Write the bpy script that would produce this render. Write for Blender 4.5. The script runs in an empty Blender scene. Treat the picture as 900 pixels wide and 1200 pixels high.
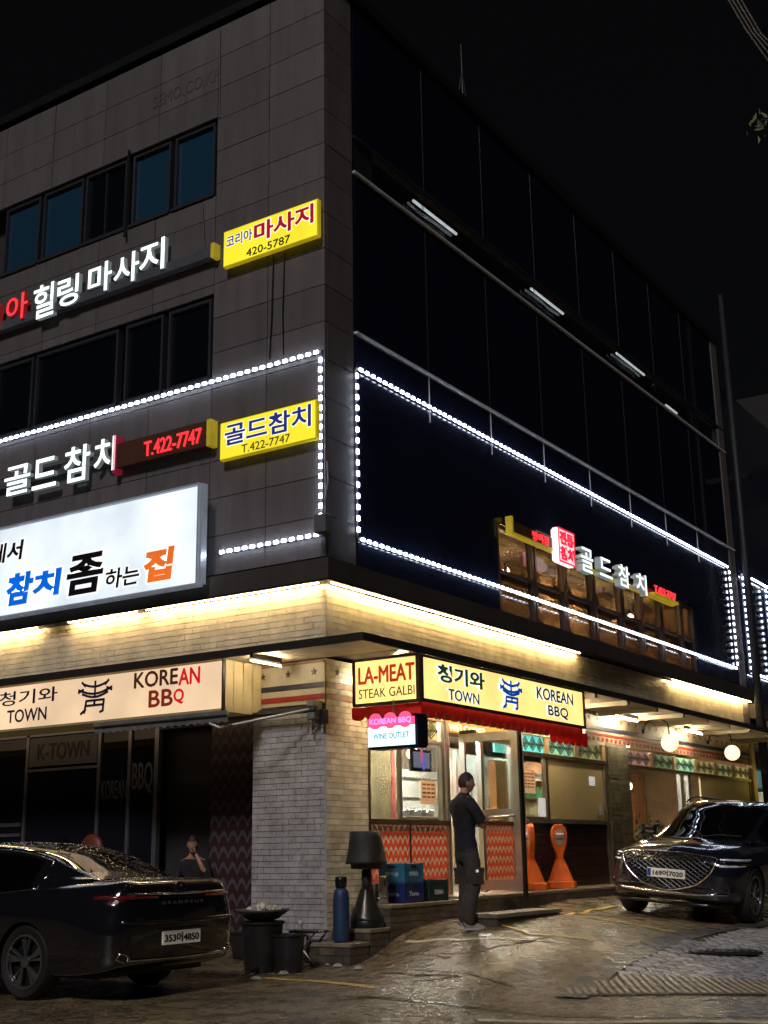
import bpy, bmesh, math, random
import numpy as np
from mathutils import Vector, Matrix
random.seed(7)
S = bpy.context.scene
PI = math.pi

# ------------------------------------------------------------------ camera
CAMPOS = Vector((9.42138377, -12.93203495, 1.5))
ROT = Matrix(((0.8335734588937814, 0.15873406815472055, 0.5291113155423062),
              (0.5521915445343132, -0.212582705935831, -0.8061594702678034),
              (-0.015485057097812144, 0.9641639325052832, -0.26485491172078485)))
cam = bpy.data.cameras.new('camera')
camo = bpy.data.objects.new('camera', cam)
S.collection.objects.link(camo)
camo.matrix_world = Matrix.Translation(CAMPOS) @ ROT.to_4x4()
cam.sensor_fit = 'VERTICAL'
cam.sensor_height = 24.0
cam.lens = 24.0 * 1460.0 / 1200.0
cam.clip_start = 0.1
cam.clip_end = 2000
S.camera = camo

# ------------------------------------------------------------------ night sky, sun standing in for unseen street lamps, exposure
W = bpy.data.worlds.new('World')
S.world = W
W.use_nodes = True
wn = W.node_tree.nodes
wl = W.node_tree.links
bg = wn['Background']
sky = wn.new('ShaderNodeTexSky')
sky.sky_type = 'NISHITA'
sky.sun_disc = False
sky.sun_elevation = math.radians(38)
sky.sun_rotation = math.radians(163)
mixw = wn.new('ShaderNodeMix'); mixw.data_type = 'RGBA'; mixw.inputs[0].default_value = 0.92
wl.new(sky.outputs[0], mixw.inputs[6])
mixw.inputs[7].default_value = (0.55, 0.52, 0.55, 1)     # city glow under cloud
wl.new(mixw.outputs[2], bg.inputs[0])
bg.inputs[1].default_value = 0.0035
sl = bpy.data.lights.new('street_lamp_sun', 'SUN')
sl.energy = 1.1
sl.angle = math.radians(10)
sl.color = (1.0, 0.94, 0.95)
so = bpy.data.objects.new('street_lamp_sun', sl)
S.collection.objects.link(so)
so.rotation_euler = (math.radians(52), 0, math.radians(17))
S.view_settings.view_transform = 'Standard'
S.view_settings.look = 'None'
S.view_settings.exposure = 0.0
S.view_settings.gamma = 1.0
try:
    S.cycles.use_denoising = True
    S.cycles.denoiser = 'OPENIMAGEDENOISE'
    S.cycles.denoising_prefilter = 'FAST'
    S.cycles.denoising_input_passes = 'RGB_ALBEDO_NORMAL'
    S.cycles.max_bounces = 7
    S.cycles.diffuse_bounces = 3
    S.cycles.transparent_max_bounces = 12
    S.cycles.sample_clamp_indirect = 4.0
    S.cycles.caustics_reflective = False
    S.cycles.caustics_refractive = False
except Exception:
    pass

# ------------------------------------------------------------------ measuring helper: where the line of sight of a photo pixel meets a real plane
def ray(u, v):
    return ROT @ Vector((u - 450.0, -(v - 600.0), -1460.0))
def RX(u, v, x=0.0):
    r = ray(u, v); t = (x - CAMPOS.x) / r.x; p = CAMPOS + r * t
    return p.y, p.z
def LY(u, v, y=0.0):
    r = ray(u, v); t = (y - CAMPOS.y) / r.y; p = CAMPOS + r * t
    return p.x, p.z

# ------------------------------------------------------------------ materials
MATS = {}
def M(name, base=(0.5, 0.5, 0.5), rough=0.6, metal=0.0, var=0.12, scale=4.0, bump=0.0, bscale=60.0,
      emit=None, es=0.0, rnd=0.0, coat=0.0, dirt=0.0, dirtcol=(0.02, 0.017, 0.012), alpha=None, rvar=0.0, ior=1.5, stretch=(1, 1, 1), spec=None):
    if name in MATS: return MATS[name]
    m = bpy.data.materials.new(name); MATS[name] = m
    m.use_nodes = True
    n = m.node_tree.nodes; l = m.node_tree.links
    b = n['Principled BSDF']
    b.inputs['Roughness'].default_value = rough
    b.inputs['Metallic'].default_value = metal
    b.inputs['Coat Weight'].default_value = coat
    b.inputs['IOR'].default_value = ior
    if spec is not None: b.inputs['Specular IOR Level'].default_value = spec
    geo = n.new('ShaderNodeNewGeometry')
    vec = n.new('ShaderNodeVectorMath'); vec.operation = 'MULTIPLY'; vec.inputs[1].default_value = stretch
    l.new(geo.outputs['Position'], vec.inputs[0])
    nz = n.new('ShaderNodeTexNoise'); nz.inputs['Scale'].default_value = scale; nz.inputs['Detail'].default_value = 5
    l.new(vec.outputs[0], nz.inputs['Vector'])
    mr = n.new('ShaderNodeMapRange'); mr.inputs[1].default_value = 0.3; mr.inputs[2].default_value = 0.7
    mr.inputs[3].default_value = 1 - var; mr.inputs[4].default_value = 1 + var
    l.new(nz.outputs[0], mr.inputs[0])
    mul = n.new('ShaderNodeVectorMath'); mul.operation = 'SCALE'
    mul.inputs[0].default_value = base
    last = mr.outputs[0]
    if rnd:
        oi = n.new('ShaderNodeObjectInfo')
        r2 = n.new('ShaderNodeMapRange'); r2.inputs[3].default_value = 1 - rnd; r2.inputs[4].default_value = 1 + rnd
        l.new(oi.outputs['Random'], r2.inputs[0])
        mm = n.new('ShaderNodeMath'); mm.operation = 'MULTIPLY'
        l.new(last, mm.inputs[0]); l.new(r2.outputs[0], mm.inputs[1]); last = mm.outputs[0]
    l.new(last, mul.inputs['Scale'])
    col = mul.outputs[0]
    if dirt:
        nd = n.new('ShaderNodeTexNoise'); nd.inputs['Scale'].default_value = scale * 2.3; nd.inputs['Detail'].default_value = 8
        nd.inputs['Roughness'].default_value = 0.7
        l.new(vec.outputs[0], nd.inputs['Vector'])
        dr = n.new('ShaderNodeMapRange'); dr.inputs[1].default_value = 0.5; dr.inputs[2].default_value = 0.72
        dr.inputs[3].default_value = 0.0; dr.inputs[4].default_value = dirt
        l.new(nd.outputs[0], dr.inputs[0])
        mx = n.new('ShaderNodeMix'); mx.data_type = 'RGBA'
        l.new(dr.outputs[0], mx.inputs[0]); l.new(col, mx.inputs[6]); mx.inputs[7].default_value = (*dirtcol, 1)
        col = mx.outputs[2]
    l.new(col, b.inputs['Base Color'])
    if rvar:
        rr = n.new('ShaderNodeMapRange'); rr.inputs[1].default_value = 0.35; rr.inputs[2].default_value = 0.65
        rr.inputs[3].default_value = max(0.03, rough - rvar); rr.inputs[4].default_value = min(1, rough + rvar)
        n3 = n.new('ShaderNodeTexNoise'); n3.inputs['Scale'].default_value = scale * 1.7; n3.inputs['Detail'].default_value = 6
        l.new(vec.outputs[0], n3.inputs['Vector']); l.new(n3.outputs[0], rr.inputs[0]); l.new(rr.outputs[0], b.inputs['Roughness'])
    if bump:
        n2 = n.new('ShaderNodeTexNoise'); n2.inputs['Scale'].default_value = bscale; n2.inputs['Detail'].default_value = 4
        l.new(vec.outputs[0], n2.inputs['Vector'])
        bp = n.new('ShaderNodeBump'); bp.inputs['Strength'].default_value = bump; bp.inputs['Distance'].default_value = 0.01
        l.new(n2.outputs[0], bp.inputs['Height']); l.new(bp.outputs[0], b.inputs['Normal'])
    if emit is not None:
        e2 = n.new('ShaderNodeVectorMath'); e2.operation = 'SCALE'; e2.inputs[0].default_value = emit
        l.new(mr.outputs[0], e2.inputs['Scale'])
        l.new(e2.outputs[0], b.inputs['Emission Color']); b.inputs['Emission Strength'].default_value = es
    return m

def GLASS(name, tint=(0.9, 0.95, 0.95), refl=1.0, rough=0.02, trans=1.0, dark=(0.004, 0.006, 0.012)):
    """thin window glass: fresnel mirror over clear / tinted pane"""
    if name in MATS: return MATS[name]
    m = bpy.data.materials.new(name); MATS[name] = m; m.use_nodes = True
    n = m.node_tree.nodes; l = m.node_tree.links; n.clear()
    out = n.new('ShaderNodeOutputMaterial')
    tr = n.new('ShaderNodeBsdfTransparent'); tr.inputs[0].default_value = (*tint, 1)
    df = n.new('ShaderNodeBsdfDiffuse'); df.inputs[0].default_value = (*dark, 1)
    m0 = n.new('ShaderNodeMixShader'); m0.inputs[0].default_value = trans
    l.new(df.outputs[0], m0.inputs[1]); l.new(tr.outputs[0], m0.inputs[2])
    gl = n.new('ShaderNodeBsdfGlossy'); gl.inputs['Roughness'].default_value = rough
    fr = n.new('ShaderNodeFresnel'); fr.inputs[0].default_value = 1.5
    geo = n.new('ShaderNodeNewGeometry')
    nz = n.new('ShaderNodeTexNoise'); nz.inputs['Scale'].default_value = 0.9
    l.new(geo.outputs['Position'], nz.inputs['Vector'])
    bp = n.new('ShaderNodeBump'); bp.inputs['Strength'].default_value = 0.06; bp.inputs['Distance'].default_value = 0.05
    l.new(nz.outputs[0], bp.inputs['Height']); l.new(bp.outputs[0], gl.inputs['Normal'])
    mu = n.new('ShaderNodeMath'); mu.operation = 'MULTIPLY'; mu.inputs[1].default_value = refl
    l.new(fr.outputs[0], mu.inputs[0])
    mx = n.new('ShaderNodeMixShader')
    l.new(mu.outputs[0], mx.inputs[0]); l.new(m0.outputs[0], mx.inputs[1]); l.new(gl.outputs[0], mx.inputs[2])
    l.new(mx.outputs[0], out.inputs[0])
    return m

def PATTERN(name, c1, c2, su=9.0, emit=0.0):
    """cut tile panel: rows of leaping arch shapes, printed, two colours"""
    if name in MATS: return MATS[name]
    m = M(name, c1, 0.45, var=0.1, bump=0.1)
    n = m.node_tree.nodes; l = m.node_tree.links; b = n['Principled BSDF']
    geo = n.new('ShaderNodeNewGeometry'); sep = n.new('ShaderNodeSeparateXYZ'); l.new(geo.outputs['Position'], sep.inputs[0])
    add = n.new('ShaderNodeMath'); l.new(sep.outputs[0], add.inputs[0]); l.new(sep.outputs[1], add.inputs[1])
    def wv(inp, k, ph=0.0):
        a = n.new('ShaderNodeMath'); a.operation = 'MULTIPLY_ADD'; a.inputs[1].default_value = k; a.inputs[2].default_value = ph
        l.new(inp, a.inputs[0])
        s = n.new('ShaderNodeMath'); s.operation = 'SINE'; l.new(a.outputs[0], s.inputs[0]); return s.outputs[0]
    s1 = wv(add.outputs[0], su * 2 * PI); 
    ab = n.new('ShaderNodeMath'); ab.operation = 'ABSOLUTE'; l.new(wv(add.outputs[0], su * PI), ab.inputs[0])
    zz = n.new('ShaderNodeMath'); zz.operation = 'MULTIPLY_ADD'; zz.inputs[1].default_value = su * 0.8; l.new(sep.outputs[2], zz.inputs[0])
    sc = n.new('ShaderNodeMath'); sc.operation = 'MULTIPLY'; sc.inputs[1].default_value = -0.55; l.new(ab.outputs[0], sc.inputs[0])
    l.new(sc.outputs[0], zz.inputs[2])
    fr = n.new('ShaderNodeMath'); fr.operation = 'FRACT'; l.new(zz.outputs[0], fr.inputs[0])
    lt = n.new('ShaderNodeMath'); lt.operation = 'LESS_THAN'; lt.inputs[1].default_value = 0.33; l.new(fr.outputs[0], lt.inputs[0])
    mx = n.new('ShaderNodeMix'); mx.data_type = 'RGBA'
    src = b.inputs['Base Color'].links[0].from_socket
    l.new(lt.outputs[0], mx.inputs[0]); l.new(src, mx.inputs[6]); mx.inputs[7].default_value = (*c2, 1)
    l.new(mx.outputs[2], b.inputs['Base Color'])
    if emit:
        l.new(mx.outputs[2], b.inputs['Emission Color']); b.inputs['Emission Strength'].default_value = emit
    return m

def ASPHALT(name, base=(0.05, 0.045, 0.04), pud=0.5):
    m = bpy.data.materials.new(name); MATS[name] = m; m.use_nodes = True
    n = m.node_tree.nodes; l = m.node_tree.links; b = n['Principled BSDF']
    geo = n.new('ShaderNodeNewGeometry')
    def noise(sc, det=6, rg=0.6):
        t = n.new('ShaderNodeTexNoise'); t.inputs['Scale'].default_value = sc; t.inputs['Detail'].default_value = det
        t.inputs['Roughness'].default_value = rg; l.new(geo.outputs['Position'], t.inputs['Vector']); return t.outputs[0]
    def mrange(s, a, b_, c, d):
        t = n.new('ShaderNodeMapRange'); t.inputs[1].default_value = a; t.inputs[2].default_value = b_
        t.inputs[3].default_value = c; t.inputs[4].default_value = d; l.new(s, t.inputs[0]); return t.outputs[0]
    big = noise(0.55, 8, 0.65); mid = noise(3.5, 8, 0.75); fine = noise(60, 2, 0.6); agg = noise(26, 4, 0.85)
    c1 = mrange(mid, 0.35, 0.65, 0.5, 1.5); c2 = mrange(agg, 0.4, 0.6, 0.2, 2.1); c3 = mrange(big, 0.35, 0.65, 0.75, 1.3)
    def mul(a, c):
        t = n.new('ShaderNodeMath'); t.operation = 'MULTIPLY'; l.new(a, t.inputs[0]); l.new(c, t.inputs[1]); return t.outputs[0]
    sc = n.new('ShaderNodeVectorMath'); sc.operation = 'SCALE'; sc.inputs[0].default_value = base
    l.new(mul(mul(c1, c2), c3), sc.inputs['Scale']); l.new(sc.outputs[0], b.inputs['Base Color'])
    wet = mrange(big, 0.42, 0.58, 0.0, 1.0)
    ro = mrange(mid, 0.35, 0.65, 0.14, 0.42)
    l.new(ro, b.inputs['Roughness'])
    wb = n.new('ShaderNodeMath'); wb.operation = 'ADD'
    l.new(mul(fine, mrange(mid, 0.4, 0.6, 0.45, 1.0)), wb.inputs[0]); l.new(agg, wb.inputs[1])
    bp = n.new('ShaderNodeBump'); bp.inputs['Strength'].default_value = 0.42; bp.inputs['Distance'].default_value = 0.01
    l.new(wb.outputs[0], bp.inputs['Height']); l.new(bp.outputs[0], b.inputs['Normal'])
    b.inputs['Specular IOR Level'].default_value = 0.5
    b.inputs['Coat Weight'].default_value = 0.1
    b.inputs['Coat Roughness'].default_value = 0.18
    return m

# ------------------------------------------------------------------ object helpers
def props(o, label=None, cat=None, group=None, kind=None):
    if label: o['label'] = label
    if cat: o['category'] = cat
    if group: o['group'] = group
    if kind: o['kind'] = kind
    return o
def thing(name, label, cat, loc=(0, 0, 0), rz=0.0, group=None):
    o = bpy.data.objects.new(name, None); S.collection.objects.link(o)
    o.empty_display_size = 0.2
    o.location = loc; o.rotation_euler = (0, 0, rz)
    o['_'] = 0; del o['_']
    return props(o, label, cat, group)
def wmat(o):
    m = Matrix.Identity(4)
    while o is not None:
        m = (Matrix.Translation(o.location) @ o.rotation_euler.to_matrix().to_4x4()) @ m
        o = o.parent
    return m
def link(name, me, parent=None, loc=None):
    o = bpy.data.objects.new(name, me); S.collection.objects.link(o)
    if parent is not None: o.parent = parent
    if loc is not None: o.location = loc
    return o
class MB:
    def __init__(s): s.v = []; s.f = []; s.m = []; s.mi = 0; s.T = None
    def add(s, vs, fs, mi=None):
        k = len(s.v)
        if s.T is not None: vs = [tuple(s.T @ Vector(p)) for p in vs]
        s.v += [tuple(p) for p in vs]; s.f += [tuple(i + k for i in f) for f in fs]
        s.m += [s.mi if mi is None else mi] * len(fs)
        return s
    def box(s, x0, x1, y0, y1, z0, z1, mi=None):
        if x0 > x1: x0, x1 = x1, x0
        if y0 > y1: y0, y1 = y1, y0
        if z0 > z1: z0, z1 = z1, z0
        return s.add([(x0, y0, z0), (x1, y0, z0), (x1, y1, z0), (x0, y1, z0), (x0, y0, z1), (x1, y0, z1), (x1, y1, z1), (x0, y1, z1)],
                     [(3, 2, 1, 0), (4, 5, 6, 7), (0, 1, 5, 4), (1, 2, 6, 5), (2, 3, 7, 6), (3, 0, 4, 7)], mi)
    def cbox(s, x0, x1, y0, y1, z0, z1, c=0.01, mi=None):
        """box with chamfered vertical-and-horizontal edges (16 ring verts)"""
        vs = []
        for (z, i) in ((z0, c), (z0 + c, 0), (z1 - c, 0), (z1, c)):
            for (px, py) in ((x0 + c, y0), (x1 - c, y0), (x1, y0 + c), (x1, y1 - c), (x1 - c, y1), (x0 + c, y1), (x0, y1 - c), (x0, y0 + c)):
                vs.append((min(max(px, x0 + i), x1 - i), min(max(py, y0 + i), y1 - i), z))
        fs = [tuple(range(7, -1, -1)), tuple(range(24, 32))]
        for r in range(3):
            for k in range(8):
                a = r * 8 + k; b = r * 8 + (k + 1) % 8
                fs.append((a, b, b + 8, a + 8))
        return s.add(vs, fs, mi)
    def tube(s, pts, r, n=8, mi=None, cap=True):
        pts = [Vector(p) for p in pts]
        rs = r if isinstance(r, (list, tuple)) else [r] * len(pts)
        vs = []; up = None
        for i, p in enumerate(pts):
            a = pts[max(i - 1, 0)]; b = pts[min(i + 1, len(pts) - 1)]
            t = (b - a).normalized()
            if up is None:
                up = Vector((0, 0, 1)) if abs(t.z) < 0.9 else Vector((1, 0, 0))
            x = up.cross(t).normalized(); y = t.cross(x).normalized(); up = y
            for k in range(n):
                q = 2 * PI * k / n
                vs.append(p + (x * math.cos(q) + y * math.sin(q)) * rs[i])
        fs = []
        for i in range(len(pts) - 1):
            for k in range(n):
                a = i * n + k; b = i * n + (k + 1) % n
                fs.append((a, b, b + n, a + n))
        if cap:
            fs.append(tuple(range(n - 1, -1, -1))); fs.append(tuple(range((len(pts) - 1) * n, len(pts) * n)))
        return s.add(vs, fs, mi)
    def lathe(s, prof, c=(0, 0, 0), n=20, axis='z', mi=None, sx=1.0, sy=1.0, twist=None, cap=True):
        vs = []
        for j, (r, z) in enumerate(prof):
            for k in range(n):
                q = 2 * PI * k / n
                rr = r * (twist(j, q) if twist else 1.0)
                a, b = rr * math.cos(q) * sx, rr * math.sin(q) * sy
                p = (a, b, z) if axis == 'z' else ((z, a, b) if axis == 'x' else (a, z, b))
                vs.append((p[0] + c[0], p[1] + c[1], p[2] + c[2]))
        fs = []
        for i in range(len(prof) - 1):
            for k in range(n):
                a = i * n + k; b = i * n + (k + 1) % n
                fs.append((a, b, b + n, a + n))
        if cap: fs.append(tuple(range(n - 1, -1, -1))); fs.append(tuple(range((len(prof) - 1) * n, len(prof) * n)))
        if axis == 'y': fs = [tuple(reversed(f)) for f in fs]
        return s.add(vs, fs, mi)
    def ball(s, c, r, n=16, mi=None, sz=1.0, sx=1.0, sy=1.0):
        prof = [(r * math.sin(PI * i / n) + 1e-4, -r * sz * math.cos(PI * i / n)) for i in range(n + 1)]
        return s.lathe(prof, c, n + 4, mi=mi, sx=sx, sy=sy)
    def build(s, name, mats, parent=None, world=True, smooth=False, bevel=0.0, loc=None, kind=None, auto=None):
        vs = s.v
        if parent is not None and world:
            inv = wmat(parent).inverted()
            vs = [tuple(inv @ Vector(p)) for p in vs]
        me = bpy.data.meshes.new(name)
        me.from_pydata(vs, [], s.f)
        if not isinstance(mats, (list, tuple)): mats = [mats]
        for m in mats: me.materials.append(m)
        me.polygons.foreach_set('material_index', s.m)
        if bevel:
            bm = bmesh.new(); bm.from_mesh(me)
            bmesh.ops.bevel(bm, geom=[e for e in bm.edges if len(e.link_faces) == 2 and e.calc_face_angle(0) > 0.5],
                            offset=bevel, segments=2, affect='EDGES', clamp_overlap=True)
            bm.to_mesh(me); bm.free()
        if smooth:
            me.polygons.foreach_set('use_smooth', [True] * len(me.polygons))
            if auto is not None:
                me.set_sharp_from_angle(angle=math.radians(auto))
        me.update()
        o = link(name, me, parent, loc)
        if kind: o['kind'] = kind
        return o
def centre_thing(name, label, cat, verts_mb, mats, group=None, **k):
    """a thing that is one mesh, its origin at its base centre"""
    xs = [p[0] for p in verts_mb.v]; ys = [p[1] for p in verts_mb.v]; zs = [p[2] for p in verts_mb.v]
    c = Vector(((min(xs) + max(xs)) / 2, (min(ys) + max(ys)) / 2, min(zs)))
    verts_mb.v = [(p[0] - c.x, p[1] - c.y, p[2] - c.z) for p in verts_mb.v]
    o = verts_mb.build(name, mats, **k); o.location = c
    return props(o, label, cat, group)
def copy_tree(o, parent=None):
    c = o.copy(); S.collection.objects.link(c)
    if parent is not None: c.parent = parent
    for ch in list(o.children): copy_tree(ch, c)
    return c

class Fr:
    """flat frame: point = o + r*a + u*b + n*c"""
    def __init__(s, o, r, u, n): s.o = Vector(o); s.r = Vector(r); s.u = Vector(u); s.n = Vector(n)
    def p(s, a, b, c=0.0): return s.o + s.r * a + s.u * b + s.n * c
def FRR(x=0.0): return Fr((x, 0, 0), (0, 1, 0), (0, 0, 1), (1, 0, 0))      # faces +X, a = y, b = z
def FRL(y=0.0): return Fr((0, y, 0), (1, 0, 0), (0, 0, 1), (0, -1, 0))     # faces -Y, a = x, b = z
def fbox(mb, fr, a0, a1, b0, b1, c0, c1, mi=None):
    pts = [fr.p(a, b, c) for (a, b, c) in ((a0, b0, c0), (a1, b0, c0), (a1, b1, c0), (a0, b1, c0), (a0, b0, c1), (a1, b0, c1), (a1, b1, c1), (a0, b1, c1))]
    return mb.add(pts, [(3, 2, 1, 0), (4, 5, 6, 7), (0, 1, 5, 4), (1, 2, 6, 5), (2, 3, 7, 6), (3, 0, 4, 7)], mi)
def fstroke(mb, fr, pts, w, c0, c1, mi=None):
    """flat raised line along pts (a,b) with width w"""
    for i in range(len(pts) - 1):
        a = Vector(pts[i]); b = Vector(pts[i + 1]); d = (b - a)
        if d.length < 1e-6: continue
        d.normalize(); nrm = Vector((-d.y, d.x)) * w / 2
        e = d * w * 0.28
        q = [a - e - nrm, b + e - nrm, b + e + nrm, a - e + nrm]
        cc = c1 + 0.0004 * i
        vs = [fr.p(p.x, p.y, c0) for p in q] + [fr.p(p.x, p.y, cc) for p in q]
        mb.add(vs, [(3, 2, 1, 0), (4, 5, 6, 7), (0, 1, 5, 4), (1, 2, 6, 5), (2, 3, 7, 6), (3, 0, 4, 7)], mi)
TXT = {}
def text_geo(s, bold=0.0, res=3):
    k = (s, bold)
    if k in TXT: return TXT[k]
    cu = bpy.data.curves.new('t', 'FONT'); cu.body = s; cu.extrude = 0.5; cu.offset = bold; cu.resolution_u = res
    ob = bpy.data.objects.new('t', cu)
    me = ob.to_mesh()
    vs = np.array([v.co[:] for v in me.vertices]); fs = [tuple(p.vertices) for p in me.polygons]
    ns = [p.normal.z for p in me.polygons]
    ob.to_mesh_clear(); bpy.data.objects.remove(ob); bpy.data.curves.remove(cu)
    lo = vs.min(0); hi = vs.max(0)
    vs = (vs - lo) / np.maximum(hi - lo, 1e-6)
    TXT[k] = (vs, fs, ns)
    return TXT[k]
def ftext(mb, fr, s, a0, a1, b0, b1, c0, c1, bold=0.02, mi=0, side=None, shear=0.0):
    """text fitted in the box a0..a1, b0..b1, from depth c0 to c1"""
    if s.isascii() and bold > 0:
        d = bold * (b1 - b0) * 0.55
        for i, (da, db) in enumerate(((d, 0), (-d, 0), (0, d), (0, -d))):
            _ftext(mb, fr, s, a0 + da, a1 + da, b0 + db, b1 + db, c0, c1 - .0003 * (i + 1) * (1 if c1 > c0 else -1), 0.0, mi, side, shear)
        bold = 0.0
    _ftext(mb, fr, s, a0, a1, b0, b1, c0, c1, bold, mi, side, shear)
def _ftext(mb, fr, s, a0, a1, b0, b1, c0, c1, bold, mi, side, shear):
    vs, fs, ns = text_geo(s, bold)
    k = len(mb.v)
    for (x, y, z) in vs:
        mb.v.append(tuple(fr.p(a0 + (a1 - a0) * x + shear * (y - 0.5) * (b1 - b0), b0 + (b1 - b0) * y, c0 + (c1 - c0) * z)))
    for f, nz in zip(fs, ns):
        mb.f.append(tuple(i + k for i in f)); mb.m.append(mi if (side is None or nz > 0.5) else side)
def pxR(x, u0, v0, u1, v1):
    """box on a plane facing +X given by its top-left and bottom-right photo pixels"""
    y0, z1 = RX(u0, v0, x); y1, z0 = RX(u1, v1, x); return y0, y1, z0, z1
def pxL(y, u0, v0, u1, v1):
    x0, z1 = LY(u0, v0, y); x1, z0 = LY(u1, v1, y); return x0, x1, z0, z1

# ------------------------------------------------------------------ ground relief (the apron climbs to the shop, the street lies lower)
GP = [(.6, -.37, .25), (.6, .06, .32), (.6, .5, .45), (.6, 1.9, .66), (.6, 2.35, .67), (2.2, .32, .66), (2.2, 2.0, .74), (.6, 5.5, .77), (.6, 7.3, .78),
      (1.8, .3, .63), (1.65, 5.4, .62), (3.3, 5.6, .47), (-.5, -4.1, .2), (.5, -2.3, .22), (-3.5, -4.1, .2), (-3.5, -2.3, .2), (-.9, -.4, .27), (-3, 0, .3), (-6, 0, .3),
      (3.4, -3.9, .16), (4.3, -1.8, .22), (6.1, -2.5, .16), (3.75, 1.0, .42), (3.3, 5.0, .46), (4.6, 3.0, .34), (6, 6, .3), (8, 3, .15), (1.0, 9, .72), (2.8, 10, .6), (0.6, 13, .75), (0.6, 18, .75),
      (4, 14, .5), (8, 12, .3), (1, -7, .08), (-4, -8, .08), (5, -7, .03), (9.4, -13, 0), (0, -13, 0), (-8, -6, .1), (14, 0, .05), (14, 12, .1), (14, -12, 0), (-12, -12, 0), (-12, -2, .2),
      (6, 24, .5), (0, 28, .7), (14, 28, .3), (1.2, -1.6, .26), (2.2, -1.3, .36), (-6, 4, .3), (-6, 18, .6)]
_P = np.array(GP)
def _phi(d): return np.sqrt(d * d + 0.25)
_D = np.sqrt(((_P[:, None, :2] - _P[None, :, :2]) ** 2).sum(-1))
_n = len(_P)
_A = np.zeros((_n + 1, _n + 1)); _A[:_n, :_n] = -_phi(_D) + np.eye(_n) * -0.02; _A[:_n, _n] = 1; _A[_n, :_n] = 1
_w = np.linalg.solve(_A, np.append(_P[:, 2], 0))
def gz_arr(X, Y):
    d = np.sqrt((X[..., None] - _P[:, 0]) ** 2 + (Y[..., None] - _P[:, 1]) ** 2)
    z = (-_phi(d) * _w[:_n]).sum(-1) + _w[_n]
    r = np.sqrt((X - 1) ** 2 + (Y - 3) ** 2)
    t = np.clip((r - 16) / 20, 0, 1)
    und = 0.004 * np.sin(X * 2.1 + Y * 1.3) + 0.002 * np.sin(X * 5.3 - Y * 3.7)
    return z * (1 - t) + 0.1 * t + und * (1 - t)
def gz(x, y): return float(gz_arr(np.array(float(x)), np.array(float(y))))
def gpx(u, v):
    """ground point under a photo pixel"""
    r = ray(u, v).normalized(); t = 5.0
    p = CAMPOS + r * t
    for _ in range(600):
        p = CAMPOS + r * t
        d = p.z - gz(p.x, p.y)
        if d < 0.002: break
        t += max(0.004, d * 1.2)
    return p
# ================================================================== SETTING: ground
asph = ASPHALT('wet_asphalt', (0.165, 0.125, 0.074))
def axis_lines(lo, hi, step, far):
    a = list(np.arange(lo, hi + 1e-6, step)); d = step
    x = hi
    while x < far: d *= 1.35; x += d; a.append(x)
    x = lo; d = step
    while x > -far: d *= 1.35; x -= d; a.insert(0, x)
    return np.array(a)
gx = axis_lines(-6, 9, 0.15, 600); gy = axis_lines(-8, 13, 0.15, 600)
GX, GY = np.meshgrid(gx, gy, indexing='ij')
rngs = np.random.RandomState(3)
GZ = np.concatenate([gz_arr(GX[i:i + 20], GY[i:i + 20]) for i in range(0, len(gx), 20)])
nx, ny = len(gx), len(gy)
g = MB()
g.v = [tuple(t) for t in np.stack([GX, GY, GZ], -1).reshape(-1, 3).tolist()]
g.f = [(i * ny + j, (i + 1) * ny + j, (i + 1) * ny + j + 1, i * ny + j + 1) for i in range(nx - 1) for j in range(ny - 1)]
g.m = [0] * len(g.f)
props(g.build('ground', asph, smooth=True), kind='structure')

def ribbon(name, pts, w, mat, dz=0.005, wob=0.0, kind='structure', seg=0.12):
    """flat band draped on the ground along world points"""
    mb = MB(); P = []
    for i in range(len(pts) - 1):
        a = Vector(pts[i][:2]); b = Vector(pts[i + 1][:2]); n = max(1, int((b - a).length / seg))
        for k in range(n): P.append(a.lerp(b, k / n))
    P.append(Vector(pts[-1][:2]))
    vs = []
    for i, p in enumerate(P):
        t = (P[min(i + 1, len(P) - 1)] - P[max(i - 1, 0)]).normalized(); nr = Vector((-t.y, t.x))
        ww = w * (1 + wob * random.uniform(-1, 1)) / 2
        sh = wob * w * random.uniform(-.6, .6)
        for sgn in (-1, 1):
            q = p + nr * (ww * sgn + sh); vs.append((q.x, q.y, gz(q.x, q.y) + dz))
    fs = [(2 * i, 2 * i + 2, 2 * i + 3, 2 * i + 1) for i in range(len(P) - 1)]
    mb.add(vs, fs)
    return props(mb.build(name, mat, smooth=True), kind=kind)
yel = M('worn_yellow_paint', (0.85, 0.55, 0.14), 0.4, var=0.3, scale=9, bump=0.3, dirt=0.75, dirtcol=(0.05, 0.045, 0.035))
wht = M('worn_white_paint', (0.75, 0.66, 0.45), 0.4, var=0.3, scale=9, bump=0.3, dirt=0.8, dirtcol=(0.05, 0.045, 0.035))
crk = M('crack_dark', (0.012, 0.01, 0.008), 0.9, var=0.3)  # flat dark bands draw the cracks
ribbon('parking_line', [gpx(662, 1072), gpx(740, 1083), gpx(818, 1096)], 0.09, yel)
ribbon('parking_line', [gpx(476, 1103), gpx(540, 1102), gpx(600, 1101), gpx(668, 1106)], 0.06, wht)
ribbon('parking_line', [gpx(585, 1084), gpx(620, 1095), gpx(700, 1103)], 0.045, yel, dz=0.009)
ribbon('parking_line', [gpx(668, 1072), gpx(690, 1067), gpx(720, 1062)], 0.07, yel, dz=0.01)
ribbon('parking_line', [gpx(300, 1145), gpx(350, 1149), gpx(440, 1158)], 0.09, yel)
ribbon('asphalt_crack', [gpx(466, 1117), gpx(500, 1119), gpx(530, 1118)], 0.045, crk, wob=0.6, seg=0.06)
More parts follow.
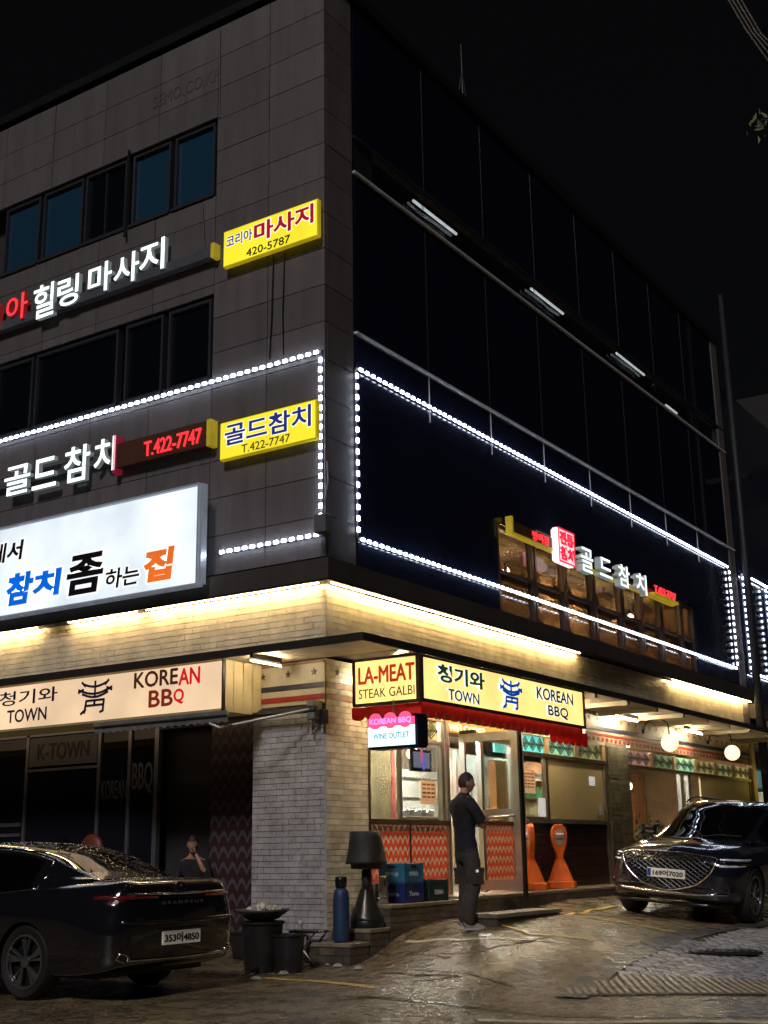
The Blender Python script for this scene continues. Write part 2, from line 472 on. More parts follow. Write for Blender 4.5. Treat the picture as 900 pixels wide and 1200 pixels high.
ribbon('asphalt_crack', [gpx(530, 1118), gpx(560, 1117), gpx(580, 1110), gpx(620, 1104), gpx(650, 1097)], 0.022, crk, wob=0.7, seg=0.05)
ribbon('asphalt_crack', [gpx(440, 1117), gpx(466, 1117)], 0.02, crk, wob=0.7, seg=0.05)
ribbon('asphalt_crack', [gpx(445, 1140), gpx(490, 1143), gpx(535, 1143)], 0.05, crk, wob=0.5, seg=0.07)
ribbon('asphalt_crack', [gpx(500, 1150), gpx(537, 1144)], 0.04, crk, wob=0.6, seg=0.05)
ribbon('asphalt_crack', [gpx(545, 1140), gpx(580, 1150), gpx(600, 1156)], 0.025, crk, wob=0.7, seg=0.05)
ribbon('asphalt_crack', [gpx(660, 1090), gpx(690, 1096), gpx(740, 1100)], 0.02, crk, wob=0.7, seg=0.05)
# raised broken asphalt slab lips beside the cracks
lip = MB()
for (pa, pb, h) in (((455, 1121), (528, 1122), 0.018), ((440, 1136), (535, 1139), 0.012)):
    A = gpx(*pa); B = gpx(*pb); n = 16
    for k in range(n):
        a = A.lerp(B, k / n); b = A.lerp(B, (k + 1) / n)
        w = random.uniform(0.03, 0.09)
        nr = Vector((-(B - A).y, (B - A).x, 0)).normalized() * w
        hz = h * random.uniform(0.4, 1)
        za, zb = gz(a.x, a.y), gz(b.x, b.y)
        lip.add([(a.x, a.y, za - .01), (b.x, b.y, zb - .01), (b.x - nr.x, b.y - nr.y, zb - .01), (a.x - nr.x, a.y - nr.y, za - .01),
                 (a.x, a.y, za + hz), (b.x, b.y, zb + hz), (b.x - nr.x * .7, b.y - nr.y * .7, zb + hz * .5), (a.x - nr.x * .7, a.y - nr.y * .7, za + hz * .5)],
                [(4, 5, 6, 7), (0, 1, 5, 4), (1, 2, 6, 5), (2, 3, 7, 6), (3, 0, 4, 7)])
props(lip.build('broken_asphalt_edge', asph, kind='stuff'))
# loose pebbles and litter near the bins
pb = MB()
for _ in range(2600):
    u = random.uniform(300, 900); v = 1085 + 115 * random.random() ** .8
    if u > 660 and v > 1095: continue
    p = gpx(u, v); r = random.uniform(0.004, 0.011)
    pb.lathe([(r * .5, -r * .2), (r, r * .2), (r * .6, r * .7)], p, 5)
props(pb.build('gravel', M('pebble', (0.3, 0.24, 0.16), 0.35, var=.6, scale=30), kind='stuff'))

# ---- block paving at the right, its kerb band and the ribbed tactile strip
KR = [gpx(*q) for q in ((668, 1170), (684, 1158), (700, 1143), (730, 1124), (760, 1110), (800, 1098), (850, 1088), (905, 1082))]
KR.append(Vector((KR[-1].x + 1.2, KR[-1].y + 1.2, 0)))
conc = M('kerb_concrete', (0.1, 0.092, 0.078), 0.3, var=0.25, scale=3, bump=0.4, bscale=40, rvar=0.12)
ribbon('kerb_band', KR, 0.3, conc, dz=0.014)
ang = math.radians(33.4)
ea = Vector((math.cos(ang), math.sin(ang))); eb = Vector((-math.sin(ang), math.cos(ang)))
poly = [k.xy for k in KR]
c0 = gpx(672, 1168).xy
def inside(p):
    # right of the kerb curve and above the strip
    q = p - c0
    s, t = q.dot(ea), q.dot(eb)
    if t < 0.95 or s < .1 or s > 4.6: return False
    best = None
    for a, b in zip(poly[:-1], poly[1:]):
        d = b - a
        k = max(0, min(1, (p - a).dot(d) / d.length_squared)); q2 = a + d * k
        dist = (p - q2).length; side = d.x * (p - a).y - d.y * (p - a).x
        if best is None or dist < best[0]: best = (dist, side)
    return best[1] < 0 and best[0] > 0.18
pave = thing('block_paving', None, None, (4.5, 0, .2)); del_keys = 0
props(pave, kind='structure')
pm = M('paving_block', (0.36, 0.34, 0.34), 0.28, var=0.2, scale=5, bump=0.35, bscale=50, rnd=0.25, rvar=0.1, dirt=.4)
bmesh_ = MB(); bmesh_.cbox(-.106, .106, -.104, .104, -.04, .0, 0.008)
bo = bmesh_.build('block', pm); bme = bo.data; bpy.data.objects.remove(bo)
def ground_rot(x, y, yaw):
    e = 0.1
    n = Vector((-(gz(x + e, y) - gz(x - e, y)) / (2 * e), -(gz(x, y + e) - gz(x, y - e)) / (2 * e), 1)).normalized()
    xa = Vector((math.cos(yaw), math.sin(yaw), 0)); xa = (xa - n * xa.dot(n)).normalized(); ya = n.cross(xa)
    return Matrix((xa, ya, n)).transposed().to_euler()
cnt = 0; far_mb = MB(); cand = []
for j in range(0, 26):
    for i in range(-2, 22):
        p = c0 + ea * (i * .236 + (0.118 if j % 2 else 0)) + eb * (0.95 + .13 + j * .236)
        if inside(p): cand.append((j, p))
for (j, p) in cand:
    z = gz(p.x, p.y) + 0.013 + random.uniform(-.003, .003)
    if cnt < 298:
        o = link('block', bme, pave); o.location = (p.x - 4.5, p.y, z - .2)
        o.rotation_euler = ground_rot(p.x, p.y, ang + random.uniform(-.01, .01)); cnt += 1
    else:
        t = Matrix.Translation((p.x, p.y, z)) @ ground_rot(p.x, p.y, ang).to_matrix().to_4x4()
        far_mb.T = t; far_mb.cbox(-.106, .106, -.104, .104, -.04, 0, .008); far_mb.T = None
if far_mb.v: far_mb.build('far_block', pm, pave, kind='stuff')
print('blocks', len(cand))
# mortar bed under the blocks
bed = MB()
for j in range(0, 26):
    for i in range(0, 22):
        p = c0 + ea * (i * .236) + eb * (0.95 + .13 + j * .236)
        if inside(p):
            qs = [p + ea * a + eb * b for a, b in ((-.125, -.125), (.125, -.125), (.125, .125), (-.125, .125))]
            bed.add([(q.x, q.y, gz(q.x, q.y) + .005) for q in qs], [(0, 1, 2, 3)])
props(bed.build('paving_bed', M('joint_sand', (.02, .017, .014), .6, bump=.5), kind='structure'))
# tactile strip of ribbed slabs: each slab a part, its ribs sub-parts kept as one relief
strip = thing('ribbed_paving', None, None, (4.5, -1.5, .2)); props(strip, kind='structure')
tm = M('tactile_slab', (0.42, 0.33, 0.2), 0.3, var=0.2, scale=6, bump=0.3, rnd=.15)
sm = MB(); sm.cbox(-.148, .148, -.148, .148, -.04, 0, .006)
for k in range(4):
    x = -.11 + k * .074
    sm.cbox(x - .02, x + .02, -.138, .138, -.002, .014, .004, mi=1)
so_ = sm.build('slab', [M('tactile_groove', (.05, .04, .03), .4), tm]); sme = so_.data; bpy.data.objects.remove(so_)
for i in range(0, 16):
    for jj in range(3):
        p = c0 + ea * (0.1 + .305 * i) + eb * (0.16 + .305 * jj)
        if jj and i < jj: continue
        o = link('ribbed_slab', sme, strip); o.location = (p.x - 4.5, p.y + 1.5, gz(p.x, p.y) + .012 - .2)
        o.rotation_euler = ground_rot(p.x, p.y, ang)
# gutter and the light worn line of the street
ribbon('gutter', [gpx(420, 1168), gpx(520, 1176), gpx(640, 1190), gpx(760, 1192), gpx(900, 1192), gpx(900, 1192) + Vector((3, 2, 0))], 0.1, M('wet_gutter', (.05, .042, .035), .12, var=.4, scale=6, bump=.3, rvar=.06), dz=0.004)
ribbon('road_line', [gpx(560, 1196), gpx(700, 1199), gpx(900, 1199), gpx(900, 1199) + Vector((3, 2, 0))], 0.12, wht, dz=0.008)
dm = M('cast_iron', (.06, .055, .055), .35, .8, var=.3, bump=.4)
mh = thing('drain_cover', 'dark rectangular iron drain cover set in the block paving behind the ribbed strip', 'drain cover', tuple(gpx(845, 1118) + Vector((0, 0, .03))), ang)
b = MB(); b.cbox(-.42, .42, -.2, .2, -.03, .006, .005); b.build('frame', dm, mh, world=False)
for k in range(10):
    b = MB(); b.box(-.38 + k * .08, -.345 + k * .08, -.16, .16, .006, .016); b.build('bar', dm, mh, world=False)

# ================================================================== BUILDING
bld = thing('corner_building', 'dark four storey corner building with tiled ground floor and glass side', 'building', (-2, 4, .3))
wallm = M('grey_stone_panel', (0.125, 0.11, 0.112), 0.6, var=0.12, scale=1.4, bump=0.35, bscale=90, rnd=0.14, dirt=0.5, dirtcol=(.05, .045, .045), stretch=(2.2, 2.2, .3))
joint = M('panel_joint', (0.03, 0.028, 0.028), 0.8)
darkm = M('dark_metal', (0.03, 0.03, 0.033), 0.4, 0.6, var=.2)
frm = M('window_frame_metal', (0.1, 0.11, 0.13), 0.35, 0.7)
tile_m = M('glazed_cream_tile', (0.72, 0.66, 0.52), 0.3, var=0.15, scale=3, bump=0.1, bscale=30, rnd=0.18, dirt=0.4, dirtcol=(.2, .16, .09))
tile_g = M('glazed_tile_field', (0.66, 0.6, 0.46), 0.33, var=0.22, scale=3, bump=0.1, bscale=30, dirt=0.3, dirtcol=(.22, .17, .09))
tile_d = M('glazed_unlit_tile', (0.46, 0.44, 0.44), 0.35, var=0.25, scale=3, bump=0.1, dirt=0.5)  # left pillar face: same tile, its unlit tone put into the colour
tile_r = M('brown_band_tile', (0.3, 0.13, 0.07), 0.35, var=0.15)
grout = M('grout', (0.27, 0.23, 0.17), 0.8, var=.2)
XL = -11.0; YR = 17.45; ZT = 14.35
# core volumes
c = MB(); c.box(XL, -.03, .03, .37, 4.02, 8.2); c.box(XL, -.03, .03, .37, 9.68, 11.22); c.box(XL, -.03, .03, .37, 12.68, ZT - .05); c.box(-2.0, -.03, .03, .37, 8.2, 9.68); c.box(-2.0, -.03, .03, .37, 11.22, 12.68); c.box(XL, -.03, .37, .95, 4.02, ZT - .05); c.box(XL, -.03, .95, 1.3, 8.6, ZT - .05)
c.build('core_wall', joint, bld)
c = MB(); c.box(-8.5, -8.2, .95, YR, 4.0, ZT - .05); c.box(-8.4, -.05, YR - .2, YR, 4.0, ZT - .05); c.build('inner_wall', joint, bld)
c = MB()
for z in (4.0, 7.95, 10.95, 14.0): c.box(-8.3, -.12, .9, YR - .1, z, z + .22)
c.build('floor_slab', joint, bld)
# ---- left facade stone panels with window openings
W3 = [(-6.95, -6.07), (-5.99, -5.02), (-4.96, -4.0), (-3.87, -3.04), (-2.95, -2.11)]
z3 = (11.32, 12.58); z2 = (8.3, 9.58)
W2 = [(-6.9, -6.0), (-5.93, -4.04), (-3.88, -3.08), (-2.97, -2.11)]
holes = [(XL, -2.05, z3[0] - .05, z3[1] + .05), (XL, -2.05, z2[0] - .05, z2[1] + .05)]
rows = []
z = 5.3
while z < ZT - .1:
    rows.append((z, min(z + .56, ZT))); z += .56
def clip_rect(r, hs):
    out = [r]
    for h in hs:
        nw = []
        for (a0, a1, b0, b1) in out:
            if a1 <= h[0] or a0 >= h[1] or b1 <= h[2] or b0 >= h[3]: nw.append((a0, a1, b0, b1)); continue
            if b0 < h[2]: nw.append((a0, a1, b0, h[2]))
            if b1 > h[3]: nw.append((a0, a1, h[3], b1))
            m0, m1 = max(b0, h[2]), min(b1, h[3])
            if a0 < h[0]: nw.append((a0, h[0], m0, m1))
            if a1 > h[1]: nw.append((h[1], a1, m0, m1))
        out = nw
    return [q for q in out if q[1] - q[0] > .03 and q[3] - q[2] > .03]
FL = FRL(0.0); FRT = FRR(0.0)
for ri, (b0, b1) in enumerate(rows):
    x = 0.0 if ri % 2 == 0 else 0.0
    edges = [0.0, -1.02, -2.05, -3.3, -4.55, -5.8, -7.05, -8.3, -9.6, XL]
    for k in range(len(edges) - 1):
        for (a0, a1, c0_, c1_) in clip_rect((edges[k + 1], edges[k], b0, b1), holes):
            t = MB(); d = random.uniform(-.003, .003)
            fbox(t, FL, a0 + .006, a1 - (.006 if k else 0.0), c0_ + .006, c1_ - .006, -.06, d)
            t.build('wall_panel', wallm, bld)
    # return strip on the right side
    t = MB(); fbox(t, FRT, .062, .70, b0 + .006, b1 - .006, -.06, random.uniform(-.003, .003)); t.build('wall_panel', wallm, bld)
# corner post joint cover
c = MB(); c.box(-.035, -.003, .03, .06, 5.3, ZT - .06); c.build('corner_strip', joint, bld)
# coping
c = MB(); c.box(XL, .06, -.06, .3, ZT, ZT + .16); c.box(-.24, .06, .3, YR, ZT, ZT + .16); c.build('roof_coping', darkm, bld)
c = MB(); c.box(XL, -.3, .3, YR, ZT - .3, ZT - .05); c.build('roof', joint, bld)
# left windows: one frame per pane opening
blueg = GLASS('dark_blue_glass', tint=(.25, .35, .5), refl=1.0, trans=0.25, dark=(0.02, 0.07, 0.13))
blackg = GLASS('dark_window_glass', tint=(.3, .35, .45), refl=0.7, trans=0.3, dark=(0.006, 0.008, 0.012))
def window(a0, a1, b0, b1, gl, fr=FL, parent=None, fw=.045, sill=True):
    t = MB(); C = (-.14, -.02)
    fbox(t, fr, a0, a1, b0, b0 + fw, *C); fbox(t, fr, a0, a1, b1 - fw, b1, *C)
    fbox(t, fr, a0, a0 + fw, b0 + fw, b1 - fw, *C); fbox(t, fr, a1 - fw, a1, b0 + fw, b1 - fw, *C)
    w = t.build('window', frm, parent or bld)
    t = MB(); fbox(t, fr, a0 + fw, a1 - fw, b0 + fw, b1 - fw, -.085, -.075); t.build('pane', gl, w)
    if sill:
        t = MB(); fbox(t, fr, a0 - .02, a1 + .02, b0 - .048, b0 - .003, -.1, .03); t.build('sill', frm, w)
    return w
for i, (a0, a1) in enumerate(W3):
    window(a0, a1, z3[0], z3[1], blackg if i == 2 else blueg)
    
t = MB(); fbox(t, FL, -4.52, -4.5, z3[0] + .05, z3[1] - .05, -.07, -.05); t.build('sash_edge', frm, bld)
for (a0, a1) in W2: window(a0, a1, z2[0], z2[1], blackg)
# vertical blinds behind the wide lower window
bl = M('blind_fabric', (.12, .13, .15), .8)
for k in range(24):
    t = MB(); x = -5.85 + k * .075; t.box(x, x + .05, .16, .165, z2[0] + .06, z2[1] - .06); t.build('blind_slat', bl, bld)
t = MB(); t.box(XL, -2.01, .34, .365, 8.21, 9.67); t.box(XL, -2.01, .34, .365, 11.23, 12.67); t.build('blind_backing', joint, bld)
# faint raised lettering high on the wall
t = MB(); ftext(t, FL, 'SEMO.CO.KR', -3.45, -2.0, 13.3, 13.52, .003, .01, .01); t.build('wall_lettering', M('dark_letter', (.1, .088, .09), .6), bld)

# ---- right facade: dark curtain wall in panels
cgl = GLASS('curtain_glass', tint=(.35, .42, .6), refl=0.9, trans=0.2, dark=(0.009, 0.012, 0.028))
cgl2 = GLASS('upper_glass', tint=(.9, .92, .95), refl=.5, trans=.96, dark=(.01, .015, .035), rough=.0)
pan = M('dark_blue_cladding', (0.01, 0.013, 0.032), 0.16, var=0.2, scale=.7, spec=0.45, bump=.08, bscale=1.5)
mul = M('mullion_metal', (0.1, 0.12, 0.16), 0.3, 0.8)
bays = [.76 + i * 2.0 for i in range(9)]; bays[-1] = YR - .45
def cpanel(y0, y1, z0, z1, m, nm='glass_panel'):
    t = MB(); fbox(t, FRT, y0 + .006, y1 - .006, z0 + .006, z1 - .006, -.06, 0.0); t.build(nm, m, bld)
WY = [(4.86, 6.16), (6.22, 7.38), (7.44, 8.62), (8.72, 9.98), (10.04, 11.0), (11.06, 12.1), (12.16, 13.3), (13.36, 14.1)]
for i in range(8):
    y0, y1 = bays[i], bays[i + 1]
    # second floor: opaque cladding with the window band cut out
    for (a0, a1, b0, b1) in clip_rect((y0, y1, 5.2, 8.72), [(4.8, 14.16, 5.2, 6.8)]): cpanel(a0, a1, b0, b1, pan, 'cladding_panel')
    cpanel(y0, y1, 8.76, 11.3, cgl)
    cpanel(y0, y1, 11.36, 11.9, cgl2)
    cpanel(y0, y1, 11.96, 14.3, cgl)
t = MB(); fbox(t, FRT, .73, YR, 8.725, 8.755, -.05, .045); t.build('flashing', M('bright_flashing', (.8, .82, .85), .4, .0), bld)
t = MB(); fbox(t, FRT, .73, YR, 11.31, 11.35, -.05, .035); t.build('transom', M('transom_metal', (.6, .62, .66), .4, .0), bld)
t = MB(); fbox(t, FRT, .73, YR, 11.91, 11.95, -.05, .03); t.build('transom', mul, bld)
for y in bays[1:-1]:
    for (za, zb_) in ((8.76, 11.3), (11.96, 14.3)):
        t = MB(); fbox(t, FRT, y - .006, y + .006, za, zb_, -.03, .008); t.build('mullion', M('dark_mullion', (.025, .028, .036), .35), bld)
    t = MB(); fbox(t, FRT, y - .005, y + .005, 7.95, 8.72, -.03, .012); t.build('mullion', M('transom_metal'), bld)
t = MB(); fbox(t, FRT, YR - .44, YR - .01, 4.3, ZT, -.1, .02); t.build('end_pier', wallm, bld)
# interior ceiling tubes seen through the third floor glass
tube = M('tube_light', (.9, .9, .9), .4, emit=(.95, 1, .97), es=1.3)
for (y0, y1, zc) in ((4.05, 5.58, 12.69), (8.64, 10.19, 12.77), (13.07, 14.8, 12.83), (16.15, 16.95, 12.45)):
    t = thing('ceiling_tube_light', {4.05: 'fluorescent tube glowing behind the dark top floor glass, nearest the building corner', 8.64: 'fluorescent tube glowing behind dark top floor glass, middle one of the row', 13.07: 'fluorescent tube glowing behind dark top floor glass, third from the corner', 16.15: 'short fluorescent tube at the far end of the dark top floor glass'}[y0], 'ceiling light', (-1, (y0 + y1) / 2, zc), 0, 'tube lights on the top floor')
    a = MB(); a.box(-.018, .018, y0 - (y0 + y1) / 2, y1 - (y0 + y1) / 2, .0, .04); a.build('lamp_tube', tube, t, world=False)
    a = MB(); a.box(-.02, .02, y0 - (y0 + y1) / 2, y1 - (y0 + y1) / 2, .045, .06); a.build('fixture', darkm, t, world=False)
    a = MB()
    for q in (y0 + .3, y1 - .3): a.tube([(-1, q, zc + .09), (-1, q, 13.98)], .008, 5)
    a.build('hanger', darkm, t)
# second floor dining windows with a warm room behind
wf = M('brown_window_frame', (0.05, 0.035, 0.03), 0.35, .3)
warmg = GLASS('room_glass', tint=(.8, .8, .8), refl=.9)
for i, (a0, a1) in enumerate(WY):
    fw = .05; C = (-.13, -.015)
    t = MB(); fbox(t, FRT, a0, a1, 5.22, 5.27, *C); fbox(t, FRT, a0, a1, 6.72, 6.78, *C)
    fbox(t, FRT, a0, a0 + fw, 5.27, 6.72, *C); fbox(t, FRT, a1 - fw, a1, 5.27, 6.72, *C)
    fbox(t, FRT, a0 + fw, a1 - fw, 5.98, 6.02, -.12, -.02)
    w = t.build('window', wf, bld)
    t = MB(); fbox(t, FRT, a0 + fw, a1 - fw, 5.27, 6.72, -.085, -.075); t.build('pane', warmg, w)
t = MB(); fbox(t, FRT, 4.8, 14.16, 5.2, 6.8, -1.35, -1.3); 
room = M('warm_room_wall', (.75, .52, .3), .8, var=.35, scale=1.1)
t.build('room_wall', room, bld)
t = MB(); t.box(-1.3, -.14, 4.78, 4.82, 5.2, 6.8); t.box(-1.3, -.14, 14.14, 14.18, 5.2, 6.8); t.build('room_side_wall', room, bld)
t = MB(); t.box(-1.3, -.14, 4.8, 14.16, 6.8, 6.84); t.build('room_ceiling', M('ceil', (.3, .25, .2), .8), bld)
t = MB(); t.box(-1.3, -.14, 4.8, 14.16, 5.15, 5.2); t.build('room_floor', M('woodfloor', (.14, .08, .05), .5), bld)
bulb = M('warm_bulb', (1, .9, .7), .4, emit=(1, .62, .3), es=450)
for k, y in enumerate((5.4, 6.9, 9.3, 10.6, 12.7)):
    t = thing('room_pendant', 'small warm pendant bulb inside the upper dining room, %s' % ('nearest the building corner', 'behind the red seal sign', 'behind the white letters', 'right of the third white letter', 'near the far end')[k], 'pendant lamp', (-.95, y, 6.45), 0, 'pendants of the upper dining room')
    a = MB(); a.ball((0, 0, 0), .07, 8); a.build('bulb', bulb, t, world=False, smooth=True)
    a = MB(); a.tube([(0, 0, .07), (0, 0, .35)], .006, 5); a.build('cord', darkm, t, world=False)
# dried plants and bottles on the window ledge
leafm = M('dark_plant', (.03, .05, .02), .7, rnd=.4)
for k, y in enumerate((5.0, 6.6, 9.1, 12.5)):
    a = MB()
    for q in range(26):
        an = random.uniform(0, 2 * PI); L = random.uniform(.2, .5); ln = random.uniform(.2, .9)
        d = Vector((math.cos(an) * ln * .4, math.sin(an) * ln, 1)).normalized()
        p0 = Vector((-.35, y + .35, 5.21)); p1 = p0 + d * L
        a.tube([p0, p1], [.004, .002], 4)
        for s in range(4):
            c_ = p0.lerp(p1, .4 + s * .18); e = Vector((random.uniform(-.03, .03), random.uniform(-.06, .06), random.uniform(0, .04)))
            a.add([c_, c_ + e + Vector((0, .01, 0)), c_ + e * 1.6, c_ + e + Vector((0, -.01, .01))], [(0, 1, 2, 3)])
    centre_thing('window_plant', 'twiggy potted plant silhouetted behind the upper dining room window, %s' % ('leftmost', 'below the seal sign', 'below the white letters', 'rightmost')[k], 'plant', a, leafm, 'plants in the upper dining windows')
a_btl = M('green_bottle', (.02, .05, .02), .15)
for k in range(14):
    y = 5.0 + k * .64
    a = MB(); a.lathe([(.03, 0), (.035, .02), (.035, .16), (.012, .2), (.012, .26)], (-.3, y, 6.03), 8)
    centre_thing('bottle', 'dark bottle on the shelf of the upper dining windows, %s from the left' % ['first', 'second', 'third', 'fourth', 'fifth', 'sixth', 'seventh', 'eighth', 'ninth', 'tenth', 'eleventh', 'twelfth', 'thirteenth', 'fourteenth'][k], 'bottle', a, a_btl, 'bottles along the upper windows', smooth=True)
t = MB(); t.box(-.38, -.22, 4.83, 14.13, 6.005, 6.025); t.build('window_shelf', wf, bld)

# ---- ledge with cove light, tiled fascia
ledge = M('ledge_metal', (0.07, 0.06, 0.055), 0.5, 0.2, var=.2, scale=2)
t = MB(); t.box(XL, .16, -.16, .05, 4.96, 5.24); t.box(-.02, .16, .05, YR + .02, 4.96, 5.24)
t.build('ledge', ledge, bld)
t = MB(); t.box(XL, .18, -.18, -.13, 4.93, 4.957); t.box(.13, .18, -.13, YR + .02, 4.93, 4.957); t.build('ledge_lip', darkm, bld)
cove = M('cove_strip', (1, .9, .7), .5, emit=(1.0, .7, .32), es=70.0)
cv = thing('cove_light', 'warm light strip under the dark ledge shining down the tiled fascia', 'strip light', (0, 0, 4.94))
for (x0, x1) in ((-11, -5.4), (-4.7, -3.3), (-3.1, -.05)):
    t = MB(); t.box(x0, x1, -.115, -.085, 4.925, 4.957); t.build('light_strip', cove, cv)
for (y0, y1) in ((0.0, 7.6), (12.2, 17.35)):
    t = MB(); t.box(.085, .115, y0, y1, 4.925, 4.957); t.build('light_strip', cove, cv)
FZ0, FZ1 = 4.03, 4.925
t = MB(); t.box(XL, -.02, .02, .05, FZ0, FZ1); t.box(-.05, -.02, .05, YR, FZ0, FZ1); t.build('fascia_bed', grout, bld)
def tilefield(mb, fr, a0, a1, b0, b1, w=.2, h=.07, gap=.007, c=(-.02, 0.0), jit=.0015, parts=None, skip=None):
    n = int(round((b1 - b0) / h)); h = (b1 - b0) / n
    out = []
    for j in range(n):
        z0 = b0 + j * h
        x = a0 - (w / 2 if j % 2 else 0)
        while x < a1 - .01:
            q0 = max(x, a0); q1 = min(x + w, a1); x += w
            if q1 - q0 < .02: continue
            if skip and skip((q0 + q1) / 2, z0): continue
            out.append((q0 + gap / 2, q1 - gap / 2, z0 + gap / 2, z0 + h - gap / 2))
    for r in out:
        d = random.uniform(-jit, jit)
        if mb is not None: fbox(mb, fr, *r, c[0], c[1] + d)
    return out
t = MB()
tilefield(t, FL, XL, 0.0, FZ0, FZ1, .3, .082)
tilefield(t, FRT, 0.004, YR, FZ0, FZ1, .3, .082)
t.build('fascia_tile_field', tile_g, bld, kind='stuff')
# stains on the fascia (small drips)
# ---- thin canopy tray
tray = thing('canopy', 'thin dark edged canopy tray with cream underside running round the corner', 'canopy', (.6, -.4, 3.94))
edge = M('canopy_edge', (.05, .045, .04), .4, .4)
soff = M('cream_soffit', (.62, .55, .42), .55, var=.15, scale=1.5, dirt=.4, dirtcol=(.25, .18, .1))
t = MB(); t.box(-11, 1.2, -.9, -.86, 3.94, 4.04); t.box(1.16, 1.2, -.86, YR + 1.5, 3.94, 4.04); t.build('edge_trim', edge, tray)
t = MB(); t.box(-11, 1.16, -.86, -.012, 3.99, 4.02); t.box(.012, 1.16, -.012, YR + 1.5, 3.99, 4.02); t.build('deck', edge, tray)
for k in range(14):
    y0 = .6 + k * 1.32
    t = MB(); t.box(.02, 1.155, y0, y0 + 1.2, 3.955, 3.985); t.build('soffit_panel', soff, tray)
    t = MB(); t.box(.02, 1.155, y0 + 1.21, y0 + 1.31, 3.88, 3.985); t.build('beam', soff, tray)
for k in range(9):
    x1 = 1.15 - k * 1.3
    t = MB(); t.box(x1 - 1.28, x1, -.855, -.02, 3.955, 3.985); t.build('soffit_panel', soff, tray)

stube = M('added_tube_glow', (1, 1, 1), .4, emit=(1, .8, .5), es=190)  # tubes added to brighten soffit, pillar and ground
for k, (y0, y1) in enumerate(((.62, 1.8), (2.3, 3.5), (4.0, 5.1), (5.75, 6.9), (8.6, 9.6), (12.1, 13.1), (-.9, -.3))):
    o = thing('added_soffit_tube', 'warm tube light fixed under the canopy soffit, %s' % ['directly behind the LA-MEAT sign by the pillar', 'behind the long sign over the left window', 'behind the long sign over the open door', 'just right of the long sign', 'above the dark tiled pilaster', 'between the two gooseneck globes', 'on the left side above the starred board'][k], 'ceiling light', (.62 if k < 3 else (.3 if k < 6 else -.5), (y0 + y1) / 2, 3.86), 0, 'tube lights under the canopy')
    t = MB(); t.tube([(0, -(y1 - y0) / 2, 0), (0, (y1 - y0) / 2, 0)], .014 if k < 6 else .007, 8); t.build('lamp_tube', stube, o, world=False, smooth=True)
    t = MB(); t.box(-.02, .02, -(y1 - y0) / 2, (y1 - y0) / 2, .03, .09); t.build('fixture', cream if 'cream' in globals() else darkm, o, world=False)

# ---- corner pillar, tiled
PZ1 = 3.95
t = MB(); t.box(-1.19, -.02, .02, .93, .1, PZ1); t.build('pillar_core', grout, bld)
tb = MB(); fbox(tb, FRT, -.0965, .0965, -.0335, .0335, -.02, 0.0)
tbo = tb.build('t', tile_m); tme = tbo.data; bpy.data.objects.remove(tbo)
tb = MB(); fbox(tb, FRT, -.0965, .0965, -.0335, .0335, -.02, 0.0)
tbo = tb.build('t', tile_r); tmr = tbo.data; bpy.data.objects.remove(tbo)
nt = 0
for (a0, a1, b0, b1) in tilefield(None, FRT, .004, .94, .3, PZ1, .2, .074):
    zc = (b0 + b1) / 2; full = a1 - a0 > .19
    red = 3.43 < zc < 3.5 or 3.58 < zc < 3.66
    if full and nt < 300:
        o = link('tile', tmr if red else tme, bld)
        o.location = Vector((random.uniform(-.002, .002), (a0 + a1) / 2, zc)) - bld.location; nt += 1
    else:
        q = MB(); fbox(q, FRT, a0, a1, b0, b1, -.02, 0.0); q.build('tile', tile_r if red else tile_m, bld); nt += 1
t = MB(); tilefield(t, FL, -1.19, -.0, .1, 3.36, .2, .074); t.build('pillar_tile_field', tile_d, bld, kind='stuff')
# star and stripe frieze on the left side of the pillar
cream = M('cream_board', (.6, .55, .42), .5, var=.12, dirt=.3, dirtcol=(.25, .2, .12))
navy = M('navy_stripe', (.02, .025, .06), .45); redp = M('red_stripe', (.35, .03, .03), .45); starm = M('star_brown', (.12, .05, .03), .5)
t = MB(); fbox(t, FL, -1.17, -.01, 3.38, 3.93, -.02, .012); fz = t.build('frieze_board', cream, bld)
t = MB(); fbox(t, FL, -1.165, -.02, 3.58, 3.65, .012, .018); t.build('stripe', navy, fz)
t = MB(); fbox(t, FL, -1.165, -.02, 3.43, 3.5, .012, .018); t.build('stripe', redp, fz)
t = MB(); fbox(t, FL, -1.165, -.02, 3.9, 3.925, .012, .03); t.build('moulding', tile_r, fz)
def star(mb, fr, a, b, r, c0, c1):
    vs = []
    for cc in (c0, c1):
        for k in range(10):
            q = PI / 2 + k * PI / 5; rr = r if k % 2 == 0 else r * .42
            vs.append(fr.p(a + rr * math.cos(q), b + rr * math.sin(q), cc))
    mb.add(vs, [tuple(range(10, 20))] + [(k, (k + 1) % 10, 10 + (k + 1) % 10, 10 + k) for k in range(10)])
for a in (-1.02, -.6, -.18):
    t = MB(); star(t, FL, a, 3.79, .055, .012, .02); t.build('star', starm, fz)
t = MB(); star(t, FRT, .25, 3.79, .05, .0, .008); t.build('star', starm, bld)

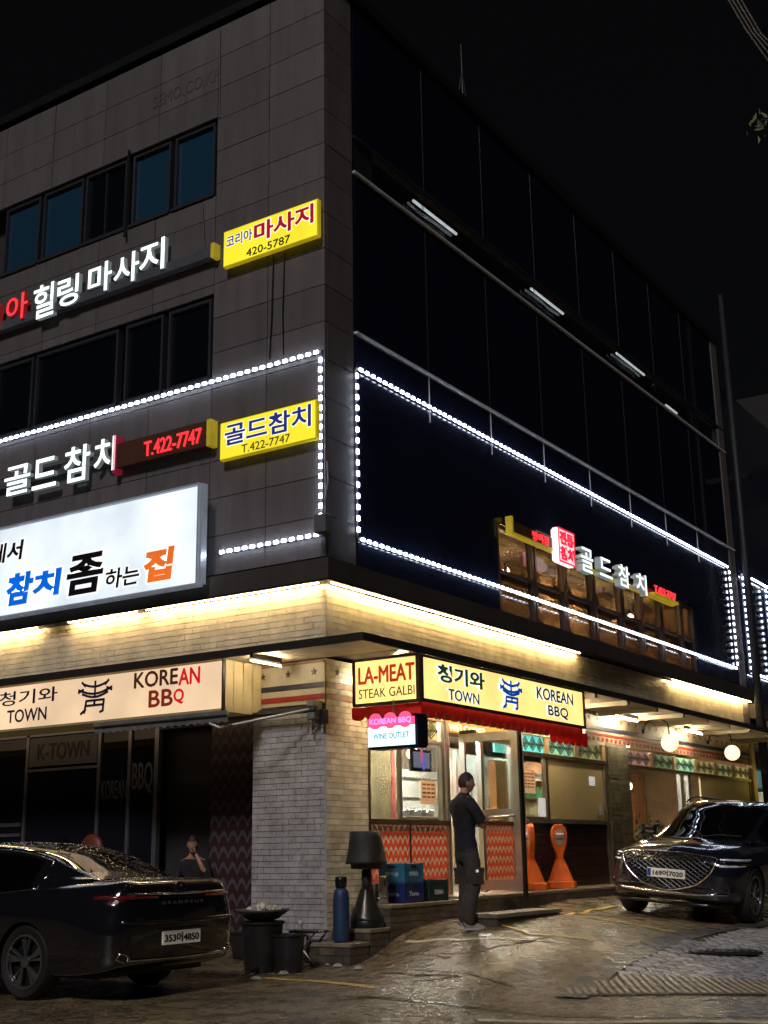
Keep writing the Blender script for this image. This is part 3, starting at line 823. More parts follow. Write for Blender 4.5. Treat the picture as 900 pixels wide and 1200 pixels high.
# ================================================================== RIGHT SHOPFRONT (plane x=0)
shop = thing('shopfront', 'bright restaurant shopfront with leaded transoms, orange cut tile panels and glass', 'shopfront', (-.1, 8, .9))
alum = M('silver_aluminium', (.62, .6, .56), .28, .9, var=.15, scale=3)
brass = M('brown_bronze_frame', (.12, .09, .06), .35, .6)
orange_p = PATTERN('orange_tile_glow', (.62, .07, .03), (.6, .4, .24), 8.5, emit=.2)  # panels glow by themselves to imitate backlight from the room
shg = GLASS('shop_glass', tint=(.93, .96, .95), refl=.7)
def bar(y0, y1, z0, z1, m, nm, c=(-.08, .0), par=shop):
    t = MB(); fbox(t, FRT, y0, y1, z0, z1, *c); return t.build(nm, m, par)
ZS = 1.92; ZB = .93; TZ0, TZ1 = 3.06, 3.36
# bay 1: window
bar(.95, 1.0, ZB, 3.36, brass, 'post'); bar(1.0, 3.0, ZS - .04, ZS + .03, brass, 'sill', (-.1, .03))
bar(2.84, 2.92, ZS + .03, TZ1, alum, 'post'); bar(2.955, 3.03, ZB, TZ1, alum, 'post', (-.07, .02))
bar(1.0, 2.84, 3.02, 3.06, alum, 'transom_bar')
bar(1.72, 1.78, ZS + .03, 3.02, alum, 'mullion', (-.06, -.01))
bar(1.0, 2.84, ZS + .03, 3.02, shg, 'pane', (-.045, -.04))
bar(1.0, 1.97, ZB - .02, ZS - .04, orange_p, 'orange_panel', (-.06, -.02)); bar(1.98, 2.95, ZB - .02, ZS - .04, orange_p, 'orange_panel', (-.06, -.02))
bar(1.96, 1.985, ZB - .02, ZS - .04, brass, 'mullion', (-.06, -.005))
# white fence-like trim row on top of the orange panel
for k in range(14): bar(1.05 + k * .135, 1.12 + k * .135, ZS - .12, ZS - .06, cream, 'trim_tooth', (-.02, -.008))
# leaded leaf panel over the window
def leaded(y0, y1, z0, z1, col, es, n=3):
    f_ = bar(y0, y1, z0, z1, M('leadglass_' + col[0], col[1], .3, emit=col[1], es=es, var=.35, scale=7), 'leaded_pane', (-.05, -.045))
    t = MB(); w = (y1 - y0) / n; zc = (z0 + z1) / 2; h = (z1 - z0) / 2
    for k in range(n):
        a = y0 + (k + .5) * w
        for q in (1.0, .6, .25):
            fstroke(t, FRT, [(a - w / 2 * q, zc), (a, zc + h * .85 * q), (a + w / 2 * q, zc), (a, zc - h * .85 * q), (a - w / 2 * q, zc)], .012, -.045, -.036)
    fstroke(t, FRT, [(y0, zc), (y1, zc)], .012, -.045, -.034)
    t.build('leading', M('lead', (.02, .02, .02), .5), f_)
    return f_
leaded(2.12, 2.8, 3.08, 3.34, ('straw', (.45, .4, .16)), .35, 2)
bar(1.0, 2.1, 3.07, 3.35, cream, 'header_board', (-.06, -.02)); bar(.95, 3.03, 3.36, 3.42, M('salmon_trim', (.6, .28, .14), .5), 'header_trim', (-.06, .01))
# doorway header with the welcome lettering
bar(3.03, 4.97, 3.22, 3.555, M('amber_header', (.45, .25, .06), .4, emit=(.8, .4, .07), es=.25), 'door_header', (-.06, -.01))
y0, y1, z0, z1 = pxR(0, 526, 847, 568, 861)
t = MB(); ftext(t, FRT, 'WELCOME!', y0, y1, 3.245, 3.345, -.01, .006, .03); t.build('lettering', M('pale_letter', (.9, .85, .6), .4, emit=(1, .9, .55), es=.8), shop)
bar(3.03, 4.97, 3.16, 3.217, brass, 'door_lintel')
bar(4.98, 5.06, ZB, 3.5, alum, 'post', (-.08, .02)); bar(5.3, 5.42, ZB, 3.4, alum, 'post'); 
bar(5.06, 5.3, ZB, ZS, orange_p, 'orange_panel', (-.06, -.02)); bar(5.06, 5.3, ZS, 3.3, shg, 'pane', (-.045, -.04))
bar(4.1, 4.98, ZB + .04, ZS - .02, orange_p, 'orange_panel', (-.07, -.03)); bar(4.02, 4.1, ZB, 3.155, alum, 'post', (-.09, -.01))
bar(4.1, 4.98, ZS - .02, ZS + .04, brass, 'sill', (-.08, 0)); bar(4.1, 4.97, ZS + .04, 3.155, shg, 'pane', (-.045, -.04))
# bay 2: transoms, window with poster, beige board
bar(5.06, 8.7, 3.02, TZ0 + .02, brass, 'transom_bar', (-.09, .02)); bar(5.42, 8.7, TZ1, TZ1 + .06, cream, 'header_trim', (-.06, .01))
for (a, b_, colr, es) in ((5.46, 6.24, ('teal', (.12, .62, .55)), .9), (6.38, 7.4, ('green', (.25, .55, .35)), .6), (7.54, 8.56, ('olive', (.35, .36, .16)), .4)):
    leaded(a, b_, TZ0 + .03, TZ1 - .01, colr, es)
for a in (6.24, 7.4, 8.56): bar(a, a + .14, TZ0 + .02, TZ1, M('tan_post', (.5, .36, .2), .5), 'post', (-.08, .0))
bar(5.42, 6.28, ZS + .1, 3.02, shg, 'pane', (-.045, -.04)); bar(6.22, 6.3, ZS + .1, 3.02, brass, 'mullion')
beige = M('beige_board', (.62, .52, .3), .5, var=.05, scale=2)
bar(6.3, 8.58, ZS + .1, 3.02, beige, 'beige_board', (-.06, -.02)); bar(8.58, 8.7, ZB, 3.02, alum, 'post', (-.08, .01))
bar(5.42, 8.6, ZS + .03, ZS + .1, alum, 'sill', (-.1, .04))
maroon = M('dark_maroon_tile', (.05, .015, .014), .22, var=.5, scale=8, bump=.15)
for j in range(6):
    for k in range(10):
        a = 5.44 + k * .315; b_ = ZB + .0 + j * .168
        bar(a, a + .309, b_, b_ + .162, maroon, 'wall_tile', (-.06, random.uniform(-.012, -.008)))
bar(5.42, 8.6, ZB - .1, ZS + .03, grout, 'tile_bed', (-.1, -.045))
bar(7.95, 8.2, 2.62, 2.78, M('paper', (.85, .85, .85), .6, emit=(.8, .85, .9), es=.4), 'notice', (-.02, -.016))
bar(8.3, 8.42, 2.12, 2.3, M('switch_white', (.6, .65, .7), .3), 'switch_box', (-.02, .02))
# dark tile pilaster
pil = M('green_grey_tile', (.17, .165, .12), .25, var=.25, scale=5, bump=.1, rnd=.25)
for j in range(34):
    for k in range(2):
        a = 8.74 + k * .47; b_ = ZB - .05 + j * .073
        bar(a, a + .463, b_, b_ + .067, pil, 'pilaster_tile', (-.06, random.uniform(.028, .034)))
bar(8.72, 9.69, .3, 3.42, grout, 'pilaster_bed', (-.1, .01))
# bay 3
bar(9.7, 9.78, ZB, TZ1, brass, 'post'); bar(9.7, 17.3, TZ0 - .04, TZ0 + .02, brass, 'transom_bar', (-.09, .02))
cols = [('rose', (.5, .3, .25)), ('moss', (.2, .3, .15)), ('green', (.25, .55, .35)), ('straw', (.45, .4, .16)), ('olive', (.35, .36, .16)), ('straw', (.45, .4, .16))]
for k in range(6):
    a = 9.8 + k * 1.24
    leaded(a, a + 1.12, TZ0 + .03, TZ1 - .01, cols[k], .3)
    bar(a + 1.12, a + 1.24, TZ0 + .02, TZ1, M('tan_post'), 'post', (-.08, .0))
bar(9.78, 12.9, ZS - .45, TZ0 - .04, shg, 'pane', (-.045, -.04)); bar(12.45, 12.53, ZS - .45, TZ0 - .04, alum, 'mullion'); bar(12.9, 13.05, ZB, TZ0, alum, 'post')
bar(13.05, 13.7, ZS - .45, TZ0 - .04, shg, 'pane', (-.045, -.04)); bar(13.7, 17.05, ZS - .45, TZ0 - .04, beige, 'beige_board', (-.06, -.02)); bar(17.05, 17.2, ZB, TZ0, brass, 'post')
bar(9.78, 17.1, ZS - .52, ZS - .45, alum, 'sill', (-.1, .04))
bar(9.7, 17.2, ZB - .1, ZS - .52, maroon, 'low_wall', (-.08, -.01))
for k in range(22): bar(9.8 + k * .14, 9.87 + k * .14, ZS - .64, ZS - .54, redp, 'red_tooth', (-.01, .006))
bar(17.2, 17.45, .5, 3.95, M('yellow_wall', (.55, .42, .16), .5), 'end_post', (-.1, .05))
# frieze above: cream band of dots, black stripe, red stripe, chequer row
bar(5.3, 17.2, 3.7, 3.95, M('frieze_tan', (.42, .34, .24), .5, var=.15), 'frieze_board', (-.06, -.012))
bar(5.3, 17.2, 3.63, 3.7, navy, 'stripe', (-.06, .0)); bar(5.3, 17.2, 3.42, 3.63, M('frieze_tan'), 'frieze_board', (-.06, -.014))
bar(5.3, 17.2, 3.53, 3.575, redp, 'stripe', (-.02, -.006))
for k in range(26):
    t = MB(); star(t, FRT, 8.1 + k * .36, 3.84, .04, -.012, -.004); t.build('star', starm, shop)
for k in range(90):
    if k % 2 == 0: bar(8.0 + k * .1, 8.09 + k * .1, 3.44, 3.5, redp, 'chequer_tile', (-.014, -.006))
bar(.95, 5.3, 3.56, 3.95, cream, 'frieze_board', (-.06, -.012))

# ---- open glass door, hinged at the left, leaf swung out
dr = thing('glass_door', 'open silver framed glass restaurant door swung out over the step', 'door', (0.02, 3.32, .95))
FD = FRL(3.32)
def dbar(a0, a1, b0, b1, m, nm, c=(-.025, .025)):
    t = MB(); fbox(t, FD, a0, a1, b0, b1, *c); return t.build(nm, m, dr)
dx1 = 1.0
dbar(.03, .12, .98, 3.2, alum, 'stile'); dbar(dx1 - .1, dx1, .98, 3.2, alum, 'stile'); dbar(dx1, dx1 + .035, .9, 3.24, M('black_metal', (.015, .015, .016), .3, .4), 'door_edge', (-.05, .03))
dbar(.12, dx1 - .1, 3.08, 3.2, alum, 'rail'); dbar(.12, dx1 - .1, .98, 1.12, alum, 'rail')
dbar(.12, dx1 - .1, 2.0, 2.1, alum, 'rail'); dbar(.12, dx1 - .1, 2.1, 3.08, shg, 'pane', (-.004, .004)); dbar(.12, dx1 - .1, 1.12, 2.0, shg, 'pane', (-.004, .004))
t = MB(); t.tube([FD.p(.5, 1.98, .03), FD.p(.5, 1.98, .09), FD.p(.9, 2.0, .09), FD.p(.9, 2.0, .03)], .02, 8); t.build('handle', alum, dr, smooth=True)
dbar(.05, .3, 3.2, 3.25, M('black_metal'), 'closer', (-.03, .04))

# ---- shop platform, steps
plm = M('dark_step_tile', (.11, .092, .07), .35, var=.25, scale=6, bump=.2, rnd=.25, dirt=.3)
plt = M('worn_step_top', (.26, .22, .15), .4, var=.3, scale=4, bump=.25, dirt=.5, dirtcol=(.08, .06, .04))
def platform(name, label, x0, x1, y0, y1, z1, zb, front=True, side=True):
    t_ = thing(name, label, 'step', ((x0 + x1) / 2, (y0 + y1) / 2, zb))
    t = MB(); t.box(x0, x1 - .03, y0 + .03, y1, zb, z1 - .05); t.build('core', grout, t_)
    t = MB(); t.cbox(x0, x1 + .01, y0 - .01, y1, z1 - .05, z1, .008); t.build('top_slab', plt, t_)
    for (fr, a0, a1) in ((FRR(x1), y0 + .002, y1), (FRL(y0), x0, x1)):
        for r in tilefield(None, fr, a0, a1, zb, z1 - .052, .24, .085):
            q = MB(); fbox(q, fr, *r, -.028, random.uniform(-.004, .0)); q.build('brick', plm, t_)
    return t_
platform('brick_step', 'brick faced dark platform beside the pillar carrying the drink crates', .02, .6, .5, 2.34, .9, .35)
platform('brick_step', 'middle brick block under the black hooded heater', .02, .6, .06, .47, .64, .2)
platform('brick_step', 'lowest dark concrete block under the blue gas cylinder', .02, .6, -.36, .03, .5, .1)
platform('shop_step', 'long tiled threshold platform running along the shopfront', -.08, .6, 2.38, 17.4, .93, .35)
t = thing('floor_mat_step', 'low free standing concrete step slab before the open door', 'step', (1.9, 1.5, .6))
sA = gpx(584, 1087); sB = gpx(659, 1071)
q = MB(); 
fa = Vector((sB.x - sA.x, sB.y - sA.y, 0)); L = fa.length; fa.normalize(); fb = Vector((-fa.y, fa.x, 0))
if fb.x > 0: fb = -fb
zz0 = min(sA.z, sB.z) - .05
def sp(a, b, z): p = sA + fa * a + fb * b; return (p.x, p.y, z)
def slab_pts(i, zl, zh):
    return [sp(i, i, zl), sp(L - i, i, zl), sp(L - i, .42 - i, zl), sp(i, .42 - i, zl), sp(i, i, zh), sp(L - i, i, zh), sp(L - i, .42 - i, zh), sp(i, .42 - i, zh)]
BF = [(3, 2, 1, 0), (4, 5, 6, 7), (0, 1, 5, 4), (1, 2, 6, 5), (2, 3, 7, 6), (3, 0, 4, 7)]
q.add(slab_pts(0.02, zz0, sA.z + .095), BF); q.build('base', plm, t, bevel=.01)
q = MB(); q.add(slab_pts(0.0, sA.z + .096, sA.z + .145), BF); q.build('top_slab', plt, t, bevel=.008)
# ================================================================== SHOP INTERIOR
inn = thing('dining_room', 'lit restaurant interior seen through the shop windows', 'interior', (-3, 8, .9))
iw = M('interior_wall', (.55, .36, .18), .7, var=.3, scale=1.5)
t = MB(); t.box(-5.0, -.1, 1.0, 17.2, .8, .92); t.build('floor', M('interior_floor', (.12, .08, .05), .35, var=.3), inn)
t = MB(); t.box(-5.05, -5.0, 1.0, 17.2, .92, 3.7); t.build('back_wall', iw, inn)
t = MB(); t.box(-5.0, -.12, .96, 1.0, .92, 3.7); t.build('side_wall', M('interior_olive', (.28, .23, .12), .7, var=.25), inn)
t = MB(); t.box(-5.0, -.12, 17.2, 17.25, .92, 3.7); t.build('side_wall', iw, inn)
t = MB(); t.box(-5.0, -.12, 1.0, 17.2, 3.7, 3.75); t.build('ceiling', M('interior_ceiling', (.16, .15, .14), .8), inn)
# partition with kitchen hatch seen through the first window
t = MB(); t.box(-1.95, -1.9, 1.0, 4.4, .92, 3.7); t.build('olive_partition', M('interior_olive'), inn)
t = MB(); t.box(-1.945, -1.89, 4.405, 4.52, .92, 3.7); t.build('red_banner', M('banner_red', (.6, .12, .1), .5), inn)
t = MB(); t.box(-1.95, -1.9, 4.53, 4.66, .92, 3.7); t.build('partition_post', cream, inn)
t = MB(); t.box(-1.95, -1.9, 4.67, 6.15, 2.86, 3.7); t.build('kitchen_header', M('kitchen_board', (.2, .14, .1), .6, var=.2), inn)
t = MB(); t.box(-1.95, -1.9, 4.67, 6.15, .92, 2.08); t.build('kitchen_counter', iw, inn)
t = MB(); t.box(-1.95, -1.9, 6.16, 6.3, .92, 3.7); t.build('partition_post', iw, inn)
t = MB(); t.box(-3.9, -3.86, 5.0, 10.2, .92, 3.6); t.build('kitchen_back_wall', M('kitchen_white', (.75, .72, .62), .5, var=.2), inn)
t = MB(); t.box(-3.86, -3.84, 6.6, 9.3, 2.1, 2.14); t.build('tile_dado', M('dado', (.2, .2, .2), .4), inn)
def itm(name, label, cat, mb, m, group=None, **k): return centre_thing(name, label, cat, mb, m, group, **k)
# wall screen with bright graphics
ORD = ['first', 'second', 'third', 'fourth', 'fifth', 'sixth', 'seventh', 'eighth', 'ninth', 'tenth', 'eleventh', 'twelfth', 'thirteenth', 'fourteenth']
tv = thing('menu_screen', 'tilted screen with purple and pink graphics hanging inside the left shop window', 'screen', (-.55, 2.35, 2.9))
b0, b1, c0_, c1_ = pxR(-.55, 482, 877, 506, 905)
t = MB(); fbox(t, FRR(-.55), b0, b1, c0_, c1_, -.04, 0); t.build('casing', M('black_plastic', (.01, .01, .012), .3), tv)
t = MB(); fbox(t, FRR(-.55), b0 + .05, b1 - .05, c0_ + .05, c1_ - .04, 0, .004); sc_ = t.build('screen', M('screen_glow', (.1, .1, .12), .3, emit=(.35, .36, .5), es=.9), tv)
t = MB(); fbox(t, FRR(-.55), b0 + .3, b1 - .2, c1_ - .3, c1_ - .1, .004, .007); t.build('blue_block', M('screen_blue', (.1, .1, .6), .3, emit=(.2, .15, .9), es=1.5), sc_)
t = MB(); fbox(t, FRR(-.55), b0 + .25, b1 - .25, c0_ + .12, c0_ + .33, .004, .007); t.build('pink_block', M('screen_pink', (.6, .1, .3), .3, emit=(.9, .2, .45), es=1.3), sc_)
# steel pans, plates in the hatch
steel = M('brushed_steel', (.6, .6, .58), .25, .95, var=.2)
for k in range(6):
    t = MB(); t.lathe([(.05, 0), (.11, .02), (.12, .13), (.1, .14)], (-2.15 - .12 * (k % 2), 5.15 + k * .19, 2.09), 12)
    itm('stock_pot', 'steel pot on the kitchen counter inside the window, %s from the left' % ORD[k], 'pot', t, steel, 'pots on the kitchen counter', smooth=True)
t = MB(); t.lathe([(.2, 0), (.19, .02), (.1, .03)], (-2.3, 5.05, 2.36), 20, axis='x'); t.T = None
itm('round_plate', 'large pale round dish leaning in the kitchen hatch', 'dish', t, M('dish_green', (.42, .5, .42), .3), smooth=True)
t = MB(); t.box(-2.3, -1.72, 4.7, 6.1, 2.082, 2.1); itm('serving_shelf', 'narrow serving shelf of the kitchen hatch', 'shelf', t, cream)
t = MB(); t.box(-3.2, -2.8, 6.2, 7.6, 2.45, 2.48); t.box(-3.2, -2.8, 6.2, 7.6, 2.8, 2.83); itm('steel_shelf', 'steel kitchen shelf glimpsed behind the hatch', 'shelf', t, steel)
# menu posters stuck to the glass: each photo square is flat print
def poster(name, label, x, u0, v0, u1, v1, nc, nr):
    y0, y1, z0, z1 = pxR(x, u0, v0, u1, v1)
    o = thing(name, label, 'poster', (x, (y0 + y1) / 2, z0), 0, 'menu posters on the glass')
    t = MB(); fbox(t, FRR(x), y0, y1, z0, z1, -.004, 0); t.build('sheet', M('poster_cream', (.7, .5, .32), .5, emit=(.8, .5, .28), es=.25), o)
    for i in range(nc):
        for j in range(nr):
            a = y0 + .04 + i * (y1 - y0 - .06) / nc; b_ = z0 + .06 + j * (z1 - z0 - .1) / nr
            t = MB(); fbox(t, FRR(x), a, a + (y1 - y0 - .06) / nc - .03, b_ + .03, b_ + (z1 - z0 - .1) / nr - .005, 0, .003)
            t.build('photo', M('food_print%d' % ((i * 3 + j) % 3), [(.3, .03, .02), (.12, .03, .015), (.4, .12, .04)][(i * 3 + j) % 3], .4), o)
    return o
poster('menu_poster', 'cream menu poster with red food photos on the left window', -.03, 493, 914, 512, 943, 3, 4)
poster('menu_poster', 'dark menu poster with food photos on the window right of the door', -.03, 612, 902, 628, 930, 3, 5)
y0, y1, z0, z1 = pxR(-.03, 631, 935, 640, 957)
t = MB(); fbox(t, FRR(-.03), y0, y1, z0, z1, -.004, 0); itm('paper_notice', 'plain white paper notice beside the dark menu poster', 'notice', t, M('paper'))
# orange column, fridge, shelves, tables, pendants
t = MB(); t.box(-.9, -.75, 5.85, 6.25, .92, 3.0); itm('wood_column', 'orange brown timber column behind the right hand window', 'column', t, M('orange_wood', (.5, .2, .06), .4, var=.3, scale=3, stretch=(4, 4, .6)))
fr_ = thing('drinks_fridge', 'tall glass drinks fridge glowing inside behind the dark menu poster', 'fridge', (-2.4, 10.3, .92))
t = MB(); t.box(-2.9, -2.86, 9.70, 11.00, .92, 2.9); t.box(-2.9, -2.3, 9.66, 9.70, .92, 2.9); t.box(-2.9, -2.3, 11.00, 11.04, .92, 2.9); t.box(-2.9, -2.3, 9.66, 11.04, 2.9, 3.05); t.build('cabinet', steel, fr_)
for k in range(5):
    t = MB(); t.box(-2.84, -2.35, 9.72, 10.98, 1.1 + k * .36, 1.12 + k * .36); t.build('shelf', steel, fr_)
t = MB(); t.box(-2.85, -2.83, 9.72, 10.98, 1.0, 2.88); t.build('light_panel', M('fridge_glow', (.6, .8, .9), .5, emit=(.55, .85, 1), es=1.4), fr_)
bcols = [(.1, .35, .12), (.4, .15, .04), (.1, .2, .35), (.5, .45, .2)]
for k in range(5):
    for j in range(9):
        t = MB(); t.lathe([(.03, 0), (.034, .02), (.034, .15), (.013, .2), (.013, .25)], (-2.45, 9.8 + j * .135, 1.125 + k * .36), 7)
        itm('bottle', '%s drink bottle, %s from the left on the %s shelf of the drinks fridge' % (['green', 'amber', 'blue', 'pale'][k % 4], ORD[j], ['lowest', 'second lowest', 'middle', 'second highest', 'top'][k]), 'bottle', t, M('bottle%d' % (k % 4), bcols[k % 4], .15), '%s bottles in the fridge' % ['green', 'amber', 'blue', 'pale'][k % 4], smooth=True)
wood = M('table_wood', (.22, .09, .04), .35, var=.3)
for k, (x, y) in enumerate(((-1.3, 10.6), (-1.3, 12.3), (-1.4, 14.6), (-3.2, 11.4), (-3.2, 8.4))):
    tt = thing('dining_table', 'wooden dining table inside the far windows, %s' % ['nearest the glass at the left', 'second along the glass', 'farthest along the glass', 'in the back row right', 'in the back row left'][k], 'table', (x, y, .92), 0, 'tables in the dining room')
    t = MB(); t.cbox(-.4, .4, -.6, .6, .7, .74, .01); t.build('tabletop', wood, tt, world=False)
    for sx in (-.34, .34):
        for sy in (-.52, .52):
            t = MB(); t.box(sx - .025, sx + .025, sy - .025, sy + .025, 0, .7); t.build('leg', wood, tt, world=False)
pend = M('pendant_glow', (1, .8, .5), .4, emit=(1, .72, .4), es=40)
coolp = M('panel_glow', (1, 1, 1), .4, emit=(1, .95, .84), es=170)
for k, (x, y, z) in enumerate(((-1.4, 4.3, 3.05), (-1.9, 11.1, 2.85), (-2.2, 12.6, 2.85), (-1.9, 14.2, 2.9), (-2.6, 9.0, 2.9))):
    o = thing('pendant_lamp', 'warm pendant lamp inside the restaurant, %s' % ['over the entrance', 'first behind the far window', 'second behind the far window', 'last towards the far end', 'behind the dark pilaster'][k], 'pendant lamp', (x, y, z), 0, 'pendants of the restaurant')
    t = MB(); t.ball((0, 0, 0), .1, 10); t.build('lamp_globe', pend, o, world=False, smooth=True)
    t = MB(); t.tube([(0, 0, .1), (0, 0, 3.7 - z)], .008, 5); t.build('cord', darkm, o, world=False)
for k, (x, y) in enumerate(((-1.0, 2.2), (-3.0, 7.6), (-1.1, 4.4), (-.8, 7.4), (-3.3, 5.6), (-1.0, 12.6), (-1.0, 10.4))):  # last two panels added to brighten the far bay
    o = thing('ceiling_panel_light', 'square white ceiling light inside the restaurant, %s' % ['over the left window', 'in the kitchen', 'over the door', 'behind the beige board', 'deep behind the hatch', 'over the far tables', 'over the near tables'][k], 'ceiling light', (x, y, 3.66), 0, 'ceiling lights of the restaurant')
    t = MB(); t.box(-.28, .28, -.28, .28, .0, .02); t.build('diffuser', coolp, o, world=False)
    t = MB(); t.box(-.3, .3, -.3, .3, .022, .04); t.build('casing', darkm, o, world=False)
# frosted screen with dark lettering inside the entrance, cream cupboard
fs_ = thing('frosted_screen', 'pale frosted screen with dark Korean lettering just inside the open door', 'screen', (-1.2, 6.2, .92))
t = MB(); t.box(-1.22, -1.2, 5.3, 7.2, .95, 3.1); t.build('panel', M('frosted', (.6, .64, .62), .5, var=.15), fs_)
t = MB(); ftext(t, FRR(-1.19), '갈비', 6.0, 6.5, 2.75, 2.95, .0, .006, .02); ftext(t, FRR(-1.19), 'BBQ', 5.5, 5.8, 2.4, 2.5, .0, .006, .0); t.build('lettering', M('grey_letter', (.08, .08, .12), .5), fs_)
for y in (5.3, 6.25, 7.2):
    t = MB(); t.box(-1.235, -1.185, y - .03, y + .03, .92, 3.15); t.build('post', alum, fs_)
t = MB(); t.box(-2.6, -2.2, 7.3, 8.4, .92, 2.0); t.box(-2.18, -2.16, 7.35, 7.8, 1.0, 1.9); t.box(-2.18, -2.16, 7.9, 8.35, 1.0, 1.9); itm('cupboard', 'cream cupboard with two doors inside the restaurant', 'cupboard', t, M('cupboard_cream', (.5, .42, .28), .5))
# mint glow sign strip inside behind the transoms
t = MB(); t.box(-.6, -.56, 5.5, 6.4, 3.1, 3.5); itm('interior_sign', 'mint lit sign hanging inside behind the teal transom', 'sign', t, M('mint_glow', (.3, .9, .8), .4, emit=(.2, .9, .8), es=1.2))
t = MB(); ft = FRR(-1.2)
t = MB(); fbox(t, ft, 10.9, 11.2, 2.4, 2.7, -.02, 0); itm('red_notice', 'small red and white notice glowing behind the far window', 'notice', t, M('notice_red', (.7, .08, .06), .5, emit=(1, .1, .08), es=.5))
t = MB(); fbox(t, ft, 11.0, 11.1, 2.5, 2.6, .001, .005); itm('white_notice', 'tiny white square on the red notice behind the far window', 'notice', t, M('paper'))
t = MB(); fbox(t, FRR(-.6), 10.0, 10.35, 1.9, 2.25, -.02, 0); itm('purple_notice', 'small purple leaflet propped low in the far window', 'leaflet', t, M('purple', (.25, .15, .5), .5, emit=(.3, .2, .7), es=.3))
t = MB(); t.box(-2.6, -2.55, 9.9, 16.8, .95, 3.3); itm('timber_partition', 'orange brown timber partition deep behind the far windows', 'partition', t, M('orange_timber', (.7, .34, .14), .5, var=.5, scale=1.6))
t = MB(); t.box(-1.3, -1.25, 11.2, 12.2, .95, 1.9); itm('orange_screen', 'orange brown folding screen behind the far window', 'screen', t, M('orange_wood'))
bush = MB()
for _ in range(260):
    c_ = Vector((random.gauss(-.5, .1), random.gauss(12.0, .45), random.gauss(1.75, .16))); e = Vector((random.uniform(-.05, .05), random.uniform(-.08, .08), random.uniform(-.06, .06))); f_ = Vector((random.uniform(-.03, .03), random.uniform(-.03, .03), .03))
    bush.add([c_, c_ + e + f_, c_ + e * 2, c_ + e - f_], [(0, 1, 2, 3)])
bp_ = thing('indoor_plant', 'dark bushy houseplant behind the low edge of the far window', 'plant', (-.5, 12.0, .92)); bush.build('foliage', leafm, bp_)
t = MB(); t.lathe([(.15, 0), (.22, .4), (.2, .42)], (-.5, 12.0, .92), 12); t.tube([(-.5, 12, 1.3), (-.5, 12, 1.8)], .02, 5); t.build('pot', M('clay', (.3, .12, .06), .7), bp_)

# ================================================================== LEFT SHOPFRONT (recessed, unlit)
ls = thing('dark_shopfront', 'unlit recessed shopfront with tall dark glass beside the corner pillar', 'shopfront', (-3, .6, .3))
FS = FRL(.6)
def lb(a0, a1, b0, b1, m, nm, c=(-.05, .03), fr=FS, par=ls):
    t = MB(); fbox(t, fr, a0, a1, b0, b1, *c); return t.build(nm, m, par)
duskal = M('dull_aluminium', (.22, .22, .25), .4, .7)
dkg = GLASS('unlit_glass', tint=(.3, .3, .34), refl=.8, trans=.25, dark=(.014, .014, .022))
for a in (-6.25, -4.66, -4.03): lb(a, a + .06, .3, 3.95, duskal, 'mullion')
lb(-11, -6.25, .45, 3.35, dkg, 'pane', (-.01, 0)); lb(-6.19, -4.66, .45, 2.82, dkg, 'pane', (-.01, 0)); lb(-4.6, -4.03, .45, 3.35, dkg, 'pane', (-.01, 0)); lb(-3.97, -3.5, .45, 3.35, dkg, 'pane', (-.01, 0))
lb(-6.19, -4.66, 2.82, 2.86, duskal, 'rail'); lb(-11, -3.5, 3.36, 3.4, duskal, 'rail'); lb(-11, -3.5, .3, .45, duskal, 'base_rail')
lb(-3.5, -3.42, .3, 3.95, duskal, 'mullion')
ksg = lb(-6.17, -4.68, 2.9, 3.34, M('grey_sign_board', (.12, .12, .13), .6), 'sign_board', (.0, .03))
y0, y1, z0, z1 = pxL(.56, 44, 872, 108, 891)
t = MB(); ftext(t, FRL(.57), 'K-TOWN', -5.98, -4.85, 3.0, 3.24, 0, .01, .03); t.build('lettering', M('dark_letter2', (.035, .035, .05), .6), ksg)
for (s_, a0, a1, b0, b1) in (('BBQ', -3.95, -3.55, 2.4, 2.85), ('KOREAN', -4.58, -4.06, 2.35, 2.62)):
    t = MB(); ftext(t, FS, s_, a0, a1, b0, b1, .001, .005, .02); t.build('window_lettering', M('faint_letter', (.1, .1, .11), .6), ls)
lb(-11, -6.3, 2.0, 2.06, duskal, 'rail', (-.02, .02)); lb(-11, -6.3, 1.85, 1.9, duskal, 'rail', (-.02, .02))
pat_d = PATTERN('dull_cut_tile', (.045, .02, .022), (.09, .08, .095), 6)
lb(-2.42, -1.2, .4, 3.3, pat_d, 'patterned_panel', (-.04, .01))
lb(-3.42, -1.2, 3.3, 3.95, M('dark_header', (.03, .028, .03), .6), 'header')
t = MB(); t.box(-11, -1.2, .86, .92, .1, 3.94); t.build('back_wall', joint, ls)  # black board added to keep the doorway recess dark
t = MB(); t.box(-11, -1.22, .62, .85, .22, .3); t.build('floor', joint, ls)
t = MB(); t.box(-11, -1.2, -.02, .85, 3.96, 4.0); t.build('ceiling', joint, ls)
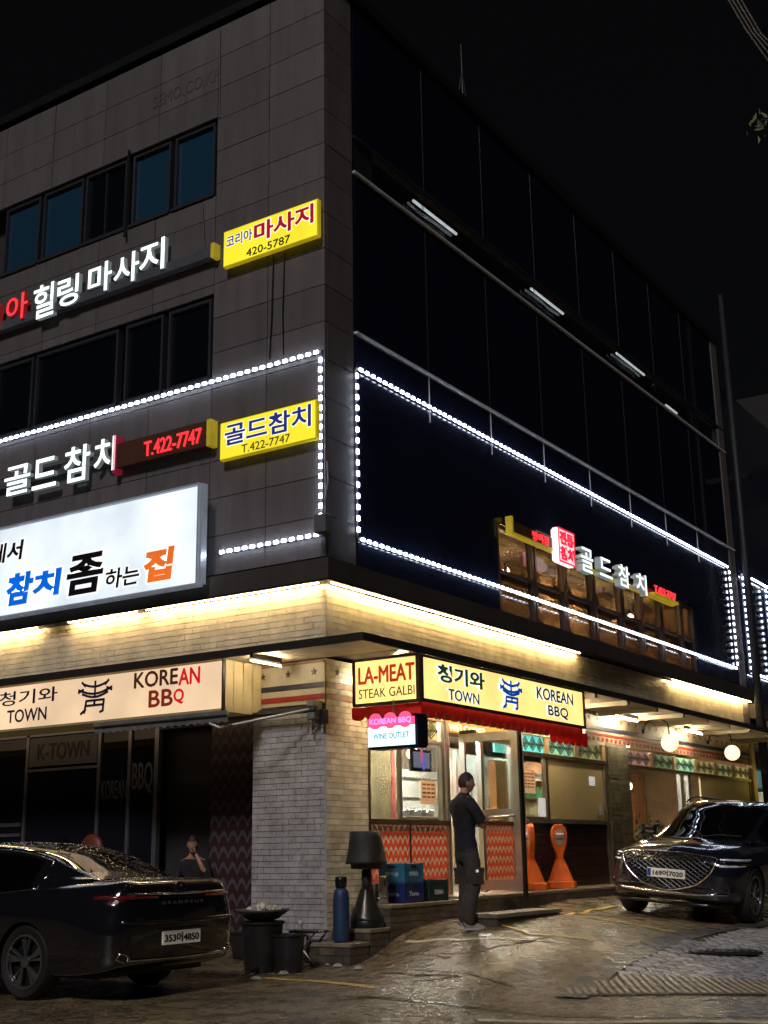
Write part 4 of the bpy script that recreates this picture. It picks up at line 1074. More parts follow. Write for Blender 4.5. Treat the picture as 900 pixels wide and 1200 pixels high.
# retractable awning cassette with folding arm
aw = thing('folded_awning', 'retracted grey awning with folding arm under the left sign', 'awning', (-1.5, -.6, 3.1))
aluw = M('awning_white_metal', (.25, .25, .24), .4, .3, var=.2)
a0, zt = LY(112, 843, -.95); a1, zb = LY(268, 834, -.95)
t = MB(); t.box(a0, a1, -1.0, -.94, 3.2, 3.26); t.build('front_bar', aluw, aw, bevel=.01)
t = MB()
n = 36
for k in range(n):
    x0 = a0 + (a1 - a0) * k / n; x1 = a0 + (a1 - a0) * (k + .94) / n
    t.add([(x0, -.96, 3.2), (x1, -.96, 3.2), (x1, -.955, 3.13 - .015 * (k % 2)), (x0, -.955, 3.13 - .015 * (k % 2))], [(0, 1, 2, 3)])
t.build('valance', M('grey_canvas', (.17, .16, .16), .9, var=.3, scale=9), aw)
t = MB(); t.box(a0 + .05, a1 + .8, -.22, -.12, 3.25, 3.33); t.build('cassette', M('dark_header'), aw, bevel=.02)
p0 = Vector((*LY(249, 853, -.9), 0)); t = MB()
A1 = Vector((-1.12, -.95, 3.12)); A2 = Vector((-1.0, -.9, 3.06)); A3 = Vector((-.05, -.15, 3.3))
t.tube([A1, A2], .022, 8); t.build('arm_end', aluw, aw)
t = MB(); t.tube([A2, A3], .02, 8); t.build('folding_arm', aluw, aw)
t = MB(); t.tube([(-3.0, -.95, 3.18), (-2.0, -.25, 3.22)], .025, 8); t.build('folding_arm', darkm, aw)
t = MB(); t.box(-.16, -.04, -.2, -.0, 3.16, 3.4); t.build('bracket', aluw, aw, bevel=.01)
t = MB(); t.tube([(-.1, -.12, 3.2), (-.14, -.14, 3.05), (-.1, -.16, 2.98), (-.04, -.14, 3.06)], .014, 6); t.build('crank_hook', aluw, aw)
t = MB(); t.box(.0, .06, -.14, -.03, 3.1, 3.28); props(t.build('corner_box', darkm), 'small dark junction box at the pillar corner under the canopy', 'junction box')

# ================================================================== SIGNS
yf = M('yellow_sign_face', (.8, .7, .03), .4, var=.1, scale=1.2, emit=(.84, .72, .03), es=.95)
ys = M('yellow_sign_side', (.5, .42, .02), .4, emit=(.5, .38, .01), es=.5)
ybot = M('yellow_trim', (.5, .42, .05), .35, emit=(.55, .4, .02), es=.35)
letr = M('white_letter_face', (.9, .95, .95), .4, var=.04, emit=(.86, 1.0, .97), es=1.6)
lets = M('letter_return', (.5, .55, .55), .4, emit=(.4, .5, .5), es=.18)
redl = M('red_letter_face', (.9, .05, .05), .4, emit=(1.0, .04, .05), es=1.1)
redp2 = M('sign_red_print', (.5, .005, .02), .5, var=.02, emit=(.5, .003, .02), es=.5)
blup = M('sign_blue_print', (.02, .03, .2), .5, var=.02, emit=(.02, .05, .35), es=.4)
blkp = M('sign_black_print', (.006, .006, .01), .5, var=.02)
halo = M('letter_outline', (.9, .9, .9), .5, emit=(.95, .95, .9), es=.9)
def yellow_sign(label, plane, px, texts, grp=None):
    x0, x1, z0, z1 = px
    o = thing('yellow_lightbox', label, 'sign', ((x0 + x1) / 2, -.1, z0), 0, grp)
    F = FRL(plane)
    t = MB(); fbox(t, F, x0, x1, z0, z1, -.09, -.006); t.build('box', ys, o, bevel=.012)
    t = MB(); fbox(t, F, x0 + .02, x1 - .02, z0 + .02, z1 - .02, -.006, .0); f_ = t.build('face', yf, o)
    for (s_, a0, a1, b0, b1, m, bd, ol) in texts:
        A0, A1 = x0 + (x1 - x0) * a0, x0 + (x1 - x0) * a1; B0, B1 = z0 + (z1 - z0) * b0, z0 + (z1 - z0) * b1
        if ol:
            t = MB(); ftext(t, F, s_, A0 - .01, A1 + .01, B0 - .01, B1 + .01, .0, .003, bd + .03); t.build('lettering_outline', halo, f_)
        t = MB(); ftext(t, F, s_, A0, A1, B0, B1, .0, .006, bd); t.build('lettering', m, f_)
    return o
yellow_sign('yellow lit sign with blue and red Korean letters over 420-5787', -.16, (-1.75, -.0, 9.9, 10.49),
            [('코리아', .04, .32, .5, .82, blup, .015, True), ('마사지', .34, .96, .38, .9, redp2, .03, True), ('420-5787', .26, .72, .07, .28, blkp, .02, False)])
yellow_sign('yellow lit sign with blue Korean letters over T.422-7747, inside the light string', -.16, (-1.74, -.03, 6.9, 7.47),
            [('골드참치', .06, .95, .34, .9, blup, .02, True), ('T.422-7747', .24, .74, .07, .28, M('grey_print', (.2, .18, .05), .5), .01, False)])
# channel letters on the left facade
def channel(parent, fr, s_, a0, a1, b0, b1, face, c=(.02, .1), bold=.012, nm='letter', shear=0):
    t = MB(); ftext(t, fr, s_, a0, a1, b0, b1, c[0], c[1], bold, 0, 1, shear)
    return t.build(nm, [face, lets if face is letr else M('red_return', (.3, .02, .02), .4, emit=(.4, .02, .02), es=.3)], parent)
F15 = FRL(-.08)
o = thing('channel_letter_sign', 'white and red lit Korean channel letters on a rail between the two left window rows', 'sign', (-5, -.1, 10.1))
t = MB(); fbox(t, F15, -9.0, -1.98, 10.17, 10.33, -.07, .06); t.build('rail', M('rail_metal', (.16, .17, .2), .4, .4), o)
t = MB(); fbox(t, F15, -2.0, -1.93, 10.15, 10.38, -.07, .07); t.build('rail_cap', ybot, o)
for (ch, u0, v0, u1, v1, m) in (('아', 6, 345, 32, 374, redl), ('힐', 38, 333, 63, 371, letr), ('링', 66, 324, 92, 357, letr), ('마', 102, 309, 131, 341, letr), ('사', 132, 298, 163, 330, letr), ('지', 162, 283, 193, 317, letr)):
    a0, a1, b0, b1 = pxL(-.2, u0 + 1, v0 + 4, u1 - 2, v1 - 4)
    channel(o, F15, ch, a0, a1, b0, b1, m)
for k, ch in enumerate('코리'): channel(o, F15, ch, -7.75 + k * .56, -7.27 + k * .56, 10.2, 10.65, redl)
o = thing('channel_letter_sign', 'white lit Korean channel letters on the left side just above the big white board', 'sign', (-5, -.1, 7.1))
for (ch, u0, v0, u1, v1) in (('골', 5, 546, 33, 578), ('드', 38, 537, 64, 571), ('참', 75, 523, 103, 563), ('치', 110, 513, 133, 553)):
    a0, a1, b0, b1 = pxL(-.2, u0, v0 + 3, u1, v1 - 3)
    channel(o, F15, ch, a0, a1, b0, b1, letr)
t = MB(); fbox(t, F15, -9.0, -3.8, 7.33, 7.42, -.07, .015); t.build('rail', M('rail_metal'), o)
o = thing('phone_number_sign', 'dark brown bar with glowing red T.422-7747 and a yellow end on the left side', 'sign', (-2.8, -.1, 7.2))
t = MB(); fbox(t, F15, -3.78, -1.98, 7.18, 7.56, -.06, .08); t.build('box', M('brown_bar', (.09, .035, .02), .5), o)
t = MB(); fbox(t, F15, -1.98, -1.9, 7.17, 7.57, -.06, .09); t.build('end_cap', ybot, o)
t = MB(); fbox(t, F15, -3.84, -3.785, 7.1, 7.7, -.06, .1); t.build('red_end', M('crimson', (.3, .02, .05), .4, emit=(.4, .02, .05), es=.3), o)
t = MB(); ftext(t, F15, 'T.422-7747', -3.2, -2.08, 7.24, 7.47, .08, .1, .012); t.build('lettering', redl, o)
# big white board
o = thing('white_lightbox', 'large white lit board with blue, black and orange Korean lettering above the left canopy', 'sign', (-4, -.3, 5.1))
F3 = FRL(-.38)
wface = M('white_board_face', (.8, .86, .92), .3, var=.2, scale=.8, emit=(.7, .79, .85), es=.98)
t = MB(); fbox(t, F3, -9.5, -1.9, 5.12, 6.53, -.12, -.02); t.build('box', M('white_box_side', (.45, .5, .56), .4, emit=(.25, .3, .36), es=.5), o)
t = MB(); fbox(t, F3, -9.5, -1.93, 5.14, 6.51, -.02, .0); f_ = t.build('face', wface, o)
for x in (-1.92, -1.86): 
    t = MB(); fbox(t, F3, x, x + .03, 5.11, 6.54, -.1 if x > -1.9 else -.02, .015); t.build('frame_rail', M('rail_bright', (.5, .52, .56), .3, .7, emit=(.2, .23, .28), es=.4), o)
t = MB(); fbox(t, F3, -9.5, -1.9, 6.53, 6.56, -.12, .015); fbox(t, F3, -9.5, -1.9, 5.09, 5.12, -.12, .015); t.build('frame_rail', M('rail_bright'), o)
bl_b = M('board_blue', (.0, .1, .65), .5, emit=(.0, .14, .72), es=.75); or_b = M('board_orange', (.75, .15, .02), .5, emit=(.85, .17, .02), es=.7)
def btxt(s_, u0, v0, u1, v1, m, bd, sh=.12, outl=True):
    a0, a1, b0, b1 = pxL(-.38, u0, v0, u1, v1)
    if outl:
        t = MB(); ftext(t, F3, s_, a0 - .025, a1 + .025, b0 - .025, b1 + .025, .0, .003, bd + .03, shear=sh); t.build('lettering_outline', halo, f_)
    t = MB(); ftext(t, F3, s_, a0, a1, b0, b1, .0, .007, bd, shear=sh); t.build('lettering', m, f_)
def LPX(s_, x0, x1, y0, y1, m, bd): btxt(s_, x0, y0, x1, y1, m, bd)
k_ = 250 / 900
# pixel boxes: left edge, top (at left), right edge, bottom (at right)
btxt('참', 9, 674, 37, 706, bl_b, .045); btxt('치', 40, 671, 70, 696, bl_b, .045)
btxt('좀', 80, 653, 120, 692, blkp, .03); btxt('하는', 124, 668, 163, 684, blkp, .02); btxt('집', 169, 646, 202, 678, or_b, .05)
btxt('에서', -10, 640, 26, 655, blkp, .03); 
a = MB(); fbox(a, F3, -8.9, -6.3, 5.35, 5.9, .0, .006)
# left canopy sign
warmf = M('warm_sign_face', (.8, .62, .42), .45, var=.22, scale=.9, emit=(.86, .60, .36), es=.75)
warms = M('cream_sign_side', (.45, .36, .2), .5, emit=(.5, .36, .12), es=.05)
o = thing('canopy_lightbox', 'long warm lit sign under the left canopy reading TOWN and KOREAN BBQ', 'sign', (-4, -.6, 3.3))
F9 = FRL(-.915)
t = MB(); fbox(t, F9, -10, -.95, 3.3, 3.9, -.03, 0); f_ = t.build('face', warmf, o)
t = MB(); fbox(t, F9, -10, -.95, 3.27, 3.3, -.6, .01); t.build('bottom_tray', warms, o)
for k in range(4):
    t = MB(); y = -.88 + k * .19; t.box(-.975, -.945, y, y + .17, 3.3, 3.92); t.build('side_panel', warms, o)
t = MB(); fbox(t, F9, -.95, -.93, 3.27, 3.93, -.04, .012); t.build('corner_trim', darkm, o)
brn = M('brown_print', (.16, .05, .025), .5); redk = M('bright_red_print', (.65, .01, .02), .5, emit=(.75, .01, .02), es=.55); nvy = M('navy_print', (.012, .012, .06), .5, var=.02)
def ptxt(F, f_, pxs, s_, m, bd, c=.004):
    a0, a1, b0, b1 = pxs
    t = MB(); ftext(t, F, s_, a0, a1, b0, b1, .0, c, bd); t.build('lettering', m, f_)
def pl(u0, v0, u1, v1): return pxL(-.915, u0, v0, u1, v1)
ptxt(F9, f_, pl(158, 789, 208, 801), 'KORE', brn, .06); 
f_.children[-1].name = 'lettering'
ptxt(F9, f_, pl(210, 784, 234, 800), 'AN', redk, .06)
ptxt(F9, f_, pl(175, 810, 202, 826), 'BB', M('rust_print', (.4, .04, .02), .5, emit=(.4, .03, .01), es=.2), .06); ptxt(F9, f_, pl(204, 808, 215, 824), 'Q', redk, .06)
ptxt(F9, f_, pl(0, 812, 67, 821), '청기와', nvy, .01); ptxt(F9, f_, pl(9, 833, 54, 843), 'TOWN', nvy, .04)
def logo(F, par, a0, a1, b0, b1, m, c=.005, w=None):
    W_, H_ = a1 - a0, b1 - b0; w = w or W_ * .05
    P = lambda x, y: (a0 + W_ * x, b0 + H_ * y)
    arc = lambda y, xl, xr, dip: [P(xl + (xr - xl) * t_ / 8, y - dip * math.sin(PI * t_ / 8)) for t_ in range(9)]
    t = MB()
    for k_i, st in enumerate((arc(.92, .15, .85, .10), arc(.76, .0, 1.0, .16), arc(.62, .12, .88, .12), [P(.5, .98), P(.5, .5)], [P(.1, .98), P(.2, .86)], [P(.9, .98), P(.8, .86)],
               [P(.0, .68), P(.14, .76)], [P(1, .68), P(.86, .76)],
               [P(.2, .04), P(.25, .4), P(.78, .4), P(.76, .06), P(.68, .03)], [P(.25, .25), P(.76, .25)], [P(.24, .14), P(.1, .02)], [P(.5, .4), P(.5, .25)])):
        fstroke(t, F, st, w, 0, c + .0006 * k_i)
    return t.build('emblem', m, par)
a0, a1, b0, b1 = pl(93, 800, 130, 834); logo(F9, f_, a0, a1, b0, b1, nvy)

# LA-MEAT box
la = thing('yellow_lightbox', 'square yellow lit corner sign reading LA-MEAT over STEAK GALBI', 'sign', (.7, .4, 3.34))
FA = FRL(.35)
cface = M('cream_yellow_face', (.85, .68, .25), .4, var=.14, scale=1.5, emit=(1.0, .76, .24), es=1.2)
t = MB(); fbox(t, FA, .2, .93, 3.36, 3.92, -.22, -.03); t.build('box', M('glowing_box_back', (.6, .5, .3), .5, emit=(1, .72, .3), es=.6), la)  # back of the sign box made to glow onto pillar and soffit
t = MB(); fbox(t, FA, .22, 1.15, 3.37, 3.91, -.028, -.0); f_ = t.build('face', cface, la)
for (a0, a1, b0, b1) in ((.18, 1.2, 3.91, 3.94), (.18, 1.2, 3.33, 3.37), (.18, .22, 3.37, 3.91), (1.15, 1.2, 3.37, 3.91)):
    t = MB(); fbox(t, FA, a0, a1, b0, b1, -.03, .015); t.build('frame', M('dark_sign_frame', (.06, .03, .02), .4), la)
latx = M('lamet_red', (.6, .04, .01), .5, emit=(.7, .05, .01), es=.5); grn = M('olive_print', (.12, .12, .01), .5)
ptxt(FA, f_, (.27, 1.12, 3.62, 3.83), 'LA-MEAT', latx, .06)
ptxt(FA, f_, (.27, 1.12, 3.43, 3.55), 'STEAK GALBI', grn, .004)
# big corner sign facing right
bs = thing('canopy_lightbox', 'long cream yellow lit sign with emblem over the door reading TOWN and KOREAN BBQ', 'sign', (1.1, 2.8, 3.34))
FB = FRR(1.2)
t = MB(); fbox(t, FB, .385, 5.22, 3.36, 3.91, -.22, -.03); t.build('box', M('glowing_box_back'), bs)
t = MB(); fbox(t, FB, .42, 5.18, 3.38, 3.9, -.028, 0); f_ = t.build('face', cface, bs)
for (a0, a1, b0, b1) in ((.36, 5.24, 3.9, 3.93), (.36, 5.24, 3.34, 3.38), (.36, .42, 3.38, 3.9), (5.18, 5.24, 3.38, 3.9)):
    t = MB(); fbox(t, FB, a0, a1, b0, b1, -.03, .015); t.build('frame', M('dark_sign_frame'), bs)
drk = M('dark_green_print', (.03, .06, .035), .5, var=.5, scale=9, emit=(.03, .2, .13), es=.12); blu = M('bright_blue_print', (.01, .08, .5), .5, emit=(.0, .1, .6), es=.4)
dkb = M('umber_print', (.12, .04, .03), .5)
wht_o = M('white_print_edge', (.9, .95, .9), .5, emit=(.95, 1, .95), es=1.0)
def ptxt2(box, s_, m, bd):
    a0, a1, b0, b1 = box
    t = MB(); ftext(t, FB, s_, a0 - .05, a1 - .015, b0 - .01, b1 + .005, 0, .003, bd + .01); t.build('lettering_edge', wht_o, f_)
    t = MB(); ftext(t, FB, s_, a0, a1, b0, b1, 0, .006, bd); t.build('lettering', m, f_)
ptxt2((.78, 2.02, 3.63, 3.86), '청기와', drk, .03); ptxt2((1.05, 1.85, 3.42, 3.56), 'TOWN', drk, .04)
logo(FB, f_, 2.42, 3.05, 3.44, 3.84, wht_o, .003, .05); logo(FB, f_, 2.47, 3.1, 3.44, 3.84, blu, .008, .036)
ptxt2((3.6, 4.82, 3.67, 3.84), 'KOREAN', dkb, .05); ptxt2((3.95, 4.62, 3.43, 3.6), 'BBQ', dkb, .05)
# red scalloped awnings
redc = M('red_canvas_glow', (.8, .02, .015), .7, var=.25, scale=6, bump=.2, emit=(.8, .015, .01), es=.1)  # canvas given a faint glow to brighten its red
wtri = M('white_canvas_tooth', (.9, .85, .7), .7)
sa = thing('scalloped_valance', 'long red scalloped valance with white teeth under the big sign over the door', 'valance', (1.1, 3, 3.1))
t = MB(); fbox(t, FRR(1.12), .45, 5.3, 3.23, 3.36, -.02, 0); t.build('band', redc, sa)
def scallop(mb, fr, a, w, z, h, c0, c1):
    n = 6; vs = []
    for cc in (c0, c1):
        vs.append(fr.p(a, z, cc)); vs.append(fr.p(a + w, z, cc))
        for k in range(n + 1):
            q = PI * k / n; vs.append(fr.p(a + w / 2 + w / 2 * math.cos(q), z - h * .4 - h * .6 * math.sin(q), cc))
    m = n + 3
    mb.add(vs, [tuple([0] + list(range(m - 1, 1, -1)) + [1])[::-1], tuple([m] + list(range(2 * m - 1, m + 1, -1)) + [m + 1])] + [((k) , (k + 1), m + k + 1, m + k) for k in range(1, m - 1)])
k = 0; y = .45
while y < 5.2:
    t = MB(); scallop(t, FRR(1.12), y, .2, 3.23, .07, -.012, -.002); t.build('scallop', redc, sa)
    if y < 3.9:
        t = MB(); q = y + .2; t.add([FRR(1.12).p(q - .045, 3.155, .002), FRR(1.12).p(q + .045, 3.155, .002), FRR(1.12).p(q, 3.25, .004)], [(0, 1, 2)]); t.build('tooth', wtri, sa)
    y += .205
sb = thing('scalloped_valance', 'short red scalloped valance under the square LA-MEAT sign', 'valance', (.7, .4, 3.2))
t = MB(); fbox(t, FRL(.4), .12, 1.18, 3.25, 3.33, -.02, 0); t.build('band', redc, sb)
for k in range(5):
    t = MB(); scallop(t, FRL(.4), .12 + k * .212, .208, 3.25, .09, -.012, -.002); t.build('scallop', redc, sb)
sc2 = thing('scalloped_valance', 'smaller drooping red valance right of the door below the big sign', 'valance', (.9, 5, 3.1))
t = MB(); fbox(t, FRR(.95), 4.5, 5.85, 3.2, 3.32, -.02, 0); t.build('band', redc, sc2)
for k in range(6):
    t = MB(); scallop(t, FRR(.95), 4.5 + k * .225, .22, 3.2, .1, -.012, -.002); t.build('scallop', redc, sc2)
# small hanging pink / white lightbox
hb = thing('hanging_lightbox', 'small hanging lit sign, pink KOREAN BBQ strip over white WINE OUTLET panel', 'sign', (.9, .15, 2.78))
FH = FRL(.12)
t = MB(); fbox(t, FH, .54, 1.27, 2.76, 3.17, -.3, -.012); t.build('box', M('dark_navy_box', (.012, .014, .03), .3), hb, bevel=.02)
t = MB(); fbox(t, FH, .56, 1.25, 2.79, 3.03, -.012, 0); f1 = t.build('white_face', M('wine_face', (.7, .95, 1), .4, var=.02, emit=(.58, .92, 1.0), es=1.5), hb)
t = MB(); fbox(t, FH, .56, 1.25, 3.035, 3.13, -.012, 0)
for k in range(3): t.lathe([(.1, -.012), (.1, .0)], (.68 + k * .22, .12, 3.1), 16, axis='y')
f2 = t.build('pink_face', M('pink_face', (.9, .1, .2), .4, var=.02, emit=(1, .08, .2), es=1.2), hb)
t = MB(); ftext(t, FH, 'KOREAN BBQ', .6, 1.21, 3.05, 3.13, .002, .014, .03); t.build('lettering', M('violet_letter', (.5, .35, .9), .4, emit=(.45, .32, 1), es=1.3), f2)
t = MB(); ftext(t, FH, 'WINE OUTLET', .64, 1.17, 2.88, 2.95, .0, .004, .01); t.build('lettering', M('grey_letter', (.08, .08, .12), .5), f1)
for k in range(7):
    for z in (2.81, 3.01):
        t = MB(); a = .6 + k * .102; fbox(t, FH, a, a + .014, z, z + .012, .0, .004); t.build('dot', M('grey_letter'), f1)
t = MB(); t.tube([(.9, .2, 3.14), (.9, .2, 3.36)], .012, 6); t.build('hanger', alum, hb)

# ---- right facade second floor sign group
o = thing('channel_letter_sign', 'white lit Korean channel letters with red seal on the dark glass side', 'sign', (.15, 9, 6.5))
FC = FRR(.14)
Y0, Y1 = 5.15, 7.0
t = MB(); fbox(t, FC, 5.12, 7.1, 6.66, 6.86, -.1, .0); t.build('left_bar', M('brown_bar'), o)
t = MB(); fbox(t, FC, 5.06, 5.12, 6.62, 6.93, -.1, .02); fbox(t, FC, 5.12, 7.1, 6.62, 6.66, -.1, .02); t.build('yellow_trim', ybot, o)
t = MB(); ftext(t, FC, '방이점', 5.85, 6.45, 6.68, 6.84, .0, .02, .005); t.build('lettering', redl, o)
t = MB(); fbox(t, FC, 7.1, 12.6, 6.55, 6.62, -.1, -.03); t.build('rail', ybot, o)
a0, a1, b0, b1 = pxR(.14, 646, 627, 667, 667)
b0, b1 = 6.42, 7.05
t = MB(); fbox(t, FC, a0, a1, b0, b1, -.02, .13); sl_ = t.build('seal_box', M('seal_white', (.9, .8, .8), .4, emit=(1, .8, .82), es=1.0), o, bevel=.03)
t = MB(); ftext(t, FC, '전통', a0 + .05, a1 - .05, b0 + .33, b1 - .05, .13, .14, .06); ftext(t, FC, '참치', a0 + .05, a1 - .05, b0 + .05, b0 + .3, .13, .14, .06)
t.build('seal_lettering', M('seal_red', (.8, .03, .05), .4, emit=(1, .03, .08), es=.8), sl_)
t = MB()
for q in ((a0, a1, b0, b0 + .03), (a0, a1, b1 - .03, b1), (a0, a0 + .03, b0 + .03, b1 - .03), (a1 - .03, a1, b0 + .03, b1 - .03)): fbox(t, FC, *q, .131, .139)
t.build('seal_border', M('seal_red'), sl_)
for (ch, u0, u1, vt, vb) in (('골', 676, 692, 640, 674), ('드', 698, 714, 652, 680), ('참', 720, 735, 660, 691), ('치', 741, 755, 670, 699)):
    ya, zt = RX(u0, vt, .2); yb, zb = RX(u1, vb, .2)
    channel(o, FC, ch, ya, yb, zb, zt, letr, (.0, .13))
t = MB(); fbox(t, FC, 11.35, 12.75, 6.6, 6.66, -.1, .02); t.build('yellow_trim', ybot, o)
t = MB(); ftext(t, FC, 'T.422-7747', 11.45, 12.65, 6.67, 6.83, -.02, .01, .01); t.build('lettering', redl, o)

# ================================================================== LED STRINGS
ledm = M('led_white', (1, 1, 1), .4, var=.5, scale=14, emit=(.72, .82, 1.0), es=17.0)
stripm = M('led_channel', (.1, .1, .12), .5)
def led_string(label, fr, segs, sp=.125, loc=(0, 0, 6)):
    o = thing('led_string', label, 'light string', loc, 0, 'white light strings outlining the second floor')
    horiz = MB(); fbox(horiz, fr, -.032, .032, -.022, .022, -.008, .012); ho = horiz.build('h', ledm); hm_ = ho.data; bpy.data.objects.remove(ho)
    vert = MB(); fbox(vert, fr, -.022, .022, -.032, .032, -.008, .012); vo = vert.build('v', ledm); vm_ = vo.data; bpy.data.objects.remove(vo)
    for (A, B) in segs:
        A = Vector(A); B = Vector(B); L = (B - A).length; n = int(L / sp)
        t = MB(); w = .02
        lo = (min(A.x, B.x) - w, max(A.x, B.x) + w, min(A.y, B.y) - w, max(A.y, B.y) + w)
        fbox(t, fr, *lo, .012, .03); t.build('channel', stripm, o)
        for k in range(n):
            p = A.lerp(B, (k + .5) / n); me = hm_ if abs(B.x - A.x) > abs(B.y - A.y) else vm_
            q = link('led', me, o); q.location = fr.p(p.x, p.y, .045) - Vector(loc)
    return o
led_string('white light string framing the left stone side round the lower yellow sign', FL, [((-9, 8.2), (-.05, 8.2)), ((-.045, 8.14), (-.045, 5.64)), ((-.05, 5.6), (-1.82, 5.6))], .135)
led_string('white light string framing the dark glass side in one long rectangle', FRT, [((.74, 8.18), (16.75, 8.18)), ((.71, 8.14), (.71, 5.72)), ((.74, 5.68), (16.75, 5.68)), ((16.79, 8.14), (16.79, 5.72))], .155)
led_string('far white light string on the neighbouring building past the pole', FRR(.02), [((17.75, 8.18), (24, 8.18)), ((17.7, 8.14), (17.7, 5.72)), ((17.75, 5.68), (24, 5.68)), ((19.6, 8.14), (19.6, 5.72))], .16)
# ================================================================== GLOBE LAMPS
globe = M('globe_glass', (1, .9, .7), .3, var=.05, emit=(1, .8, .46), es=1.6)
for k, (y, z, lb_) in enumerate(((6.33, 3.43, 'round white globe lamp half hidden behind the end of the big yellow sign'), (10.62, 3.5, 'round white globe lamp on a black gooseneck above the middle leaded windows'), (14.35, 3.52, 'round white globe lamp on a black gooseneck nearest the far end of the shopfront'))):
    o = thing('globe_lamp', lb_, 'wall lamp', (.02, y, z), 0, 'globe lamps on the shopfront')
    t = MB(); t.ball((.5, 0, 0), .165, 14); t.build('lamp_globe', globe, o, world=False, smooth=True)
    pts = [(0, -.1, .25), (.05, -.1, .3)] + [(.27 - .23 * math.cos(q), -.1 + .1 * (i / 8), .32 + .16 * math.sin(q)) for i, q in enumerate([PI * k_ / 8 for k_ in range(9)])] + [(.5, 0, .17)]
    t = MB(); t.tube(pts, .014, 6); t.build('gooseneck', darkm, o, world=False, smooth=True)
    t = MB(); t.lathe([(.05, 0), (.05, .025), (.02, .04)], (0, -.1, .25), 10, axis='x'); t.build('wall_plate', darkm, o, world=False)
# ================================================================== NEIGHBOURS, POLES, WIRES
nb = thing('neighbouring_building', 'dark glass building continuing the street beyond the light string', 'building', (-4, 24, .6))
t = MB(); t.box(-9, -.02, 17.6, 32, .3, 13.2); t.build('body', pan, nb)
for k in range(6):
    t = MB(); t.box(-.02, .0, 17.62 + k * 2, 19.58 + k * 2, 5.0, 8.6); t.build('cladding_panel', pan, nb)
t = MB(); t.box(-.05, .3, 17.5, 32, 4.55, 4.9); t.build('ledge', ledge, nb)
t = MB(); t.box(.0, .06, 17.7, 18.6, 4.6, 4.85); 
t = MB(); t.box(.3, .5, 17.8, 19.2, 4.2, 4.5); t.build('shop_sign', M('dark_sign_case', (.06, .05, .05), .5), nb)
t = MB(); t.box(.52, .54, 17.75, 18.15, 4.38, 4.62); t.build('lit_panel', M('tan_glow', (.6, .45, .3), .5, emit=(.7, .5, .3), es=.6), nb)
ys2 = thing('yellow_lightbox', 'yellow and pale blue lit sign at the far right edge beyond the shopfront', 'sign', (.6, 18.5, 2.9))
t = MB(); t.box(.3, .5, 17.6, 18.3, 2.75, 3.4); t.build('face', M('yellow_far', (.8, .6, .1), .4, emit=(1, .75, .1), es=1.0), ys2)
t = MB(); t.box(.45, .65, 18.4, 20, 3.0, 3.4); t.build('panel', M('cyan_far', (.4, .7, .8), .4, var=.6, scale=5, emit=(.4, .8, .85), es=.9), ys2)
t = MB(); t.box(.0, .1, 17.6, 19.4, .8, 2.8); t.build('window', M('lit_far_window', (.4, .4, .3), .4, var=.6, scale=3, emit=(.5, .5, .35), es=.5), nb)
t = MB(); t.lathe([(.16, 0), (.16, .02)], (.1, 18.3, 2.2), 16, axis='x'); t.build('round_logo', M('blue_disc', (.1, .12, .5), .4, emit=(.3, .3, .9), es=.4), nb)
fb_ = thing('brown_block', 'brown walled block rising at the right edge behind the dark buildings', 'building', (2, 44, .3))
t = MB(); t.box(-8.2, 6, 36, 46, .1, 19.5); t.build('wall', M('brown_far_wall', (.009, .008, .007), .7, var=.3, scale=.5), fb_)
for k in range(4):
    for j in range(3):
        t = MB(); t.box(-2 + j * 2.6, -.8 + j * 2.6, 35.95, 36.0, 5 + k * 3.3, 6.5 + k * 3.3); t.build('window', blackg, fb_)
polem = M('pole_concrete', (.012, .013, .016), .6, var=.2)
t = MB(); t.tube([(.45, 16.85, .7), (.45, 16.85, 15.4)], [.11, .07], 12); o = centre_thing('utility_pole', 'dark slim pole standing between the two light strings at the building end', 'pole', t, polem, smooth=True)
t = MB(); t.tube([(1.0, 21.0, .5), (1.0, 21.0, 13.0)], [.12, .09], 12); t.box(.4, 1.7, 20.9, 21.1, 11.6, 11.75); o = centre_thing('utility_pole', 'second dark pole further along the street at the right edge', 'pole', t, polem)
t = MB()
# bundle of overhead cables at the upper right
cb = thing('overhead_cables', 'bundle of pale overhead cables crossing the top right corner', 'cables', (8, -6, 7))
def wp(u, v, d): r = ray(u, v).normalized(); return CAMPOS + r * d
cm = M('cable', (.8, .8, .82), .5)
for k in range(4):
    A = wp(830 + k * 5, -40, 7.5); B = wp(908 + k * 6, 82 - k * 3, 9.5 + k * .03)
    mid = (A + B) / 2 - Vector((0, 0, .04 + .02 * k))
    t = MB(); t.tube([A + (A - B) * 4, A, mid, B, B + (B - A) * 5], .0042, 5); t.build('cable', cm, cb)
